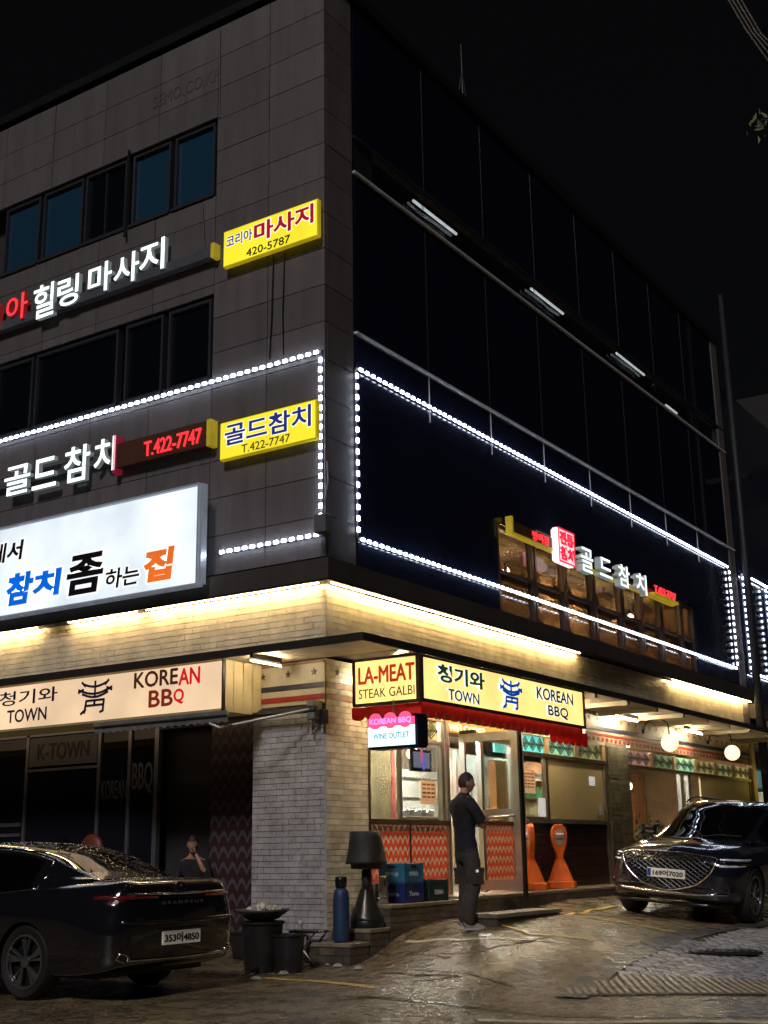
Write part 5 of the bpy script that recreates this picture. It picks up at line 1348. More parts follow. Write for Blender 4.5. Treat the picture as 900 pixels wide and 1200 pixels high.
# overhanging twig of leaves
trx = wp(990, 165, 8.3); trx = Vector((trx.x + 1.6, trx.y + 1.05, 0)); trx.z = gz(trx.x, trx.y)
tw = thing('street_tree', 'street tree whose small spray of green leaves pokes in at the top right edge', 'tree', tuple(trx))
lm_ = M('street_leaf', (.22, .28, .12), .5, rnd=.3)
A = wp(990, 165, 8.3); B = wp(892, 140, 8)
t = MB(); t.tube([A, A.lerp(B, .5) + Vector((0, 0, .05)), B], [.012, .008, .004], 5); t.build('branch', M('bark', (.08, .06, .04), .8), tw)
TP = Vector((trx.x, trx.y, A.z - .5)); t = MB(); t.tube([trx - Vector((0, 0, .1)), trx.lerp(TP, .5) + Vector((.06, .03, 0)), TP, TP + Vector((.1, 0, 1.6))], [.17, .13, .1, .03], 12); t.tube([TP, TP.lerp(A, .5) + Vector((0, 0, .2)), A], [.06, .035, .012], 8); t.tube([TP + Vector((0, 0, .4)), TP + Vector((.9, .5, 1.3))], [.05, .015], 7); t.tube([TP + Vector((0, 0, .2)), TP + Vector((.3, -1.0, 1.1))], [.05, .015], 7); t.build('trunk', M('bark'), tw, smooth=True)
lf = MB(); lf.add([(0, 0, 0), (.025, .012, .006), (.06, 0, 0), (.025, -.012, .006)], [(0, 1, 2), (0, 2, 3)])
lo_ = lf.build('l', lm_); lme = lo_.data; bpy.data.objects.remove(lo_)
for k in range(90):
    p = A.lerp(B, random.uniform(.25, 1.03)) + Vector([random.gauss(0, .05) for _ in range(3)])
    q = link('leaf', lme, tw); q.location = p - tw.location; q.rotation_euler = [random.uniform(0, 6.28) for _ in range(3)]; s_ = random.uniform(.7, 1.2); q.scale = (s_, s_, s_)
cw = MB()
for _ in range(2200):
    c_ = TP + Vector((random.gauss(.7, .55), random.gauss(.1, .6), random.gauss(1.1, .5))); e = Vector((random.uniform(-.06, .06), random.uniform(-.06, .06), random.uniform(-.05, .05))); f_ = Vector((random.uniform(-.02, .02), random.uniform(-.02, .02), .02))
    if (c_ - TP).dot(Vector((.83, .55, 0))) < -.35: continue
    cw.add([c_, c_ + e * .5 + f_, c_ + e, c_ + e * .5 - f_], [(0, 1, 2, 3)])
cw.build('crown', lm_, tw, kind='stuff')
# roof antenna
an_ = thing('roof_antenna', 'thin mast standing on the roof edge above the dark glass side', 'antenna', (0, 4.2, ZT + .16))
t = MB(); t.tube([(0, 0, 0), (0, 0, 1.1)], [.014, .006], 6); t.build('mast', M('antenna_grey', (.05, .05, .06), .5), an_, world=False)
t = MB(); t.tube([(0, 0, .5), (.0, -.14, .0)], .01, 5); t.tube([(0, 0, .5), (0, .14, 0)], .01, 5); t.build('stay', M('antenna_grey'), an_, world=False)
# small wall fittings: gas regulator box / cables on the left side
t = MB(); t.cbox(-.06 + .07, .2, -.28, -.14, 5.55, 5.8, .01); t.tube([(.1, -.2, 5.8), (.12, -.1, 6.3), (.05, -.02, 6.6)], .01, 5); centre_thing('meter_box', 'small grey meter box with cables on the building corner above the ledge', 'box', t, M('meter_grey', (.12, .12, .13), .5))
def cable(name, label, pts, r=.012):
    t = MB(); t.tube(pts, r, 5); centre_thing(name, label, 'cable', t, M('black_rubber', (.01, .01, .01), .5))
cable('wall_cable', 'black cable hanging down beside the top row of left windows', [(-3.93, -.03, 12.7), (-3.93, -.04, 11.25), (-3.9, -.08, 11.1)], .022)
cable('wall_cable', 'thin black cable down the stone from the upper yellow sign', [(-.9, -.02, 9.9), (-.92, -.03, 8.9), (-.95, -.03, 8.3)], .01)
cable('wall_cable', 'thin black cable right of the other below the upper yellow sign', [(-.7, -.02, 9.9), (-.72, -.03, 8.9), (-.7, -.03, 8.3)], .008)
cable('wall_cable', 'thin dark cable rising from the rail of the upper white letters', [(-2.2, -.03, 10.1), (-2.3, -.03, 11.2)], .008)
cable('wall_cable', 'cable running up the stone from the lower yellow sign towards the roof', [(-2.0, -.02, 12.6), (-2.02, -.03, 14.2)], .01)

# ================================================================== THINGS BY THE PILLAR
Z1, Z0 = .9, .64
# blue gas cylinder
gc = thing('gas_cylinder', 'tall blue gas cylinder with dark valve cap on the lowest dark block', 'gas cylinder', (.36, -.2, .5))
t = MB(); t.lathe([(.085, 0), (.096, .02), (.098, .08), (.098, .48), (.092, .54), (.08, .59), (.05, .62)], (0, 0, 0), 24); t.build('body', M('blue_cylinder_paint', (.022, .05, .13), .5, var=.2, bump=.15, dirt=.3), gc, world=False, smooth=True)
t = MB(); t.lathe([(.05, .615), (.07, .63), (.073, .72), (.066, .745), (.03, .75)], (0, 0, 0), 16); t.build('valve_cap', M('black_plastic'), gc, world=False, smooth=True)
# hooded heater under a black cover
ht = thing('covered_heater', 'black cloth covered lamp shaped heater on a conical base by the tiled pillar', 'heater', (.40, .28, .64))
cov = M('black_cover_cloth', (.022, .02, .018), .65, var=.3, bump=.3, bscale=14)
def fold(j, q): return 1 + .03 * math.sin(5 * q + j) + .02 * math.sin(11 * q + 2 * j)
t = MB(); t.lathe([(.15, 1.131), (.17, 1.140), (.19, 1.131), (.2, 1.044), (.225, 0.913), (.25, 0.783), (.262, 0.757), (.24, 0.748)], (0, 0, 0), 30, twist=fold); t.build('hood_cover', cov, ht, world=False, smooth=True)
t = MB(); t.lathe([(.2, 0.870), (.195, 0.696), (.16, 0.687)], (.01, 0, 0), 22, twist=fold); t.build('inner_skirt', cov, ht, world=False, smooth=True)
t = MB(); t.lathe([(.06, 0.435), (.055, 0.522), (.06, 0.574), (.05, 0.713)], (0, 0, 0), 16); t.build('stem', cov, ht, world=False, smooth=True)
t = MB(); t.lathe([(.05, 0.487), (.08, 0.435), (.13, 0.278), (.19, 0.131), (.205, 0.104), (.2, 0.087)], (0, 0, 0), 24, twist=fold); t.build('cone_base', M('heater_metal', (.05, .045, .04), .3, .5, var=.3), ht, world=False, smooth=True)
t = MB(); t.lathe([(.2, 0.000), (.205, 0.017), (.205, 0.078), (.19, 0.100)], (0, 0, 0), 24); t.build('foot_drum', darkm, ht, world=False, smooth=True)
# crates
def crate(label, x, y, z, col, w=.36, d=.42, h=.24, txt=None, tcol=None, group='drink crates on the brick platform'):
    o = thing('drink_crate', label, 'crate', (x, y, z), 0, group)
    m = M('crate_' + col[0], col[1], .4, var=.15, scale=4)
    def part(nm, b): b.build(nm, m, o, world=False)
    b = MB(); b.box(-w / 2, w / 2, -d / 2, d / 2, 0, .015); part('floor', b)
    for s_ in (-1, 1):
        for (z0, z1) in ((.015, .1), (.19, h)):
            b = MB(); b.cbox(s_ * (w / 2) - .009, s_ * (w / 2) + .009, -d / 2, d / 2, z0, z1, .003); part('side_wall', b)
            b = MB(); b.cbox(-w / 2 + .01, w / 2 - .01, s_ * (d / 2) - .009, s_ * (d / 2) + .009, z0, z1, .003); part('side_wall', b)
        b = MB(); b.box(s_ * (w / 2) - .006, s_ * (w / 2) + .006, -d / 2, d / 2, .1, .19) if True else None; part('side_wall', b)
        b = MB(); b.box(-w / 2, w / 2, s_ * (d / 2) - .006, s_ * (d / 2) + .006, .1, .19); part('side_wall', b)
    for sx in (-1, 1):
        for sy in (-1, 1):
            b = MB(); b.box(sx * w / 2 - .016, sx * w / 2 + .016, sy * d / 2 - .016, sy * d / 2 + .016, 0, h + .002); part('corner_rib', b)
    b = MB(); b.box(-w / 2 + .02, w / 2 - .02, -.005, .005, .015, h - .03); part('divider', b)
    b = MB(); b.box(-.005, .005, -d / 2 + .02, -.005, .015, h - .03); b.box(-.005, .005, .005, d / 2 - .02, .015, h - .03); part('divider', b)
    for fr, a0, a1 in ((Fr((w / 2 + .009, 0, 0), (0, 1, 0), (0, 0, 1), (1, 0, 0)), -.11, .11), (Fr((0, -d / 2 - .009, 0), (1, 0, 0), (0, 0, 1), (0, -1, 0)), -.1, .1)):
        if txt:
            b = MB(); ftext(b, fr, txt, a0, a1, .085, .14, .0, .004, .02); b.build('lettering', M('crate_print', (.6, .65, .7), .5), o, world=False)
        b = MB(); fbox(b, fr, -.06, .06, .185, .215, .0, .003); b.build('hand_hole', M('black_plastic'), o, world=False)
    return o
crate('upper teal blue drink crate on top of the navy one', .4, 1.08, Z1 + .243, ('teal', (.03, .17, .3)), txt='참이슬')
crate('lower navy drink crate standing on the brick platform under the teal one', .4, 1.08, Z1, ('navy', (.015, .03, .16)), txt='Terra')
crate('black green drink crate set alone nearest the door', .38, 1.72, Z1, ('bottle_green', (.01, .035, .025)), w=.36, d=.44, h=.27, txt='TERRA')
b_ = bpy.data.objects
# steel urn
u_ = thing('steel_urn', 'dented steel canister with a white label in front of the crates', 'canister', (.33, .68, Z1))
t = MB(); t.lathe([(.11, 0), (.118, .02), (.118, .24), (.1, .26), (.03, .27)], (0, 0, 0), 24); t.build('body', steel, u_, world=False, smooth=True, auto=40)
t = MB(); t.lathe([(.12, .06), (.123, .07), (.12, .08)], (0, 0, 0), 24); t.build('band', steel, u_, world=False, smooth=True)
t = MB(); t.cbox(.06, .13, -.12, -.02, .13, .34, .015); t.build('handle_bracket', M('ivory_plastic', (.6, .58, .5), .4), u_, world=False)
t = MB(); t.box(.131, .135, -.1, -.04, .22, .3); t.build('handle_slot', M('grey_letter'), u_, world=False)
t = MB(); t.cbox(-.0, .5, 0, .42, 0, .01, .002)
# small bottles / red cans beside the crates
for k, (x, y, c_) in enumerate(((.28, .57, (.35, .03, .02)), (.2, .78, (.05, .02, .02)))):
    t = MB(); t.lathe([(.033, 0), (.036, .01), (.036, .16), (.02, .2), (.016, .26)], (x, y, Z1), 10)
    centre_thing('bottle', ['red capped sauce bottle beside the steel canister', 'dark bottle behind the steel canister'][k], 'bottle', t, M('sauce%d' % k, c_, .3), smooth=True)

# orange traffic stands
orp = M('orange_plastic', (.72, .14, .025), .45, var=.18, scale=4, bump=.08, dirt=.3, dirtcol=(.2, .05, .02))
def stand(label, loc, rz):
    o = thing('orange_barrier', label, 'traffic stand', loc, rz, 'orange plastic stands on the threshold')
    # local: x = thin axis, y = wide axis
    def sec(mb, rows):
        vs = []
        for (z, hx, hy) in rows:
            c = min(hx, hy) * .3
            for (a, b) in ((-hx + c, -hy), (hx - c, -hy), (hx, -hy + c), (hx, hy - c), (hx - c, hy), (-hx + c, hy), (-hx, hy - c), (-hx, -hy + c)): vs.append((a, b, z))
        n = len(rows); fs = [tuple(range(7, -1, -1)), tuple(range((n - 1) * 8, n * 8))]
        for i in range(n - 1):
            for k in range(8): fs.append((i * 8 + k, i * 8 + (k + 1) % 8, (i + 1) * 8 + (k + 1) % 8, (i + 1) * 8 + k))
        mb.add(vs, fs)
    o.scale = (.86, .86, 1.0)
    t = MB(); sec(t, [(0, .24, .24), (.012, .25, .25), (.1, .245, .245), (.115, .2, .2), (.2, .165, .17), (.32, .12, .125), (.42, .075, .085), (.45, .06, .07), (.47, .065, .075)]); t.build('base', orp, o, world=False)
    t = MB(); t.box(-.255, -.2, -.06, .06, .0, .03); t.build('foot_grip', orp, o, world=False)
    t = MB(); sec(t, [(.47, .055, .06), (.55, .05, .075), (.66, .05, .13), (.76, .05, .155), (.86, .05, .155), (.95, .05, .12), (.985, .045, .07), (.995, .03, .04)]); t.build('head', orp, o, world=False, bevel=.0)
    for s_ in (-1, 1):
        F = Fr((s_ * .05, 0, .79), (0, s_, 0), (0, 0, 1), (s_, 0, 0)); 
        vs = [F.p(.1 * math.cos(q), .13 * math.sin(q), .008) for q in [2 * PI * k / 20 for k in range(20)]] + [F.p(.105 * math.cos(q), .135 * math.sin(q), .0) for q in [2 * PI * k / 20 for k in range(20)]]
        t = MB(); t.add(vs, [tuple(range(20))] + [(k + 20, (k + 1) % 20 + 20, (k + 1) % 20, k) for k in range(20)]); pl_ = t.build('sign_plate', M('stand_plate', (.35, .34, .3), .5), o, world=False)
        t = MB(); fbox(t, F, -.085, .085, .03, .075, .009, .011); ftext(t, F, '주차금지', -.07, .07, .035, .07, .011, .013, .03, mi=1); t.build('plate_lettering', [M('plate_red', (.5, .03, .02), .5), M('paper')], pl_, world=False)
        t = MB(); ftext(t, F, 'NO PARKING', -.07, .07, -.04, -.005, .009, .012, .02); t.build('plate_lettering', M('black_print2', (.02, .02, .02), .5), pl_, world=False)
    return o
stand('orange plastic stand with round no parking head facing the street, left of the pair', (.27, 5.0, .93), .75)
stand('orange plastic stand turned edge on, right of the pair', (.3, 5.95, .93), PI / 2 + .75)

# bins, bowl, stool, umbrella at the dark left foot of the pillar
binm = M('dark_bin_plastic', (.02, .02, .02), .4, var=.3)
def gl(u, v): p = gpx(u, v); return p
def bucket(name, label, cat, u, v, r, h, m, lid=None, r0=None):
    p = gl(u, v); r0 = r0 or r * .8
    o = thing(name, label, cat, tuple(p))
    t = MB(); t.lathe([(r0, 0), (r0 * 1.02, .01), (r * .97, h * .93), (r * 1.06, h * .95), (r * 1.06, h), (r * .96, h), (r * .93, h * .92), (r * .8, .08), (.01, .06)], (0, 0, 0), 26); t.build('body', m, o, world=False, smooth=True, auto=35)
    return o, p
o, p = bucket('waste_bin', 'black round bin holding the bowl of scraps beside the pillar', 'bin', 307, 1138, .25, .55, binm)
o2, p2 = bucket('waste_bin', 'shorter black bucket with pale rim behind the car corner', 'bin', 288, 1122, .2, .3, binm)
o3, p3 = bucket('waste_bin', 'black bucket right of the other bins near the folded stool', 'bin', 338, 1140, .19, .42, binm)
bw = thing('scrap_bowl', 'wide metal bowl heaped with pale food scraps on the black bin', 'bowl', (p.x, p.y, p.z + .555))
t = MB(); t.lathe([(.12, 0), (.2, .03), (.3, .1), (.33, .13), (.32, .13), (.28, .1), (.1, .04), (.01, .04)], (0, 0, 0), 28); t.build('dish', M('enamel_dark', (.1, .1, .1), .3), bw, world=False, smooth=True)
scm = M('scraps', (.5, .47, .38), .7, rnd=.5)
for k in range(34):
    t = MB(); a = random.uniform(0, 6.28); r = random.uniform(0, .24); s_ = random.uniform(.025, .05)
    t.lathe([(s_ * .4, -s_ * .5), (s_, 0), (s_ * .3, s_ * .6)], (0, 0, 0), 5)
    q = t.build('scrap', scm, bw, world=False); q.location = (r * math.cos(a), r * math.sin(a), .11 + (.25 - r) * .25); q.rotation_euler = (random.random() * 6, random.random() * 6, 0)
q = gl(362, 1130)
st = thing('folding_stool', 'dark folding stool with thin pale legs against the grey tiled pillar', 'stool', tuple(q))
t = MB(); t.cbox(-.2, .2, -.15, .15, .36, .39, .01); t.build('seat', binm, st, world=False)
for s_ in (-1, 1):
    for k_ in (-1, 1):
        t = MB(); t.tube([(-.17 * k_, s_ * .13, 0), (.17 * k_, s_ * .12, .36)], .012, 6); t.build('leg', M('dull_steel', (.25, .24, .22), .4, .6), st, world=False)
q0 = gl(352, 1128)
t = MB(); t.lathe([(.035, 0), (.035, .2), (.022, .24), (.022, .42), (.035, .44), (.035, .48)], tuple(q0), 12); centre_thing('water_bottle', 'upright pale bottle with bright cap beside the folding stool', 'bottle', t, M('pale_bottle', (.5, .48, .42), .3), smooth=True)
um = thing('folded_umbrella', 'dark umbrella with bright metal tip lying on the ground by the bins', 'umbrella', tuple(gl(296, 1142)))
A, B = gl(283, 1147) + Vector((0, 0, .03)), gl(318, 1131) + Vector((0, 0, .05))
t = MB(); t.tube([A, A.lerp(B, .55), A.lerp(B, .98)], [.006, .028, .012], 8); t.build('canopy', binm, um, smooth=True)
t = MB(); t.tube([A + (A - B).normalized() * .1, A, A.lerp(B, .2)], .006, 6); t.tube([A.lerp(B, .8), B], .011, 6); t.build('shaft', M('chrome', (.8, .8, .8), .12, 1), um, smooth=True)
for k, (u, v) in enumerate(((386, 1132), (396, 1134), (300, 1149), (420, 1137), (332, 1143))):
    q = gl(u, v); t = MB(); t.lathe([(.03, 0), (.06, .02), (.03, .05)], (q.x, q.y, q.z - .004), 6, twist=lambda j, a: 1 + .3 * math.sin(3 * a + k))
    centre_thing('crumpled_litter', 'pale scrap of crumpled litter on the ground by the pillar foot', 'litter', t, M('litter_pale', (.35, .33, .28), .8), 'litter by the pillar')
# round dark red back of a seat behind the car
q = thing('round_back_chair', 'dark red round backed chair showing over the roof of the left car', 'chair', (-4.1, .0, gz(-4.1, 0)))
rd = M('dull_red_vinyl', (.17, .03, .02), .5)
t = MB(); t.ball((0, 0, 1.32), .23, 12, sy=.35, sz=1.0); t.build('backrest', rd, q, world=False, smooth=True)
t = MB(); t.cbox(-.22, .22, -.45, 0, .72, .78, .015); t.build('seat', rd, q, world=False)
t = MB(); t.tube([(0, .05, .7), (0, .03, 1.2)], .02, 6); t.build('back_post', darkm, q, world=False)
for sx in (-.18, .18):
    for sy in (-.42, .0):
        t = MB(); t.tube([(sx, sy, 0), (sx * .9, sy, .72)], .015, 6); t.build('leg', darkm, q, world=False)

# ================================================================== PEOPLE
def skinmesh(verts, edges, root=0, sub=2):
    me = bpy.data.meshes.new('sk'); me.from_pydata([v[:3] for v in verts], edges, [])
    o = bpy.data.objects.new('sk', me); S.collection.objects.link(o)
    md = o.modifiers.new('s', 'SKIN'); md.use_smooth_shade = True
    sv = me.skin_vertices[0].data
    for i, v in enumerate(verts):
        r = v[3]; sv[i].radius = (r, v[4] if len(v) > 4 else r); sv[i].use_root = (i == root)
    ms = o.modifiers.new('b', 'SUBSURF'); ms.levels = sub; ms.render_levels = sub
    dg = bpy.context.evaluated_depsgraph_get(); dg.update()
    ev = o.evaluated_get(dg); r = bpy.data.meshes.new_from_object(ev, depsgraph=dg)
    vs = [tuple(v.co) for v in r.vertices]; fs = [tuple(p.vertices) for p in r.polygons]
    bpy.data.objects.remove(o); bpy.data.meshes.remove(r)
    return vs, fs
def chain(pts): return pts, [(i, i + 1) for i in range(len(pts) - 1)]
skin = M('skin', (.45, .24, .16), .5, var=.08); hair = M('dark_hair', (.04, .025, .018), .6, var=.4, scale=40, bump=.6, bscale=90)
def add_hand(mb, wrist, d, side, up, L=.17, curl=.5):
    """palm with four unequal fingers and a thumb; d = pointing dir, side = thumb side, up = back of hand"""
    d = Vector(d).normalized(); side = Vector(side); side = (side - d * side.dot(d)).normalized(); up = d.cross(side).normalized() * (1 if d.cross(side).dot(Vector(up)) > 0 else -1)
    w = Vector(wrist)
    vs, fs = skinmesh([(*w, .026, .02), (*(w + d * .045), .034, .018), (*(w + d * .085), .036, .016)], [(0, 1), (1, 2)], sub=2); mb.add(vs, fs)
    for i, (off, ln) in enumerate(((.027, .072), (.009, .08), (-.009, .074), (-.026, .058))):
        b0 = w + d * .08 + side * off; c1 = b0 + (d - up * curl * .4).normalized() * ln * .45; c2 = c1 + (d - up * curl * 1.2).normalized() * ln * .32; c3 = c2 + (d - up * curl * 2).normalized() * ln * .25
        vs, fs = skinmesh([(*b0, .0095), (*c1, .009), (*c2, .008), (*c3, .0065)], [(0, 1), (1, 2), (2, 3)], sub=1); mb.add(vs, fs)
    b0 = w + d * .025 + side * .026; c1 = b0 + (d * .7 + side * .8).normalized() * .035; c2 = c1 + (d + side * .2 - up * .4).normalized() * .03
    vs, fs = skinmesh([(*b0, .012), (*c1, .0105), (*c2, .008)], [(0, 1), (1, 2)], sub=1); mb.add(vs, fs)
def head_geo(mb, c, fwd, r=.1):
    """head: ellipsoid with jaw, brow, nose, mouth, ears. c = centre of skull"""
    f = Vector(fwd).normalized(); z = Vector((0, 0, 1)); z = (z - f * z.dot(f)).normalized(); l = z.cross(f)
    c = Vector(c); n = 14; vs = []; m = 20
    for i in range(n + 1):
        th = PI * i / n
        for k in range(m):
            ph = 2 * PI * k / m
            x = math.sin(th) * math.cos(ph); y = math.sin(th) * math.sin(ph); h = math.cos(th)
            sx, sy, sh = .098, .077, .118
            X = x * sx; Y = y * sy; H = h * sh
            if H < 0: 
                tq = -H / sh; X = X * (1 - .18 * tq) + .022 * tq; Y *= (1 - .3 * tq)
            if X > .06 and abs(Y) < .018 and -.05 < H < .0: X += .022 * (1 - abs(Y) / .018)
            if X > .06 and .01 < abs(Y) < .045 and .0 < H < .03: X -= .008
            vs.append(c + f * X + l * Y + z * H)
    fs = [(i * m + k, (i + 1) * m + k, (i + 1) * m + (k + 1) % m, i * m + (k + 1) % m) for i in range(n) for k in range(m)]
    mb.add(vs, fs)
    for s_ in (-1, 1):
        e = c + l * s_ * .078 - f * .005 - z * .015
        q = MB(); q.ball((0, 0, 0), .026, 8, sx=.55, sy=.3, sz=1.25)
        R = Matrix((f, l, z)).transposed()
        mb.add([e + R @ Vector(v) for v in q.v], q.f)
    return f, l, z
def hair_geo(c, f, l, z, back=True):
    mb = MB(); n, m = 16, 30; vs = []; rg = random.Random(4)
    for i in range(n + 1):
        for k in range(m):
            ph = 2 * PI * k / m; x0 = math.cos(ph)
            lim = PI * (.36 if x0 > .55 else (.36 + (.55 - x0) * .32 if x0 > -.3 else .66))
            th = lim * i / n
            x = math.sin(th) * x0; y = math.sin(th) * math.sin(ph); h = math.cos(th)
            rr = (1.055 - .06 * (i / n) ** 3) * (1 + rg.uniform(-.018, .022))
            q = Vector((x * .098, y * .077, h * .118)) * rr
            vs.append(c + f * q.x + l * q.y + z * q.z)
    mb.add(vs, [(i * m + k, (i + 1) * m + k, (i + 1) * m + (k + 1) % m, i * m + (k + 1) % m) for i in range(n) for k in range(m)])
    return mb
# --- standing man, arms folded, facing the door (away to the right)
foot = gpx(549, 1089)
pz = foot.z
Hh = 1.8
fw = Vector((-.35, .94, 0)).normalized()        # looks along the shopfront, turned a little to it
fw = Vector((.5, .86, 0)).normalized()
lf_ = Vector((-fw.y, fw.x, 0))                   # his left
def B3(a, b, h): p = foot + fw * a + lf_ * b; return (p.x, p.y, pz + h)
man = thing('person', 'standing man with folded arms, short dark hair, black t-shirt, cargo trousers, pale sneakers', 'person', tuple(foot))
V = [B3(0, 0, .98) + (.08,), B3(-.01, 0, 1.12) + (.08,), B3(-.01, 0, 1.3) + (.085,), B3(-.02, 0, 1.43) + (.07,), B3(-.01, 0, 1.53) + (.055,), B3(.01, 0, 1.6) + (.052,), B3(.02, 0, 1.66) + (.06,)]
E_ = [(0, 1), (1, 2), (2, 3), (3, 4), (4, 5), (5, 6)]
def arm(s_, elbow, wrist):
    k = len(V); V.append(B3(-.02, s_ * .17, 1.45) + (.062,)); V.append(B3((elbow[0] - .02) / 2, s_ * .225, 1.31) + (.05,)); V.append(B3(*elbow) + (.04,)); V.append(B3(*[(a + b) / 2 for a, b in zip(elbow, wrist)]) + (.038,)); V.append(B3(*wrist) + (.026,))
    E_.extend([(3, k), (k, k + 1), (k + 1, k + 2), (k + 2, k + 3), (k + 3, k + 4)])
arm(1, (.08, .25, 1.17), (.24, -.03, 1.22)); arm(-1, (.1, -.25, 1.16), (.26, .02, 1.18))
for s_ in (-1, 1):
    k = len(V); a = .05 * s_
    V.extend([B3(0, s_ * .08, .9) + (.075,), B3(.03 + a * .3, s_ * .12, .52) + (.058,), B3(.0 + a, s_ * .13, .3) + (.055,), B3(-.02 + a, s_ * .13, .09) + (.038,), B3(.05 + a, s_ * .14, .045) + (.036,), B3(.14 + a, s_ * .15, .035) + (.03,)])
    E_.extend([(0, k), (k, k + 1), (k + 1, k + 2), (k + 2, k + 3), (k + 3, k + 4), (k + 4, k + 5)])
body = MB(); body.add(*skinmesh(V, E_, 0, 2))
hc = Vector(B3(.035, 0, 1.675)); f, l, z = head_geo(body, hc, fw + Vector((.45, 0, -.04)))
add_hand(body, B3(.24, -.03, 1.22), -lf_ * .9 + Vector((0, 0, .25)), Vector((0, 0, 1)), fw)
add_hand(body, B3(.26, .02, 1.18), lf_ * .9 + Vector((0, 0, .1)), Vector((0, 0, 1)), fw)
body.build('body', skin, man, smooth=True)
hair_geo(hc, f, l, z).build('hair', hair, man, smooth=True)
# shirt
black_t = M('black_cotton', (.014, .014, .018), .85, var=.3, scale=6, bump=.4, bscale=10)
def ell_loft(rows, n=26, wr=.045, seed=0):
    rg = random.Random(seed); ph = [rg.uniform(0, 6.28) for _ in rows]; vs = []
    for j, (h, hw, hd, off) in enumerate(rows):
        for k in range(n):
            q = 2 * PI * k / n; w_ = 1 + wr * math.sin(3 * q + ph[j]) * .6 + wr * math.sin(7 * q + h * 23) * .6
            vs.append(B3(off + hd * math.cos(q) * w_, hw * math.sin(q) * w_, h + .006 * math.sin(4 * q + ph[j])))
    fs = [(i * n + k, i * n + (k + 1) % n, (i + 1) * n + (k + 1) % n, (i + 1) * n + k) for i in range(len(rows) - 1) for k in range(n)]
    return vs, fs
def interp_rows(ctrl, m): return [tuple(cr0(ctrl, (len(ctrl) - 1) * i / m)) for i in range(m + 1)]
def cr0(P, t):
    n = len(P); i = min(int(t), n - 2); u = t - i
    p0, p1, p2, p3 = [np.array(P[max(0, min(n - 1, i + k))], float) for k in (-1, 0, 1, 2)]
    return .5 * ((2 * p1) + (-p0 + p2) * u + (2 * p0 - 5 * p1 + 4 * p2 - p3) * u * u + (-p0 + 3 * p1 - 3 * p2 + p3) * u ** 3)
def limb(mb, ctrl, m=14, n=16, wr=.05, seed=1):
    rg = random.Random(seed); P = [cr0(ctrl, (len(ctrl) - 1) * i / m) for i in range(m + 1)]
    mb.tube([tuple(p[:3]) for p in P], [p[3] * (1 + wr * math.sin(i * 2.3 + seed) * rg.uniform(.3, 1)) for i, p in enumerate(P)], n)
t = MB(); t.add(*ell_loft(interp_rows([(.87, .163, .128, .0), (.95, .166, .125, 0), (1.08, .158, .112, -.01), (1.2, .172, .12, -.01), (1.32, .192, .125, -.015), (1.42, .2, .115, -.02), (1.485, .16, .092, -.02), (1.525, .095, .075, -.014), (1.555, .064, .062, -.006)], 26), seed=3))
for s_, el in ((1, (.08, .25, 1.17)), (-1, (.1, -.25, 1.16))):
    limb(t, [B3(-.02, s_ * .13, 1.43) + (.085,), B3(-.01, s_ * .2, 1.38) + (.076,), B3((el[0] - .02) / 2, s_ * .232, 1.29) + (.066,), B3(el[0] * .8, el[1], el[2] + .05) + (.062,)], seed=5 + s_)
t.build('t_shirt', black_t, man, smooth=True)
tro = M('cargo_cotton', (.05, .042, .034), .85, var=.25, scale=8, bump=.6, bscale=14)
t = MB(); t.add(*ell_loft(interp_rows([(.76, .15, .11, .015), (.84, .168, .128, .005), (.92, .162, .125, 0), (1.0, .15, .112, -.005), (1.03, .146, .108, -.005)], 10), seed=8, wr=.02))
for s_ in (-1, 1):
    a = .05 * s_
    limb(t, [B3(0, s_ * .075, .86) + (.1,), B3(.02, s_ * .09, .76) + (.102,), B3(.035 + a * .3, s_ * .115, .6) + (.096,), B3(.035 + a * .4, s_ * .12, .48) + (.088,), B3(.0 + a, s_ * .13, .3) + (.084,), B3(-.02 + a, s_ * .13, .16) + (.082,), B3(-.012 + a, s_ * .13, .075) + (.078,)], m=24, wr=.07, seed=11 + s_)
tr_ = t.build('trousers', tro, man, smooth=True)
for s_ in (-1, 1):
    c_ = Vector(B3(.03, s_ * .2, .6)); 
    t = MB(); t.T = Matrix.Translation(c_) @ Matrix.Rotation(math.atan2(fw.y, fw.x), 4, 'Z'); t.cbox(-.075, .075, -.03, .03, -.1, .09, .012); t.cbox(-.08, .08, -.036, .036, .05, .095, .01); t.T = None; t.build('cargo_pocket', tro, tr_)
c_ = Vector(B3(.03, -.238, .655)); t = MB(); t.T = Matrix.Translation(c_) @ Matrix.Rotation(math.atan2(fw.y, fw.x), 4, 'Z'); t.box(-.04, -.01, -.004, .004, -.015, .015); t.T = None; t.build('white_tag', M('paper'), tr_)
shoe = M('pale_sneaker', (.5, .47, .42), .6, var=.15); solem = M('white_sole', (.6, .58, .52), .5)
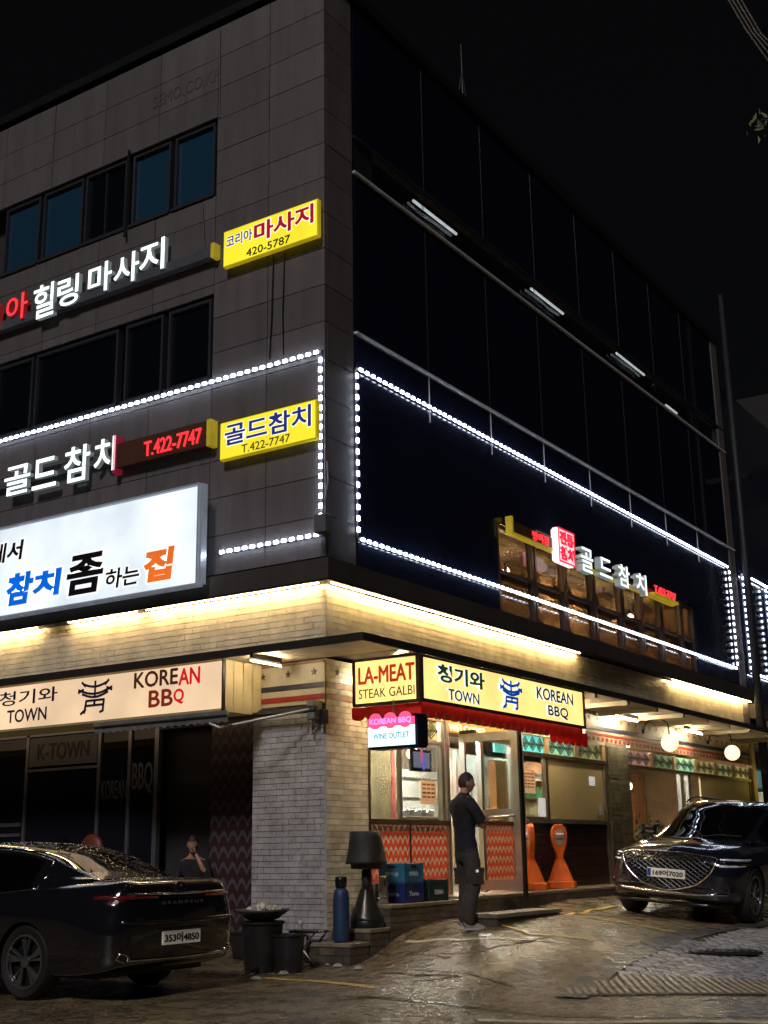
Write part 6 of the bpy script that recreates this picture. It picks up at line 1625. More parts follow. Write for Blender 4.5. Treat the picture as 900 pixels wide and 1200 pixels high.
for s_ in (-1, 1):
    a = .05 * s_; nm = MB()
    vs = []; rows = [(-.1, .036, .08), (-.06, .042, .095), (0, .045, .1), (.06, .047, .075), (.12, .048, .055), (.17, .042, .045), (.2, .02, .035)]
    for (x_, w_, h_) in rows:
        for (bq, hq) in ((-w_, .02), (-w_ * .95, h_ * .6), (-w_ * .5, h_), (w_ * .5, h_), (w_ * .95, h_ * .6), (w_, .02)): vs.append(B3(x_ + a, s_ * .14 + bq, hq))
    fs = [(i * 6 + k, (i + 1) * 6 + k, (i + 1) * 6 + (k + 1) % 6, i * 6 + (k + 1) % 6) for i in range(6) for k in range(6)] + [tuple(range(5, -1, -1)), tuple(range(36, 42))]
    nm.add(vs, fs); sh_ = nm.build('sneaker', shoe, man, smooth=True)
    nm = MB(); vs = []
    for hq in (0.0, .024):
        for (x_, w_, h_) in rows: vs.append(B3(x_ * 1.03 + a, s_ * .14 - w_ * 1.07, hq))
        for (x_, w_, h_) in reversed(rows): vs.append(B3(x_ * 1.03 + a, s_ * .14 + w_ * 1.07, hq))
    nm.add(vs, [tuple(range(13, -1, -1)), tuple(range(14, 28))] + [(k, (k + 1) % 14, 14 + (k + 1) % 14, 14 + k) for k in range(14)]); nm.build('sole', solem, sh_)
# --- seated figure in the dark doorway, hand at the face
bx0, by0 = -2.62, .5
pz2 = gz(bx0, by0)
sit = thing('person', 'dim seated figure in dark clothes, hand raised to the face, in the unlit doorway', 'person', (bx0, by0, pz2))
sf = Vector((.55, -.83, 0)).normalized(); sl2 = Vector((-sf.y, sf.x, 0)); base = Vector((bx0, by0, pz2 + .55))
def B4(a, b, h): p = base + sf * a + sl2 * b; return (p.x, p.y, p.z + h)
V = [B4(0, 0, .1) + (.14, .11), B4(.02, 0, .3) + (.13, .1), B4(.05, 0, .5) + (.14, .1), B4(.08, 0, .63) + (.06,), B4(.11, 0, .7) + (.055,)]
E_ = [(0, 1), (1, 2), (2, 3), (3, 4)]
k = len(V); V += [B4(.06, .17, .52) + (.06,), B4(.22, .23, .3) + (.045,), B4(.27, .14, .5) + (.035,), B4(.22, .05, .66) + (.026,)]; E_ += [(2, k), (k, k + 1), (k + 1, k + 2), (k + 2, k + 3)]
k = len(V); V += [B4(.06, -.17, .52) + (.06,), B4(.15, -.22, .28) + (.045,), B4(.36, -.1, .2) + (.03,)]; E_ += [(2, k), (k, k + 1), (k + 1, k + 2)]
for s_ in (-1, 1):
    k = len(V); V += [B4(.05, s_ * .1, .08) + (.09,), B4(.45, s_ * .14, .1) + (.07,), B4(.47, s_ * .14, -.2) + (.055,), B4(.45, s_ * .14, -.46) + (.04,), B4(.56, s_ * .15, -.51) + (.035,)]; E_ += [(0, k)] + [(k + i, k + i + 1) for i in range(4)]
body = MB(); body.add(*skinmesh(V, E_)); hc = Vector(B4(.15, 0, .78)); f, l, z = head_geo(body, hc, sf + Vector((0, 0, -.2)))
add_hand(body, B4(.22, .05, .66), Vector((0, 0, 1)) - sl2 * .3, -sl2, sf); add_hand(body, B4(.36, -.1, .2), sf + sl2 * .5, sl2, Vector((0, 0, 1)))
body.build('body', skin, sit, smooth=True); hair_geo(hc, f, l, z).build('hair', hair, sit, smooth=True)
CV = [B4(0, 0, .05) + (.17, .13), B4(.02, 0, .3) + (.155, .12), B4(.05, 0, .5) + (.16, .12), B4(.075, 0, .6) + (.075,)]; CE = [(0, 1), (1, 2), (2, 3)]
k = len(CV); CV += [B4(.06, .17, .52) + (.075,), B4(.22, .23, .3) + (.06,), B4(.25, .14, .48) + (.05,)]; CE += [(2, k), (k, k + 1), (k + 1, k + 2)]
k = len(CV); CV += [B4(.06, -.17, .52) + (.075,), B4(.14, -.22, .32) + (.06,)]; CE += [(2, k), (k, k + 1)]
t = MB(); t.add(*skinmesh(CV, CE)); t.build('shirt', black_t, sit, smooth=True)
CV = [B4(0, 0, .08) + (.16, .13)]; CE = []
for s_ in (-1, 1):
    k = len(CV); CV += [B4(.08, s_ * .1, .09) + (.11,), B4(.46, s_ * .14, .1) + (.085,), B4(.48, s_ * .14, -.2) + (.075,), B4(.45, s_ * .14, -.42) + (.07,)]; CE += [(0, k)] + [(k + i, k + i + 1) for i in range(3)]
t = MB(); t.add(*skinmesh(CV, CE)); t.build('trousers', tro, sit, smooth=True)
sc3 = thing('low_chair', 'low dark chair under the seated figure in the doorway', 'chair', (bx0, by0, pz2))
t = MB(); t.T = Matrix.Rotation(math.atan2(sf.y, sf.x), 4, 'Z'); t.cbox(-.22, .24, -.22, .22, .43, .47, .01); t.build('seat', binm, sc3, world=False)
for sx in (-.18, .2):
    for sy in (-.18, .18):
        t = MB(); t.T = Matrix.Rotation(math.atan2(sf.y, sf.x), 4, 'Z'); t.box(sx - .015, sx + .015, sy - .015, sy + .015, 0, .43); t.build('leg', binm, sc3, world=False)
t = MB(); t.T = Matrix.Rotation(math.atan2(sf.y, sf.x), 4, 'Z'); t.box(-.24, -.21, -.2, .2, .5, .9); t.build('backrest', binm, sc3, world=False)
# ================================================================== CARS
paint = M('black_car_paint', (.008, .008, .011), .12, .0, var=.1, coat=1.0, bump=.02, bscale=140, spec=.6)
paint2 = M('dark_blue_black_paint', (.008, .009, .016), .12, .0, var=.1, coat=1.0, bump=.03, bscale=120, spec=.6)
cglass = GLASS('car_glass', tint=(.2, .22, .24), refl=1.3, trans=.35, dark=(.003, .003, .004))
chrome = M('chrome', (.8, .8, .8), .12, 1.0)
rubber = M('tyre_rubber', (.012, .012, .012), .7, bump=.3)
trimb = M('gloss_black_trim', (.006, .006, .006), .15)
rimm = M('rim_alloy', (.35, .35, .36), .25, .9)
plate = M('plate_white', (.75, .74, .66), .4, emit=(.8, .78, .62), es=.10)
plk = M('plate_black', (.01, .01, .01), .5)
def cr(P, t):
    """Catmull-Rom through list of tuples, t in 0..len-1"""
    n = len(P); i = min(int(t), n - 2); u = t - i
    p0, p1, p2, p3 = [np.array(P[max(0, min(n - 1, i + k))], float) for k in (-1, 0, 1, 2)]
    return .5 * ((2 * p1) + (-p0 + p2) * u + (2 * p0 - 5 * p1 + 4 * p2 - p3) * u * u + (-p0 + 3 * p1 - 3 * p2 + p3) * u ** 3)
def loft(stations, ns, nc):
    """stations: list of (x, [(y,z)...]) -> grid of points (full width)"""
    flat = [[s[0]] + [c for p in s[1] for c in p] for s in stations]
    rows = []
    for i in range(ns + 1):
        q = cr(flat, (len(flat) - 1) * i / ns)
        cp = [(q[1 + 2 * k], q[2 + 2 * k]) for k in range((len(q) - 1) // 2)]
        half = [cr(cp, (len(cp) - 1) * j / nc) for j in range(nc + 1)]
        ring = [(q[0], h[0], h[1]) for h in half] + [(q[0], -h[0], h[1]) for h in reversed(half[1:-1])]
        rows.append(ring)
    return rows
def grid_mb(rows, cap0=True, cap1=True):
    mb = MB(); m = len(rows[0]); vs = [p for r in rows for p in r]
    fs = [(i * m + k, i * m + (k + 1) % m, (i + 1) * m + (k + 1) % m, (i + 1) * m + k) for i in range(len(rows) - 1) for k in range(m)]
    if cap0: fs.append(tuple(range(m - 1, -1, -1)))
    if cap1: fs.append(tuple(range((len(rows) - 1) * m, len(rows) * m)))
    mb.add(vs, fs); return mb
def cut_arches(o, centres, r, w):
    cm_ = MB()
    for (x, z) in centres:
        for s_ in (-1, 1):
            cm_.lathe([(r, s_ * (w - .32)), (r, s_ * (w + .3))] if s_ > 0 else [(r, -(w + .3)), (r, -(w - .32))], (x, 0, z), 40, axis='y')
    c_ = cm_.build('cut', trimb)
    bmx = bmesh.new(); bmx.from_mesh(c_.data); bmesh.ops.recalc_face_normals(bmx, faces=bmx.faces); bmx.to_mesh(c_.data); bmx.free()
    bmx = bmesh.new(); bmx.from_mesh(o.data); bmesh.ops.recalc_face_normals(bmx, faces=bmx.faces); bmx.to_mesh(o.data); bmx.free()
    par = o.parent; o.parent = None; loc = o.location.copy()
    md = o.modifiers.new('b', 'BOOLEAN'); md.object = c_; md.operation = 'DIFFERENCE'; md.solver = 'EXACT'
    dg = bpy.context.evaluated_depsgraph_get(); dg.update()
    me = bpy.data.meshes.new_from_object(o.evaluated_get(dg), depsgraph=dg)
    o.modifiers.clear(); o.data = me; bpy.data.objects.remove(c_)
    me.polygons.foreach_set('use_smooth', [True] * len(me.polygons)); me.set_sharp_from_angle(angle=math.radians(38))
    o.parent = par
def wheel(car, x, y, z, R, rr, w, style):
    s_ = 1 if y > 0 else -1
    o_ = MB(); o_.lathe([(rr * .9, -w / 2 * .6), (rr, -w / 2 * .85), (R * .93, -w / 2), (R, -w / 2 * .72), (R, w / 2 * .72), (R * .93, w / 2), (rr, w / 2 * .85), (rr * .9, w / 2 * .6)], (x, y, z), 36, axis='y', cap=False)
    ty = o_.build('tyre', rubber, car, world=False, smooth=True, auto=50)
    ty.name = 'wheel'
    t = MB(); yo = y + s_ * w / 2 * .8
    t.lathe([(rr * 1.01, 0), (rr * 1.01, .02), (rr * .93, .02), (rr * .93, 0)] if s_ > 0 else [(rr * .93, 0), (rr * .93, -.02), (rr * 1.01, -.02), (rr * 1.01, 0)], (x, yo - s_ * .005, z), 36, axis='y', cap=False)
    t.build('rim', rimm, ty, world=False)
    t = MB(); t.lathe([(rr * .95, 0), (rr * .95, .01)], (x, yo - s_ * .07, z), 30, axis='y'); t.build('brake_disc', darkm, ty, world=False)
    for k in range(5 if style == 'blade' else 10):
        n_ = 5 if style == 'blade' else 10
        a = 2 * PI * k / n_ + .3
        def P(r, da, dy): return (x + r * math.cos(a + da), yo + s_ * dy, z + r * math.sin(a + da))
        t = MB()
        if style == 'blade':
            for (d0, d1, e0, e1) in ((-.2, .06, -.36, -.02), (.12, .2, .1, .26)):
                vs = [P(.05, d0, .0), P(.05, d1, .0), P(rr * .95, e1, -.012), P(rr * .95, e0, -.012), P(.05, d0, -.03), P(.05, d1, -.03), P(rr * .95, e1, -.03), P(rr * .95, e0, -.03)]
                t.add(vs, BF)
        else:
            vs = [P(.04, -.25, .0), P(.04, .25, .0), P(rr * .95, .07, -.01), P(rr * .95, -.07, -.01), P(.04, -.25, -.03), P(.04, .25, -.03), P(rr * .95, .07, -.03), P(rr * .95, -.07, -.03)]
            t.add(vs, BF)
        t.build('spoke', rimm, ty, world=False)
    t = MB(); t.lathe([(.06, -.03), (.055, .008), (.03, .012)] if s_ > 0 else [(.03, -.012), (.055, -.008), (.06, .03)], (x, yo, z), 16, axis='y'); t.build('hub_cap', rimm, ty, world=False)
def sec(w, zb, zm, wm, zs, ws, zt, wt, zc):
    return [(0, zb), (w * .8, zb), (w * .97, zb + .06), (wm, zm), (ws + .03, (zm + zs) / 2 + .05), (ws, zs), (wt, zt), (wt * .5, (zt + zc) / 2 + .006), (0, zc)]
def greenhouse(car, st, belt, mats, ns=40, nc=14, wind=None, name='cabin'):
    """st: (x, z_belt, w_belt, z_roof, w_roof); faces split into glass and painted pillars"""
    S_ = []
    for (x, zb, wb, zr, wr) in st:
        S_.append((x, [(wb, zb - .03), (wb * .985, zb + .02), (wb + (wr - wb) * .5, zb + (zr - zb) * .5), (wr + .03, zb + (zr - zb) * .82), (wr * .93, zb + (zr - zb) * .97), (wr * .55, zr + .012 * (zr > zb + .05)), (0, zr + .02 * (zr > zb + .05))]))
    flat = [[s[0]] + [c for p in s[1] for c in p] for s in S_]
    rows = []
    for i in range(ns + 1):
        q = cr(flat, (len(flat) - 1) * i / ns); cp = [(q[1 + 2 * k], q[2 + 2 * k]) for k in range(7)]
        half = [cr(cp, 6 * j / nc) for j in range(nc + 1)]
        rows.append([(q[0], h[0], h[1]) for h in half] + [(q[0], -h[0], h[1]) for h in reversed(half[:-1])])
    return rows
def emit_faces(rows, sel, off=0.0):
    mb = MB(); m = len(rows[0]); used = {}
    for i in range(len(rows) - 1):
        for k in range(m - 1):
            if sel(i, k, rows[i][k]):
                idx = []
                for (a, b) in ((i, k), (i, k + 1), (i + 1, k + 1), (i + 1, k)):
                    if (a, b) not in used: used[(a, b)] = len(mb.v); mb.v.append(rows[a][b])
                    idx.append(used[(a, b)])
                mb.f.append(tuple(idx)); mb.m.append(0)
    return mb
def band_line(mb, pts, r): mb.tube(pts, r, 6)

from mathutils.bvhtree import BVHTree
def surf(o, sgn):
    """returns f(y, z) -> local x of the outermost body surface seen from the front (sgn=1) or the rear (sgn=-1)"""
    bv = BVHTree.FromPolygons([v.co.copy() for v in o.data.vertices], [tuple(p.vertices) for p in o.data.polygons])
    def f(y, z, d=0.0):
        r = bv.ray_cast(Vector((sgn * 9.0, y, z)), Vector((-sgn, 0, 0)))
        x = r[0].x if r[0] is not None else sgn * 1.0
        return x + sgn * d
    return f
# ---------------- sedan (left), heading -X, rear towards the street
ca = Vector((-.54, -3.32, 0)); zc_ = gz(-.54, -3.3) - .005
sed = thing('parked_car', 'glossy black wet sedan at the left showing its tail, plate ending 4850', 'car', (ca.x, ca.y, zc_), PI)
st = [(-1.20, sec(.5, .42, .6, .55, .78, .5, .9, .42, .9)), (-1.17, sec(.74, .36, .6, .76, .84, .70, 1.0, .6, 1.0)), (-1.08, sec(.86, .3, .6, .87, .9, .8, 1.07, .68, 1.085)), (-.85, sec(.92, .25, .62, .925, .93, .87, 1.07, .7, 1.10)),
      (-.4, sec(.93, .22, .65, .94, .95, .9, 1.06, .72, 1.11)), (.6, sec(.92, .2, .62, .93, .93, .9, 1.0, .8, 1.03)), (1.6, sec(.92, .2, .6, .93, .92, .9, .98, .8, 1.0)),
      (2.5, sec(.93, .2, .6, .935, .9, .9, .96, .75, 1.0)), (3.2, sec(.92, .22, .58, .93, .84, .86, .9, .65, .94)), (3.6, sec(.86, .25, .55, .87, .74, .8, .82, .6, .84)), (3.82, sec(.6, .3, .5, .62, .64, .58, .72, .5, .74))]
bd = grid_mb(loft(st, 90, 40)).build('body', paint, sed, world=False, smooth=True)
cut_arches(bd, [(0, .34), (2.885, .34)], .375, .8)
gh = greenhouse(sed, [(-.62, 1.09, .66, 1.1, .5), (-.2, 1.06, .76, 1.24, .58), (.3, 1.01, .84, 1.39, .6), (.9, .985, .87, 1.455, .62), (1.5, .98, .88, 1.46, .63), (2.0, .975, .88, 1.37, .62), (2.45, .975, .85, 1.17, .62), (2.8, .985, .76, .99, .6)], None, None)
def xr(i): return gh[i][0][0]
top = lambda k: 9 <= k <= 18
sidek = lambda k: (1 <= k <= 6) or (21 <= k <= 26)
isrear = lambda i, k, *_: top(k) and -.5 < xr(i) < .36
isfront = lambda i, k, *_: top(k) and 1.86 < xr(i) < 2.75
isside = lambda i, k, *_: sidek(k) and .02 < xr(i) < 2.3 and not (1.02 < xr(i) < 1.1)
emit_faces(gh, isrear).build('rear_window', cglass, sed, world=False, smooth=True)
emit_faces(gh, isfront).build('windshield', cglass, sed, world=False, smooth=True)
for lo, hi in ((.02, 1.02), (1.1, 2.3)):
    for sd in (0, 1): emit_faces(gh, lambda i, k, *_: sidek(k) and (k < 14) == (sd == 0) and lo < xr(i) < hi and isside(i, k)).build('side_window', cglass, sed, world=False, smooth=True)
emit_faces(gh, lambda i, k, *_: not (isrear(i, k) or isfront(i, k) or isside(i, k))).build('cabin', paint, sed, world=False, smooth=True)
t = MB(); t.box(-.3, 2.3, -.6, .6, .6, .95); 
for x in (.6, 1.6):
    for y in (-.35, .35): t.cbox(x - .08, x + .08, y - .22, y + .22, .6, 1.2, .03)
t.build('seat', M('car_interior', (.015, .013, .012), .8), sed, world=False)
# chrome window surround
for s_ in (-1, 1):
    pts = []
    idx = [i for i in range(len(gh)) if -.02 < xr(i) < 2.35]
    for i in idx: p = gh[i][1 if s_ > 0 else 27]; pts.append((p[0], p[1] + s_ * .004, p[2]))
    up = [(gh[i][8 if s_ > 0 else 20][0], gh[i][8 if s_ > 0 else 20][1] + s_ * .006, gh[i][8 if s_ > 0 else 20][2]) for i in idx]
    t = MB(); t.tube(pts, .009, 6); t.tube([pts[0]] + [tuple((Vector(pts[0]).lerp(Vector(up[0]), .5)) + Vector((-.05, 0, 0)))] + up, .008, 6); t.build('window_chrome', chrome, sed, world=False, smooth=True)
for x in (0, 2.885):
    for y in (-.80, .80): wheel(sed, x, y, .345, .345, .25, .225, 'blade')
# tail: lamp blade, lid lip, plate recess, diffuser line, emblem, letters
RS = surf(bd, -1)
def rear_line(y0, y1, z, off, n=14):
    out = []
    for i in range(n + 1):
        y = y0 + (y1 - y0) * i / n; zz = z(y) if callable(z) else z
        out.append((RS(y, zz, .002), y, zz))
    return out
t = MB(); t.tube(rear_line(-.8, .8, lambda y: .955 + .012 * abs(y), -.05), .011, 6); t.build('chrome_line', chrome, sed, world=False, smooth=True)
taill = M('tail_lamp_red', (.12, .008, .008), .15, coat=1, emit=(.3, .02, .01), es=.04)
for s_ in (-1, 1):
    t = MB(); t.tube(rear_line(s_ * .35, s_ * .86, lambda y: .925 + .012 * abs(y), -.055), [.012] * 8 + [.02] * 7, 8); t.build('tail_lamp', taill, sed, world=False, smooth=True)
    t = MB(); q_ = [(s_ * (.68 + .05 * i_), .935 - .012 * i_ * 0, .93 - .02 * i_) for i_ in range(5)]; t.add([p_ for (y_, za_, zb_) in q_ for p_ in ((RS(y_, za_, .006), y_, za_), (RS(y_, zb_, .006), y_, zb_))], [(2 * i_, 2 * i_ + 1, 2 * i_ + 3, 2 * i_ + 2) for i_ in range(4)]); t.build('tail_lamp', taill, sed, world=False)
t = MB(); t.tube(rear_line(-.66, .66, 1.04, -.045), .014, 8); t.build('boot_lip', paint, sed, world=False, smooth=True)
t = MB(); t.tube(rear_line(-.78, .78, lambda y: .69 + .03 * abs(y), -.0), .02, 8); t.build('bumper_ridge', paint, sed, world=False, smooth=True)
t = MB(); t.tube(rear_line(-.7, .7, lambda y: .36 + .02 * abs(y), -.015), .013, 6); 
for s_ in (-1, 1): t.tube([(RS(y_ * s_, z_, .002), s_ * y_, z_) for (y_, z_) in ((.66, .37), (.72, .43), (.78, .44), (.8, .39), (.72, .355))], .012, 6)
t.build('exhaust_chrome', chrome, sed, world=False, smooth=True)
px_ = min(RS(y_, z_) for y_ in (-.26, 0, .26) for z_ in (.49, .6))
FT = Fr((px_ - .008, 0, 0), (0, -1, 0), (0, 0, 1), (-1, 0, 0))
t = MB(); fbox(t, FT, -.27, .27, .485, .61, -.02, .004); pl_ = t.build('number_plate', plate, sed, world=False, bevel=.004)
t = MB(); ftext(t, FT, '353머4850', -.245, .245, .505, .59, .004, .008, .03); t.build('plate_characters', plk, pl_, world=False)
t = MB(); fbox(t, FT, -.3, .3, .625, .64, -.02, .02); t.build('plate_lamp_bar', trimb, sed, world=False)
t = MB(); F2 = Fr((min(RS(-.3, .87), RS(0, .87)) - .004, 0, 0), (0, -1, 0), (0, 0, 1), (-1, 0, 0)); ftext(t, F2, 'G R A N D E U R', -.3, .3, .86, .888, -.0, .01, .02); t.build('boot_lettering', chrome, sed, world=False)
t = MB(); ring = [(-.075 * math.cos(q), .045 * math.sin(q)) for q in [2 * PI * k / 24 for k in range(25)]]
FE = Fr((RS(0, 1.015, .012), 0, 1.015), (0, -1, 0), (.25, 0, .97), (-.97, 0, .25))
fstroke(t, FE, ring, .012, 0, .01); fstroke(t, FE, [(-.042, -.03), (-.018, .033)], .014, 0, .011); fstroke(t, FE, [(.018, -.033), (.042, .03)], .014, 0, .012); fstroke(t, FE, [(-.03, -.006), (.03, .006)], .012, 0, .013)
t.build('oval_emblem', chrome, sed, world=False)
t = MB(); t.add([(.75, 0, 1.475), (.48, 0, 1.475), (.46, 0, 1.53), (.52, 0, 1.535), (.75, .028, 1.472), (.48, .028, 1.472), (.75, -.028, 1.472), (.48, -.028, 1.472)], [(4, 5, 2, 3), (6, 3, 2, 7), (5, 7, 2), (4, 3, 6)]); t.build('roof_fin_aerial', paint, sed, world=False)
for (x) in (.62, 1.62):
    t = MB(); t.cbox(x - .1, x + .1, .925, .955, .80, .825, .008); t.cbox(x - .1, x + .1, -.955, -.925, .80, .825, .008); t.build('door_handle', chrome, sed, world=False)
for s_ in (-1, 1):
    t = MB(); t.cbox(2.15, 2.35, s_ * .98 - .08, s_ * .98 + .08, 1.0, 1.12, .03); t.build('wing_mirror', paint, sed, world=False)
    t = MB(); t.tube([(.35, s_ * .937, .3), (2.4, s_ * .94, .3)], .014, 6); t.build('sill_strip', trimb, sed, world=False)
for s_ in (-1, 1):
    for x in (.52, 1.08, 2.25):
        t = MB(); t.tube([(x, s_ * .9, .35), (x, s_ * .938, .62), (x - .01, s_ * .905, .93)], .003, 4); t.build('door_gap', plk, sed, world=False)
t = MB(); t.box(-.8, 3.3, -.75, .75, .2, .5); t.build('underbody', plk, sed, world=False)

# ---------------- SUV (right), heading -Y
fx, fy = 2.52, 5.62
zl, zr = gz(fx + .82, fy), gz(fx - .82, fy)
suv = thing('parked_car', 'glossy black SUV with crest grille facing the camera at the right, plate 169 7020', 'car', (fx, fy + 2.875 * 1.04, (zl + zr) / 2 + .0), -PI / 2)
suv.scale = (1.04, 1.04, 1.04)
suv.rotation_euler = (math.atan2(zl - zr, 1.64), (0), -PI / 2)
st = [(-.98, sec(.8, .4, .7, .84, .95, .78, 1.05, .6, 1.08)), (-.6, sec(.92, .28, .7, .93, 1.02, .88, 1.08, .75, 1.1)), (0, sec(.945, .24, .72, .95, 1.05, .9, 1.08, .78, 1.1)), (1.0, sec(.94, .22, .7, .945, 1.0, .9, 1.06, .78, 1.08)),
      (2.0, sec(.945, .22, .7, .95, .98, .9, 1.05, .76, 1.08)), (2.6, sec(.955, .24, .7, .955, .95, .9, 1.03, .72, 1.085)), (3.1, sec(.945, .26, .68, .945, .9, .88, .99, .68, 1.055)), (3.45, sec(.9, .27, .62, .91, .86, .83, .94, .62, 1.0)),
      (3.62, sec(.82, .28, .6, .84, .82, .76, .89, .58, .94)), (3.7, sec(.7, .3, .58, .72, .77, .66, .84, .5, .87)), (3.735, sec(.5, .34, .56, .54, .7, .5, .77, .4, .8))]
bd = grid_mb(loft(st, 100, 40)).build('body', paint2, suv, world=False, smooth=True)
cut_arches(bd, [(0, .37), (2.875, .37)], .405, .83)
gh = greenhouse(suv, [(-.95, 1.06, .74, 1.08, .5), (-.8, 1.05, .8, 1.35, .56), (-.5, 1.04, .85, 1.58, .6), (.1, 1.03, .87, 1.63, .64), (.8, 1.02, .88, 1.64, .65), (1.35, 1.02, .88, 1.57, .65), (1.75, 1.03, .87, 1.38, .65), (2.1, 1.045, .84, 1.2, .66), (2.42, 1.06, .78, 1.06, .64)], None, None, ns=44)
isfront = lambda i, k, *_: 9 <= k <= 18 and 1.36 < xr(i) < 2.36
isside = lambda i, k, *_: sidek(k) and -.6 < xr(i) < 1.95 and not (.62 < xr(i) < .72)
emit_faces(gh, isfront).build('windshield', cglass, suv, world=False, smooth=True)
for lo, hi in ((-.6, .62), (.72, 1.95)):
    for sd in (0, 1): emit_faces(gh, lambda i, k, *_: sidek(k) and (k < 14) == (sd == 0) and lo < xr(i) < hi and isside(i, k)).build('side_window', cglass, suv, world=False, smooth=True)
emit_faces(gh, lambda i, k, *_: not (isfront(i, k) or isside(i, k))).build('cabin', paint2, suv, world=False, smooth=True)
for s_ in (-1, 1):
    idx = [i for i in range(len(gh)) if -.6 < xr(i) < 2.0]
    t = MB(); t.tube([(gh[i][1 if s_ > 0 else 27][0], gh[i][1 if s_ > 0 else 27][1] + s_ * .004, gh[i][1 if s_ > 0 else 27][2]) for i in idx], .009, 6); t.build('window_chrome', chrome, suv, world=False, smooth=True)
    t = MB(); t.tube([(-.5, s_ * .6, 1.6), (-.4, s_ * .61, 1.665), (.9, s_ * .63, 1.68), (1.15, s_ * .63, 1.65), (1.3, s_ * .63, 1.6)], .016, 8); t.build('roof_rail', M('satin_rail', (.4, .4, .42), .25, .9), suv, world=False, smooth=True)
    t = MB(); t.cbox(1.72, 1.92, s_ * 1.0 - .1, s_ * 1.0 + .1, 1.06, 1.22, .04); t.tube([(1.82, s_ * .86, 1.06), (1.82, s_ * .95, 1.12)], .025, 6); mr_ = t.build('wing_mirror', paint2, suv, world=False)
    t = MB(); t.box(1.93, 1.935, s_ * 1.0 - .06, s_ * 1.0 + .08, 1.11, 1.13); t.build('indicator_strip', chrome, mr_, world=False)
t = MB(); t.tube([(1.95, -.6, 1.245), (2.05, -.3, 1.24), (2.33, 0, 1.1)], .008, 5); t.tube([(2.25, .55, 1.14), (2.3, .2, 1.14), (2.38, -.1, 1.085)], .008, 5); t.build('wiper', plk, suv, world=False)
t = MB(); t.cbox(1.3, 1.6, -.7, .7, .9, 1.02, .03)
for y in (-.36, .36): t.cbox(.9, 1.05, y - .24, y + .24, .7, 1.28, .04); t.cbox(.92, 1.02, y - .12, y + .12, 1.3, 1.46, .03)
t.tube([(1.35, .36 + .18 * math.cos(q), 1.08 + .17 * math.sin(q)) for q in [2 * PI * k / 16 for k in range(17)]], .014, 6)
t.build('seat', M('car_interior'), suv, world=False)
for x in (0, 2.875):
    for y in (-.83, .83): wheel(suv, x, y, .372, .372, .262, .24, 'multi')
# grille crest
FS_ = surf(bd, 1)
def fx_(y, z): 
    # front surface estimate
    return FS_(y, z, .006)
def crest(): 
    L_ = [(-.66, .80), (-.64, .86), (-.3, .895), (0, .9), (.3, .895), (.64, .86), (.66, .80), (.6, .66), (.42, .5), (.18, .42), (0, .395), (-.18, .42), (-.42, .5), (-.6, .66)]
    return [tuple(cr(L_ + [L_[0]], i * 14 / 56)) for i in range(57)]
C_ = crest()
t = MB(); vs = [(fx_(y, z) + .004, y, z) for (y, z) in C_[:-1]]; cen = [(fx_(0, .66) + .0, 0, .66)]
# grille backing as a fan in rings
rings = []
for s in (1, .75, .5, .25):
    rings.append([(fx_(y * s, .66 + (z - .66) * s) - .002, y * s, .66 + (z - .66) * s) for (y, z) in C_[:-1]])
m = len(rings[0]); V = [p for r in rings for p in r] + [(fx_(0, .66) - .002, 0, .66)]
F_ = [(i * m + k, i * m + (k + 1) % m, (i + 1) * m + (k + 1) % m, (i + 1) * m + k) for i in range(3) for k in range(m)] + [(3 * m + k, 3 * m + (k + 1) % m, 4 * m) for k in range(m)]
t.add(V, F_); t.build('grille_backing', trimb, suv, world=False)
t = MB(); t.tube([(fx_(y, z) + .008, y, z) for (y, z) in C_], .011, 8, cap=False); t.build('grille_frame', chrome, suv, world=False, smooth=True)
def in_crest(y, z):
    c_ = False
    for (a, b), (a2, b2) in zip(C_[:-1], C_[1:]):
        if (b > z) != (b2 > z) and y < (a2 - a) * (z - b) / (b2 - b) + a: c_ = not c_
    return c_
gm = M('grille_chrome', (.07, .07, .075), .35, 1.0)
n_bar = 0
for sg in (-1, 1):
    for k in range(-16, 17):
        pts = []
        for j in range(60):
            y = -.68 + j * .0235; z = .62 + k * .058 + sg * y * .62
            if in_crest(y * 1.03, .66 + (z - .66) * 1.03): pts.append((fx_(y, z) + .006, y, z))
        if len(pts) > 2: t = MB(); t.tube([pts[0], pts[len(pts) // 2], pts[-1]] if len(pts) < 6 else pts[::3] + [pts[-1]], .0065, 4); t.build('grille_bar', gm, suv, world=False); n_bar += 1
FG = Fr((max(FS_(y_, z_) for y_ in (-.28, 0, .24) for z_ in (.56, .66)) + .03, 0, 0), (0, 1, 0), (0, 0, 1), (1, 0, 0))
t = MB(); fbox(t, FG, -.29, .25, .55, .67, -.03, .0); pl_ = t.build('number_plate', plate, suv, world=False, bevel=.004)
t = MB(); ftext(t, FG, '169어7020', -.205, .225, .57, .65, .0, .004, .03); t.build('plate_characters', plk, pl_, world=False)
t = MB(); fbox(t, FG, -.285, -.235, .56, .66, .0, .003); t.build('plate_blue_strip', M('plate_blue', (.02, .05, .4), .4), pl_, world=False)
t = MB(); ftext(t, FG, 'V', -.0, .05, .955, .975, -.25, -.24, .02)
t = MB(); t.tube([(3.55, -.1, .985), (3.58, 0, .985), (3.55, .1, .985)], [.004, .014, .004], 6); t.build('bonnet_emblem', chrome, suv, world=False)
hl = M('headlamp_lens', (.75, .78, .82), .12, .6, emit=(.8, .85, .9), es=.12)
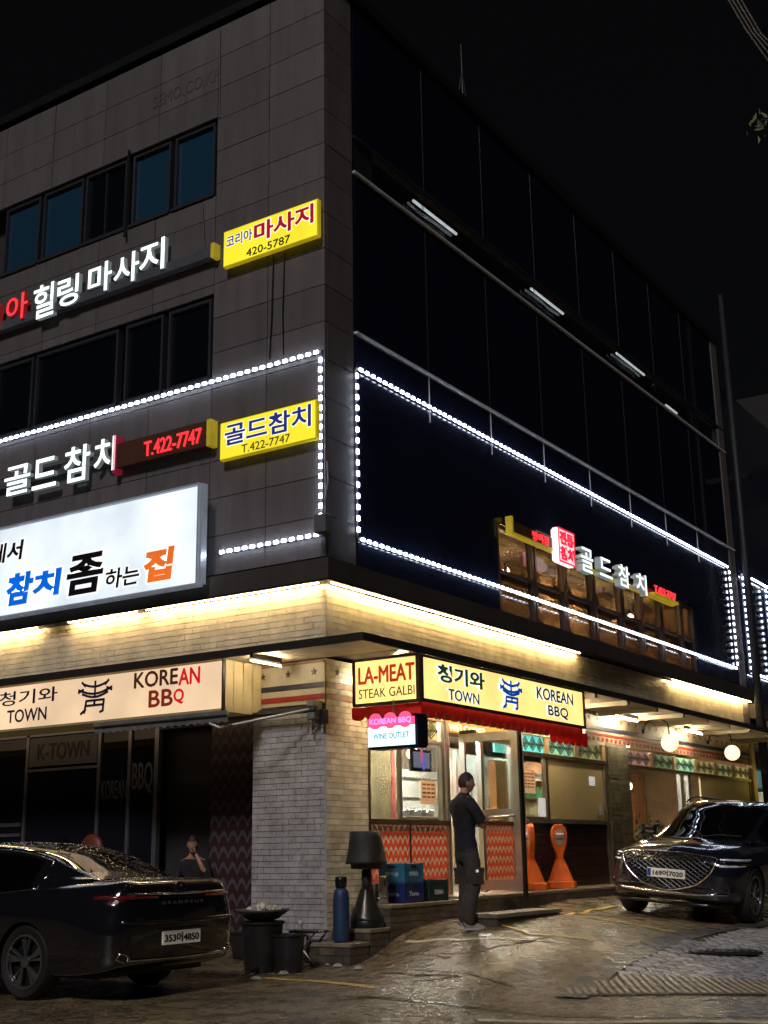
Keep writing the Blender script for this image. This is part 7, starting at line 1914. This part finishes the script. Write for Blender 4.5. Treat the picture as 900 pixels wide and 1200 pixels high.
for s_ in (-1, 1):
    t = MB(); t.add([(3.70, s_ * .66, .70), (3.49, s_ * .93, .74), (3.47, s_ * .93, .88), (3.66, s_ * .66, .87)], [(0, 1, 2, 3)]); 
    for z in (.755, .835):
        t = MB(); t.tube([(FS_(s_ * .70, z, .0), s_ * .70, z), (FS_(s_ * .78, z, .0), s_ * .78, z + .004), (FS_(s_ * .86, z, .0), s_ * .86, z + .006), (FS_(s_ * .92, z, .0), s_ * .92, z + .012)], [.016, .018, .016, .008], 8); t.build('headlight', hl, suv, world=False, smooth=True)
    t = MB(); t.tube([(FS_(s_ * y_, .795, -.02), s_ * y_, .795) for y_ in (.70, .78, .86, .92)], .04, 8); t.build('headlight_housing', trimb, suv, world=False, smooth=True)
    t = MB(); t.cbox(3.5, 3.62, s_ * .82 - .05, s_ * .82 + .05, .42, .5, .02); t.build('fog_vent', trimb, suv, world=False)
t = MB(); t.tube([(FS_(y_, .4, .01), y_, .36 + .05 * y_ * y_) for y_ in (-.8, -.6, -.4, -.2, 0, .2, .4, .6, .8)], .022, 8); t.build('skid_strip', chrome, suv, world=False, smooth=True)
t = MB(); t.tube([(FS_(y_, .45, .0), y_, .45) for y_ in (-.8, -.6, -.4, -.2, 0, .2, .4, .6, .8)], .012, 8); t.build('lower_intake_bar', trimb, suv, world=False, smooth=True)
t = MB(); t.tube([(3.5, -.86, .24), (3.68, -.5, .23), (3.71, 0, .23), (3.68, .5, .23), (3.5, .86, .24)], .03, 6); t.build('front_lip', trimb, suv, world=False, smooth=True)
# bonnet crease lines
for s_ in (-1, 1):
    t = MB(); t.tube([(2.5, s_ * .52, 1.082), (3.0, s_ * .5, 1.062), (3.5, s_ * .42, .98)], .004, 4); t.build('bonnet_crease', paint2, suv, world=False, smooth=True)
    for x in (.3, .68, 1.75):
        t = MB(); t.tube([(x, s_ * .93, .4), (x, s_ * .955, .7), (x, s_ * .915, 1.0)], .003, 4); t.build('door_gap', plk, suv, world=False)
    for x in (.45, 1.45):
        t = MB(); t.cbox(x - .1, x + .1, s_ * .955 - .015, s_ * .955 + .015, .88, .905, .006); t.build('door_handle', chrome, suv, world=False)
    t = MB(); t.tube([(.45, s_ * .95, .36), (2.4, s_ * .95, .36)], .014, 6); t.build('sill_strip', chrome, suv, world=False)
t = MB(); t.box(-.8, 3.3, -.75, .75, .24, .55); t.build('underbody', plk, suv, world=False)

# water drops on the sedan boot and rear screen: real relief, far too many to count
rng = random.Random(5)
dr_ = MB()
for _ in range(900):
    i = rng.randrange(0, 40); 
    x = rng.uniform(-1.1, .9); y = rng.uniform(-.6, .6)
    if x < -.6: z = 1.085 + (.03 if x > -.85 else -.0) * (x + 1.1) 
    else: z = None
    if z is None: continue
bpy.context.view_layer.update()
dg = bpy.context.evaluated_depsgraph_get()
mw = sed.matrix_world; tries = 0; made = 0
while made < 1500 and tries < 5000:
    tries += 1
    p = mw @ Vector((rng.uniform(-1.15, 1.1), rng.uniform(-.75, .75), 3))
    ok, loc, nrm, idx, ob, _m = S.ray_cast(dg, p, Vector((0, 0, -1)))
    if not ok or ob.name.split('.')[0] not in ('body', 'cabin', 'rear_window'): continue
    r = rng.uniform(.0035, .008)
    q = nrm.to_track_quat('Z', 'Y').to_matrix()
    vs = [loc + q @ Vector((r * math.cos(a), r * math.sin(a), 0)) for a in (0, 1.26, 2.51, 3.77, 5.03)] + [loc + nrm * r * .6]
    dr_.add(vs, [(k, (k + 1) % 5, 5) for k in range(5)]); made += 1
wd = dr_.build('rain_drops', M('water_drop', (.02, .02, .02), .05, coat=1), sed, smooth=True, kind='stuff')
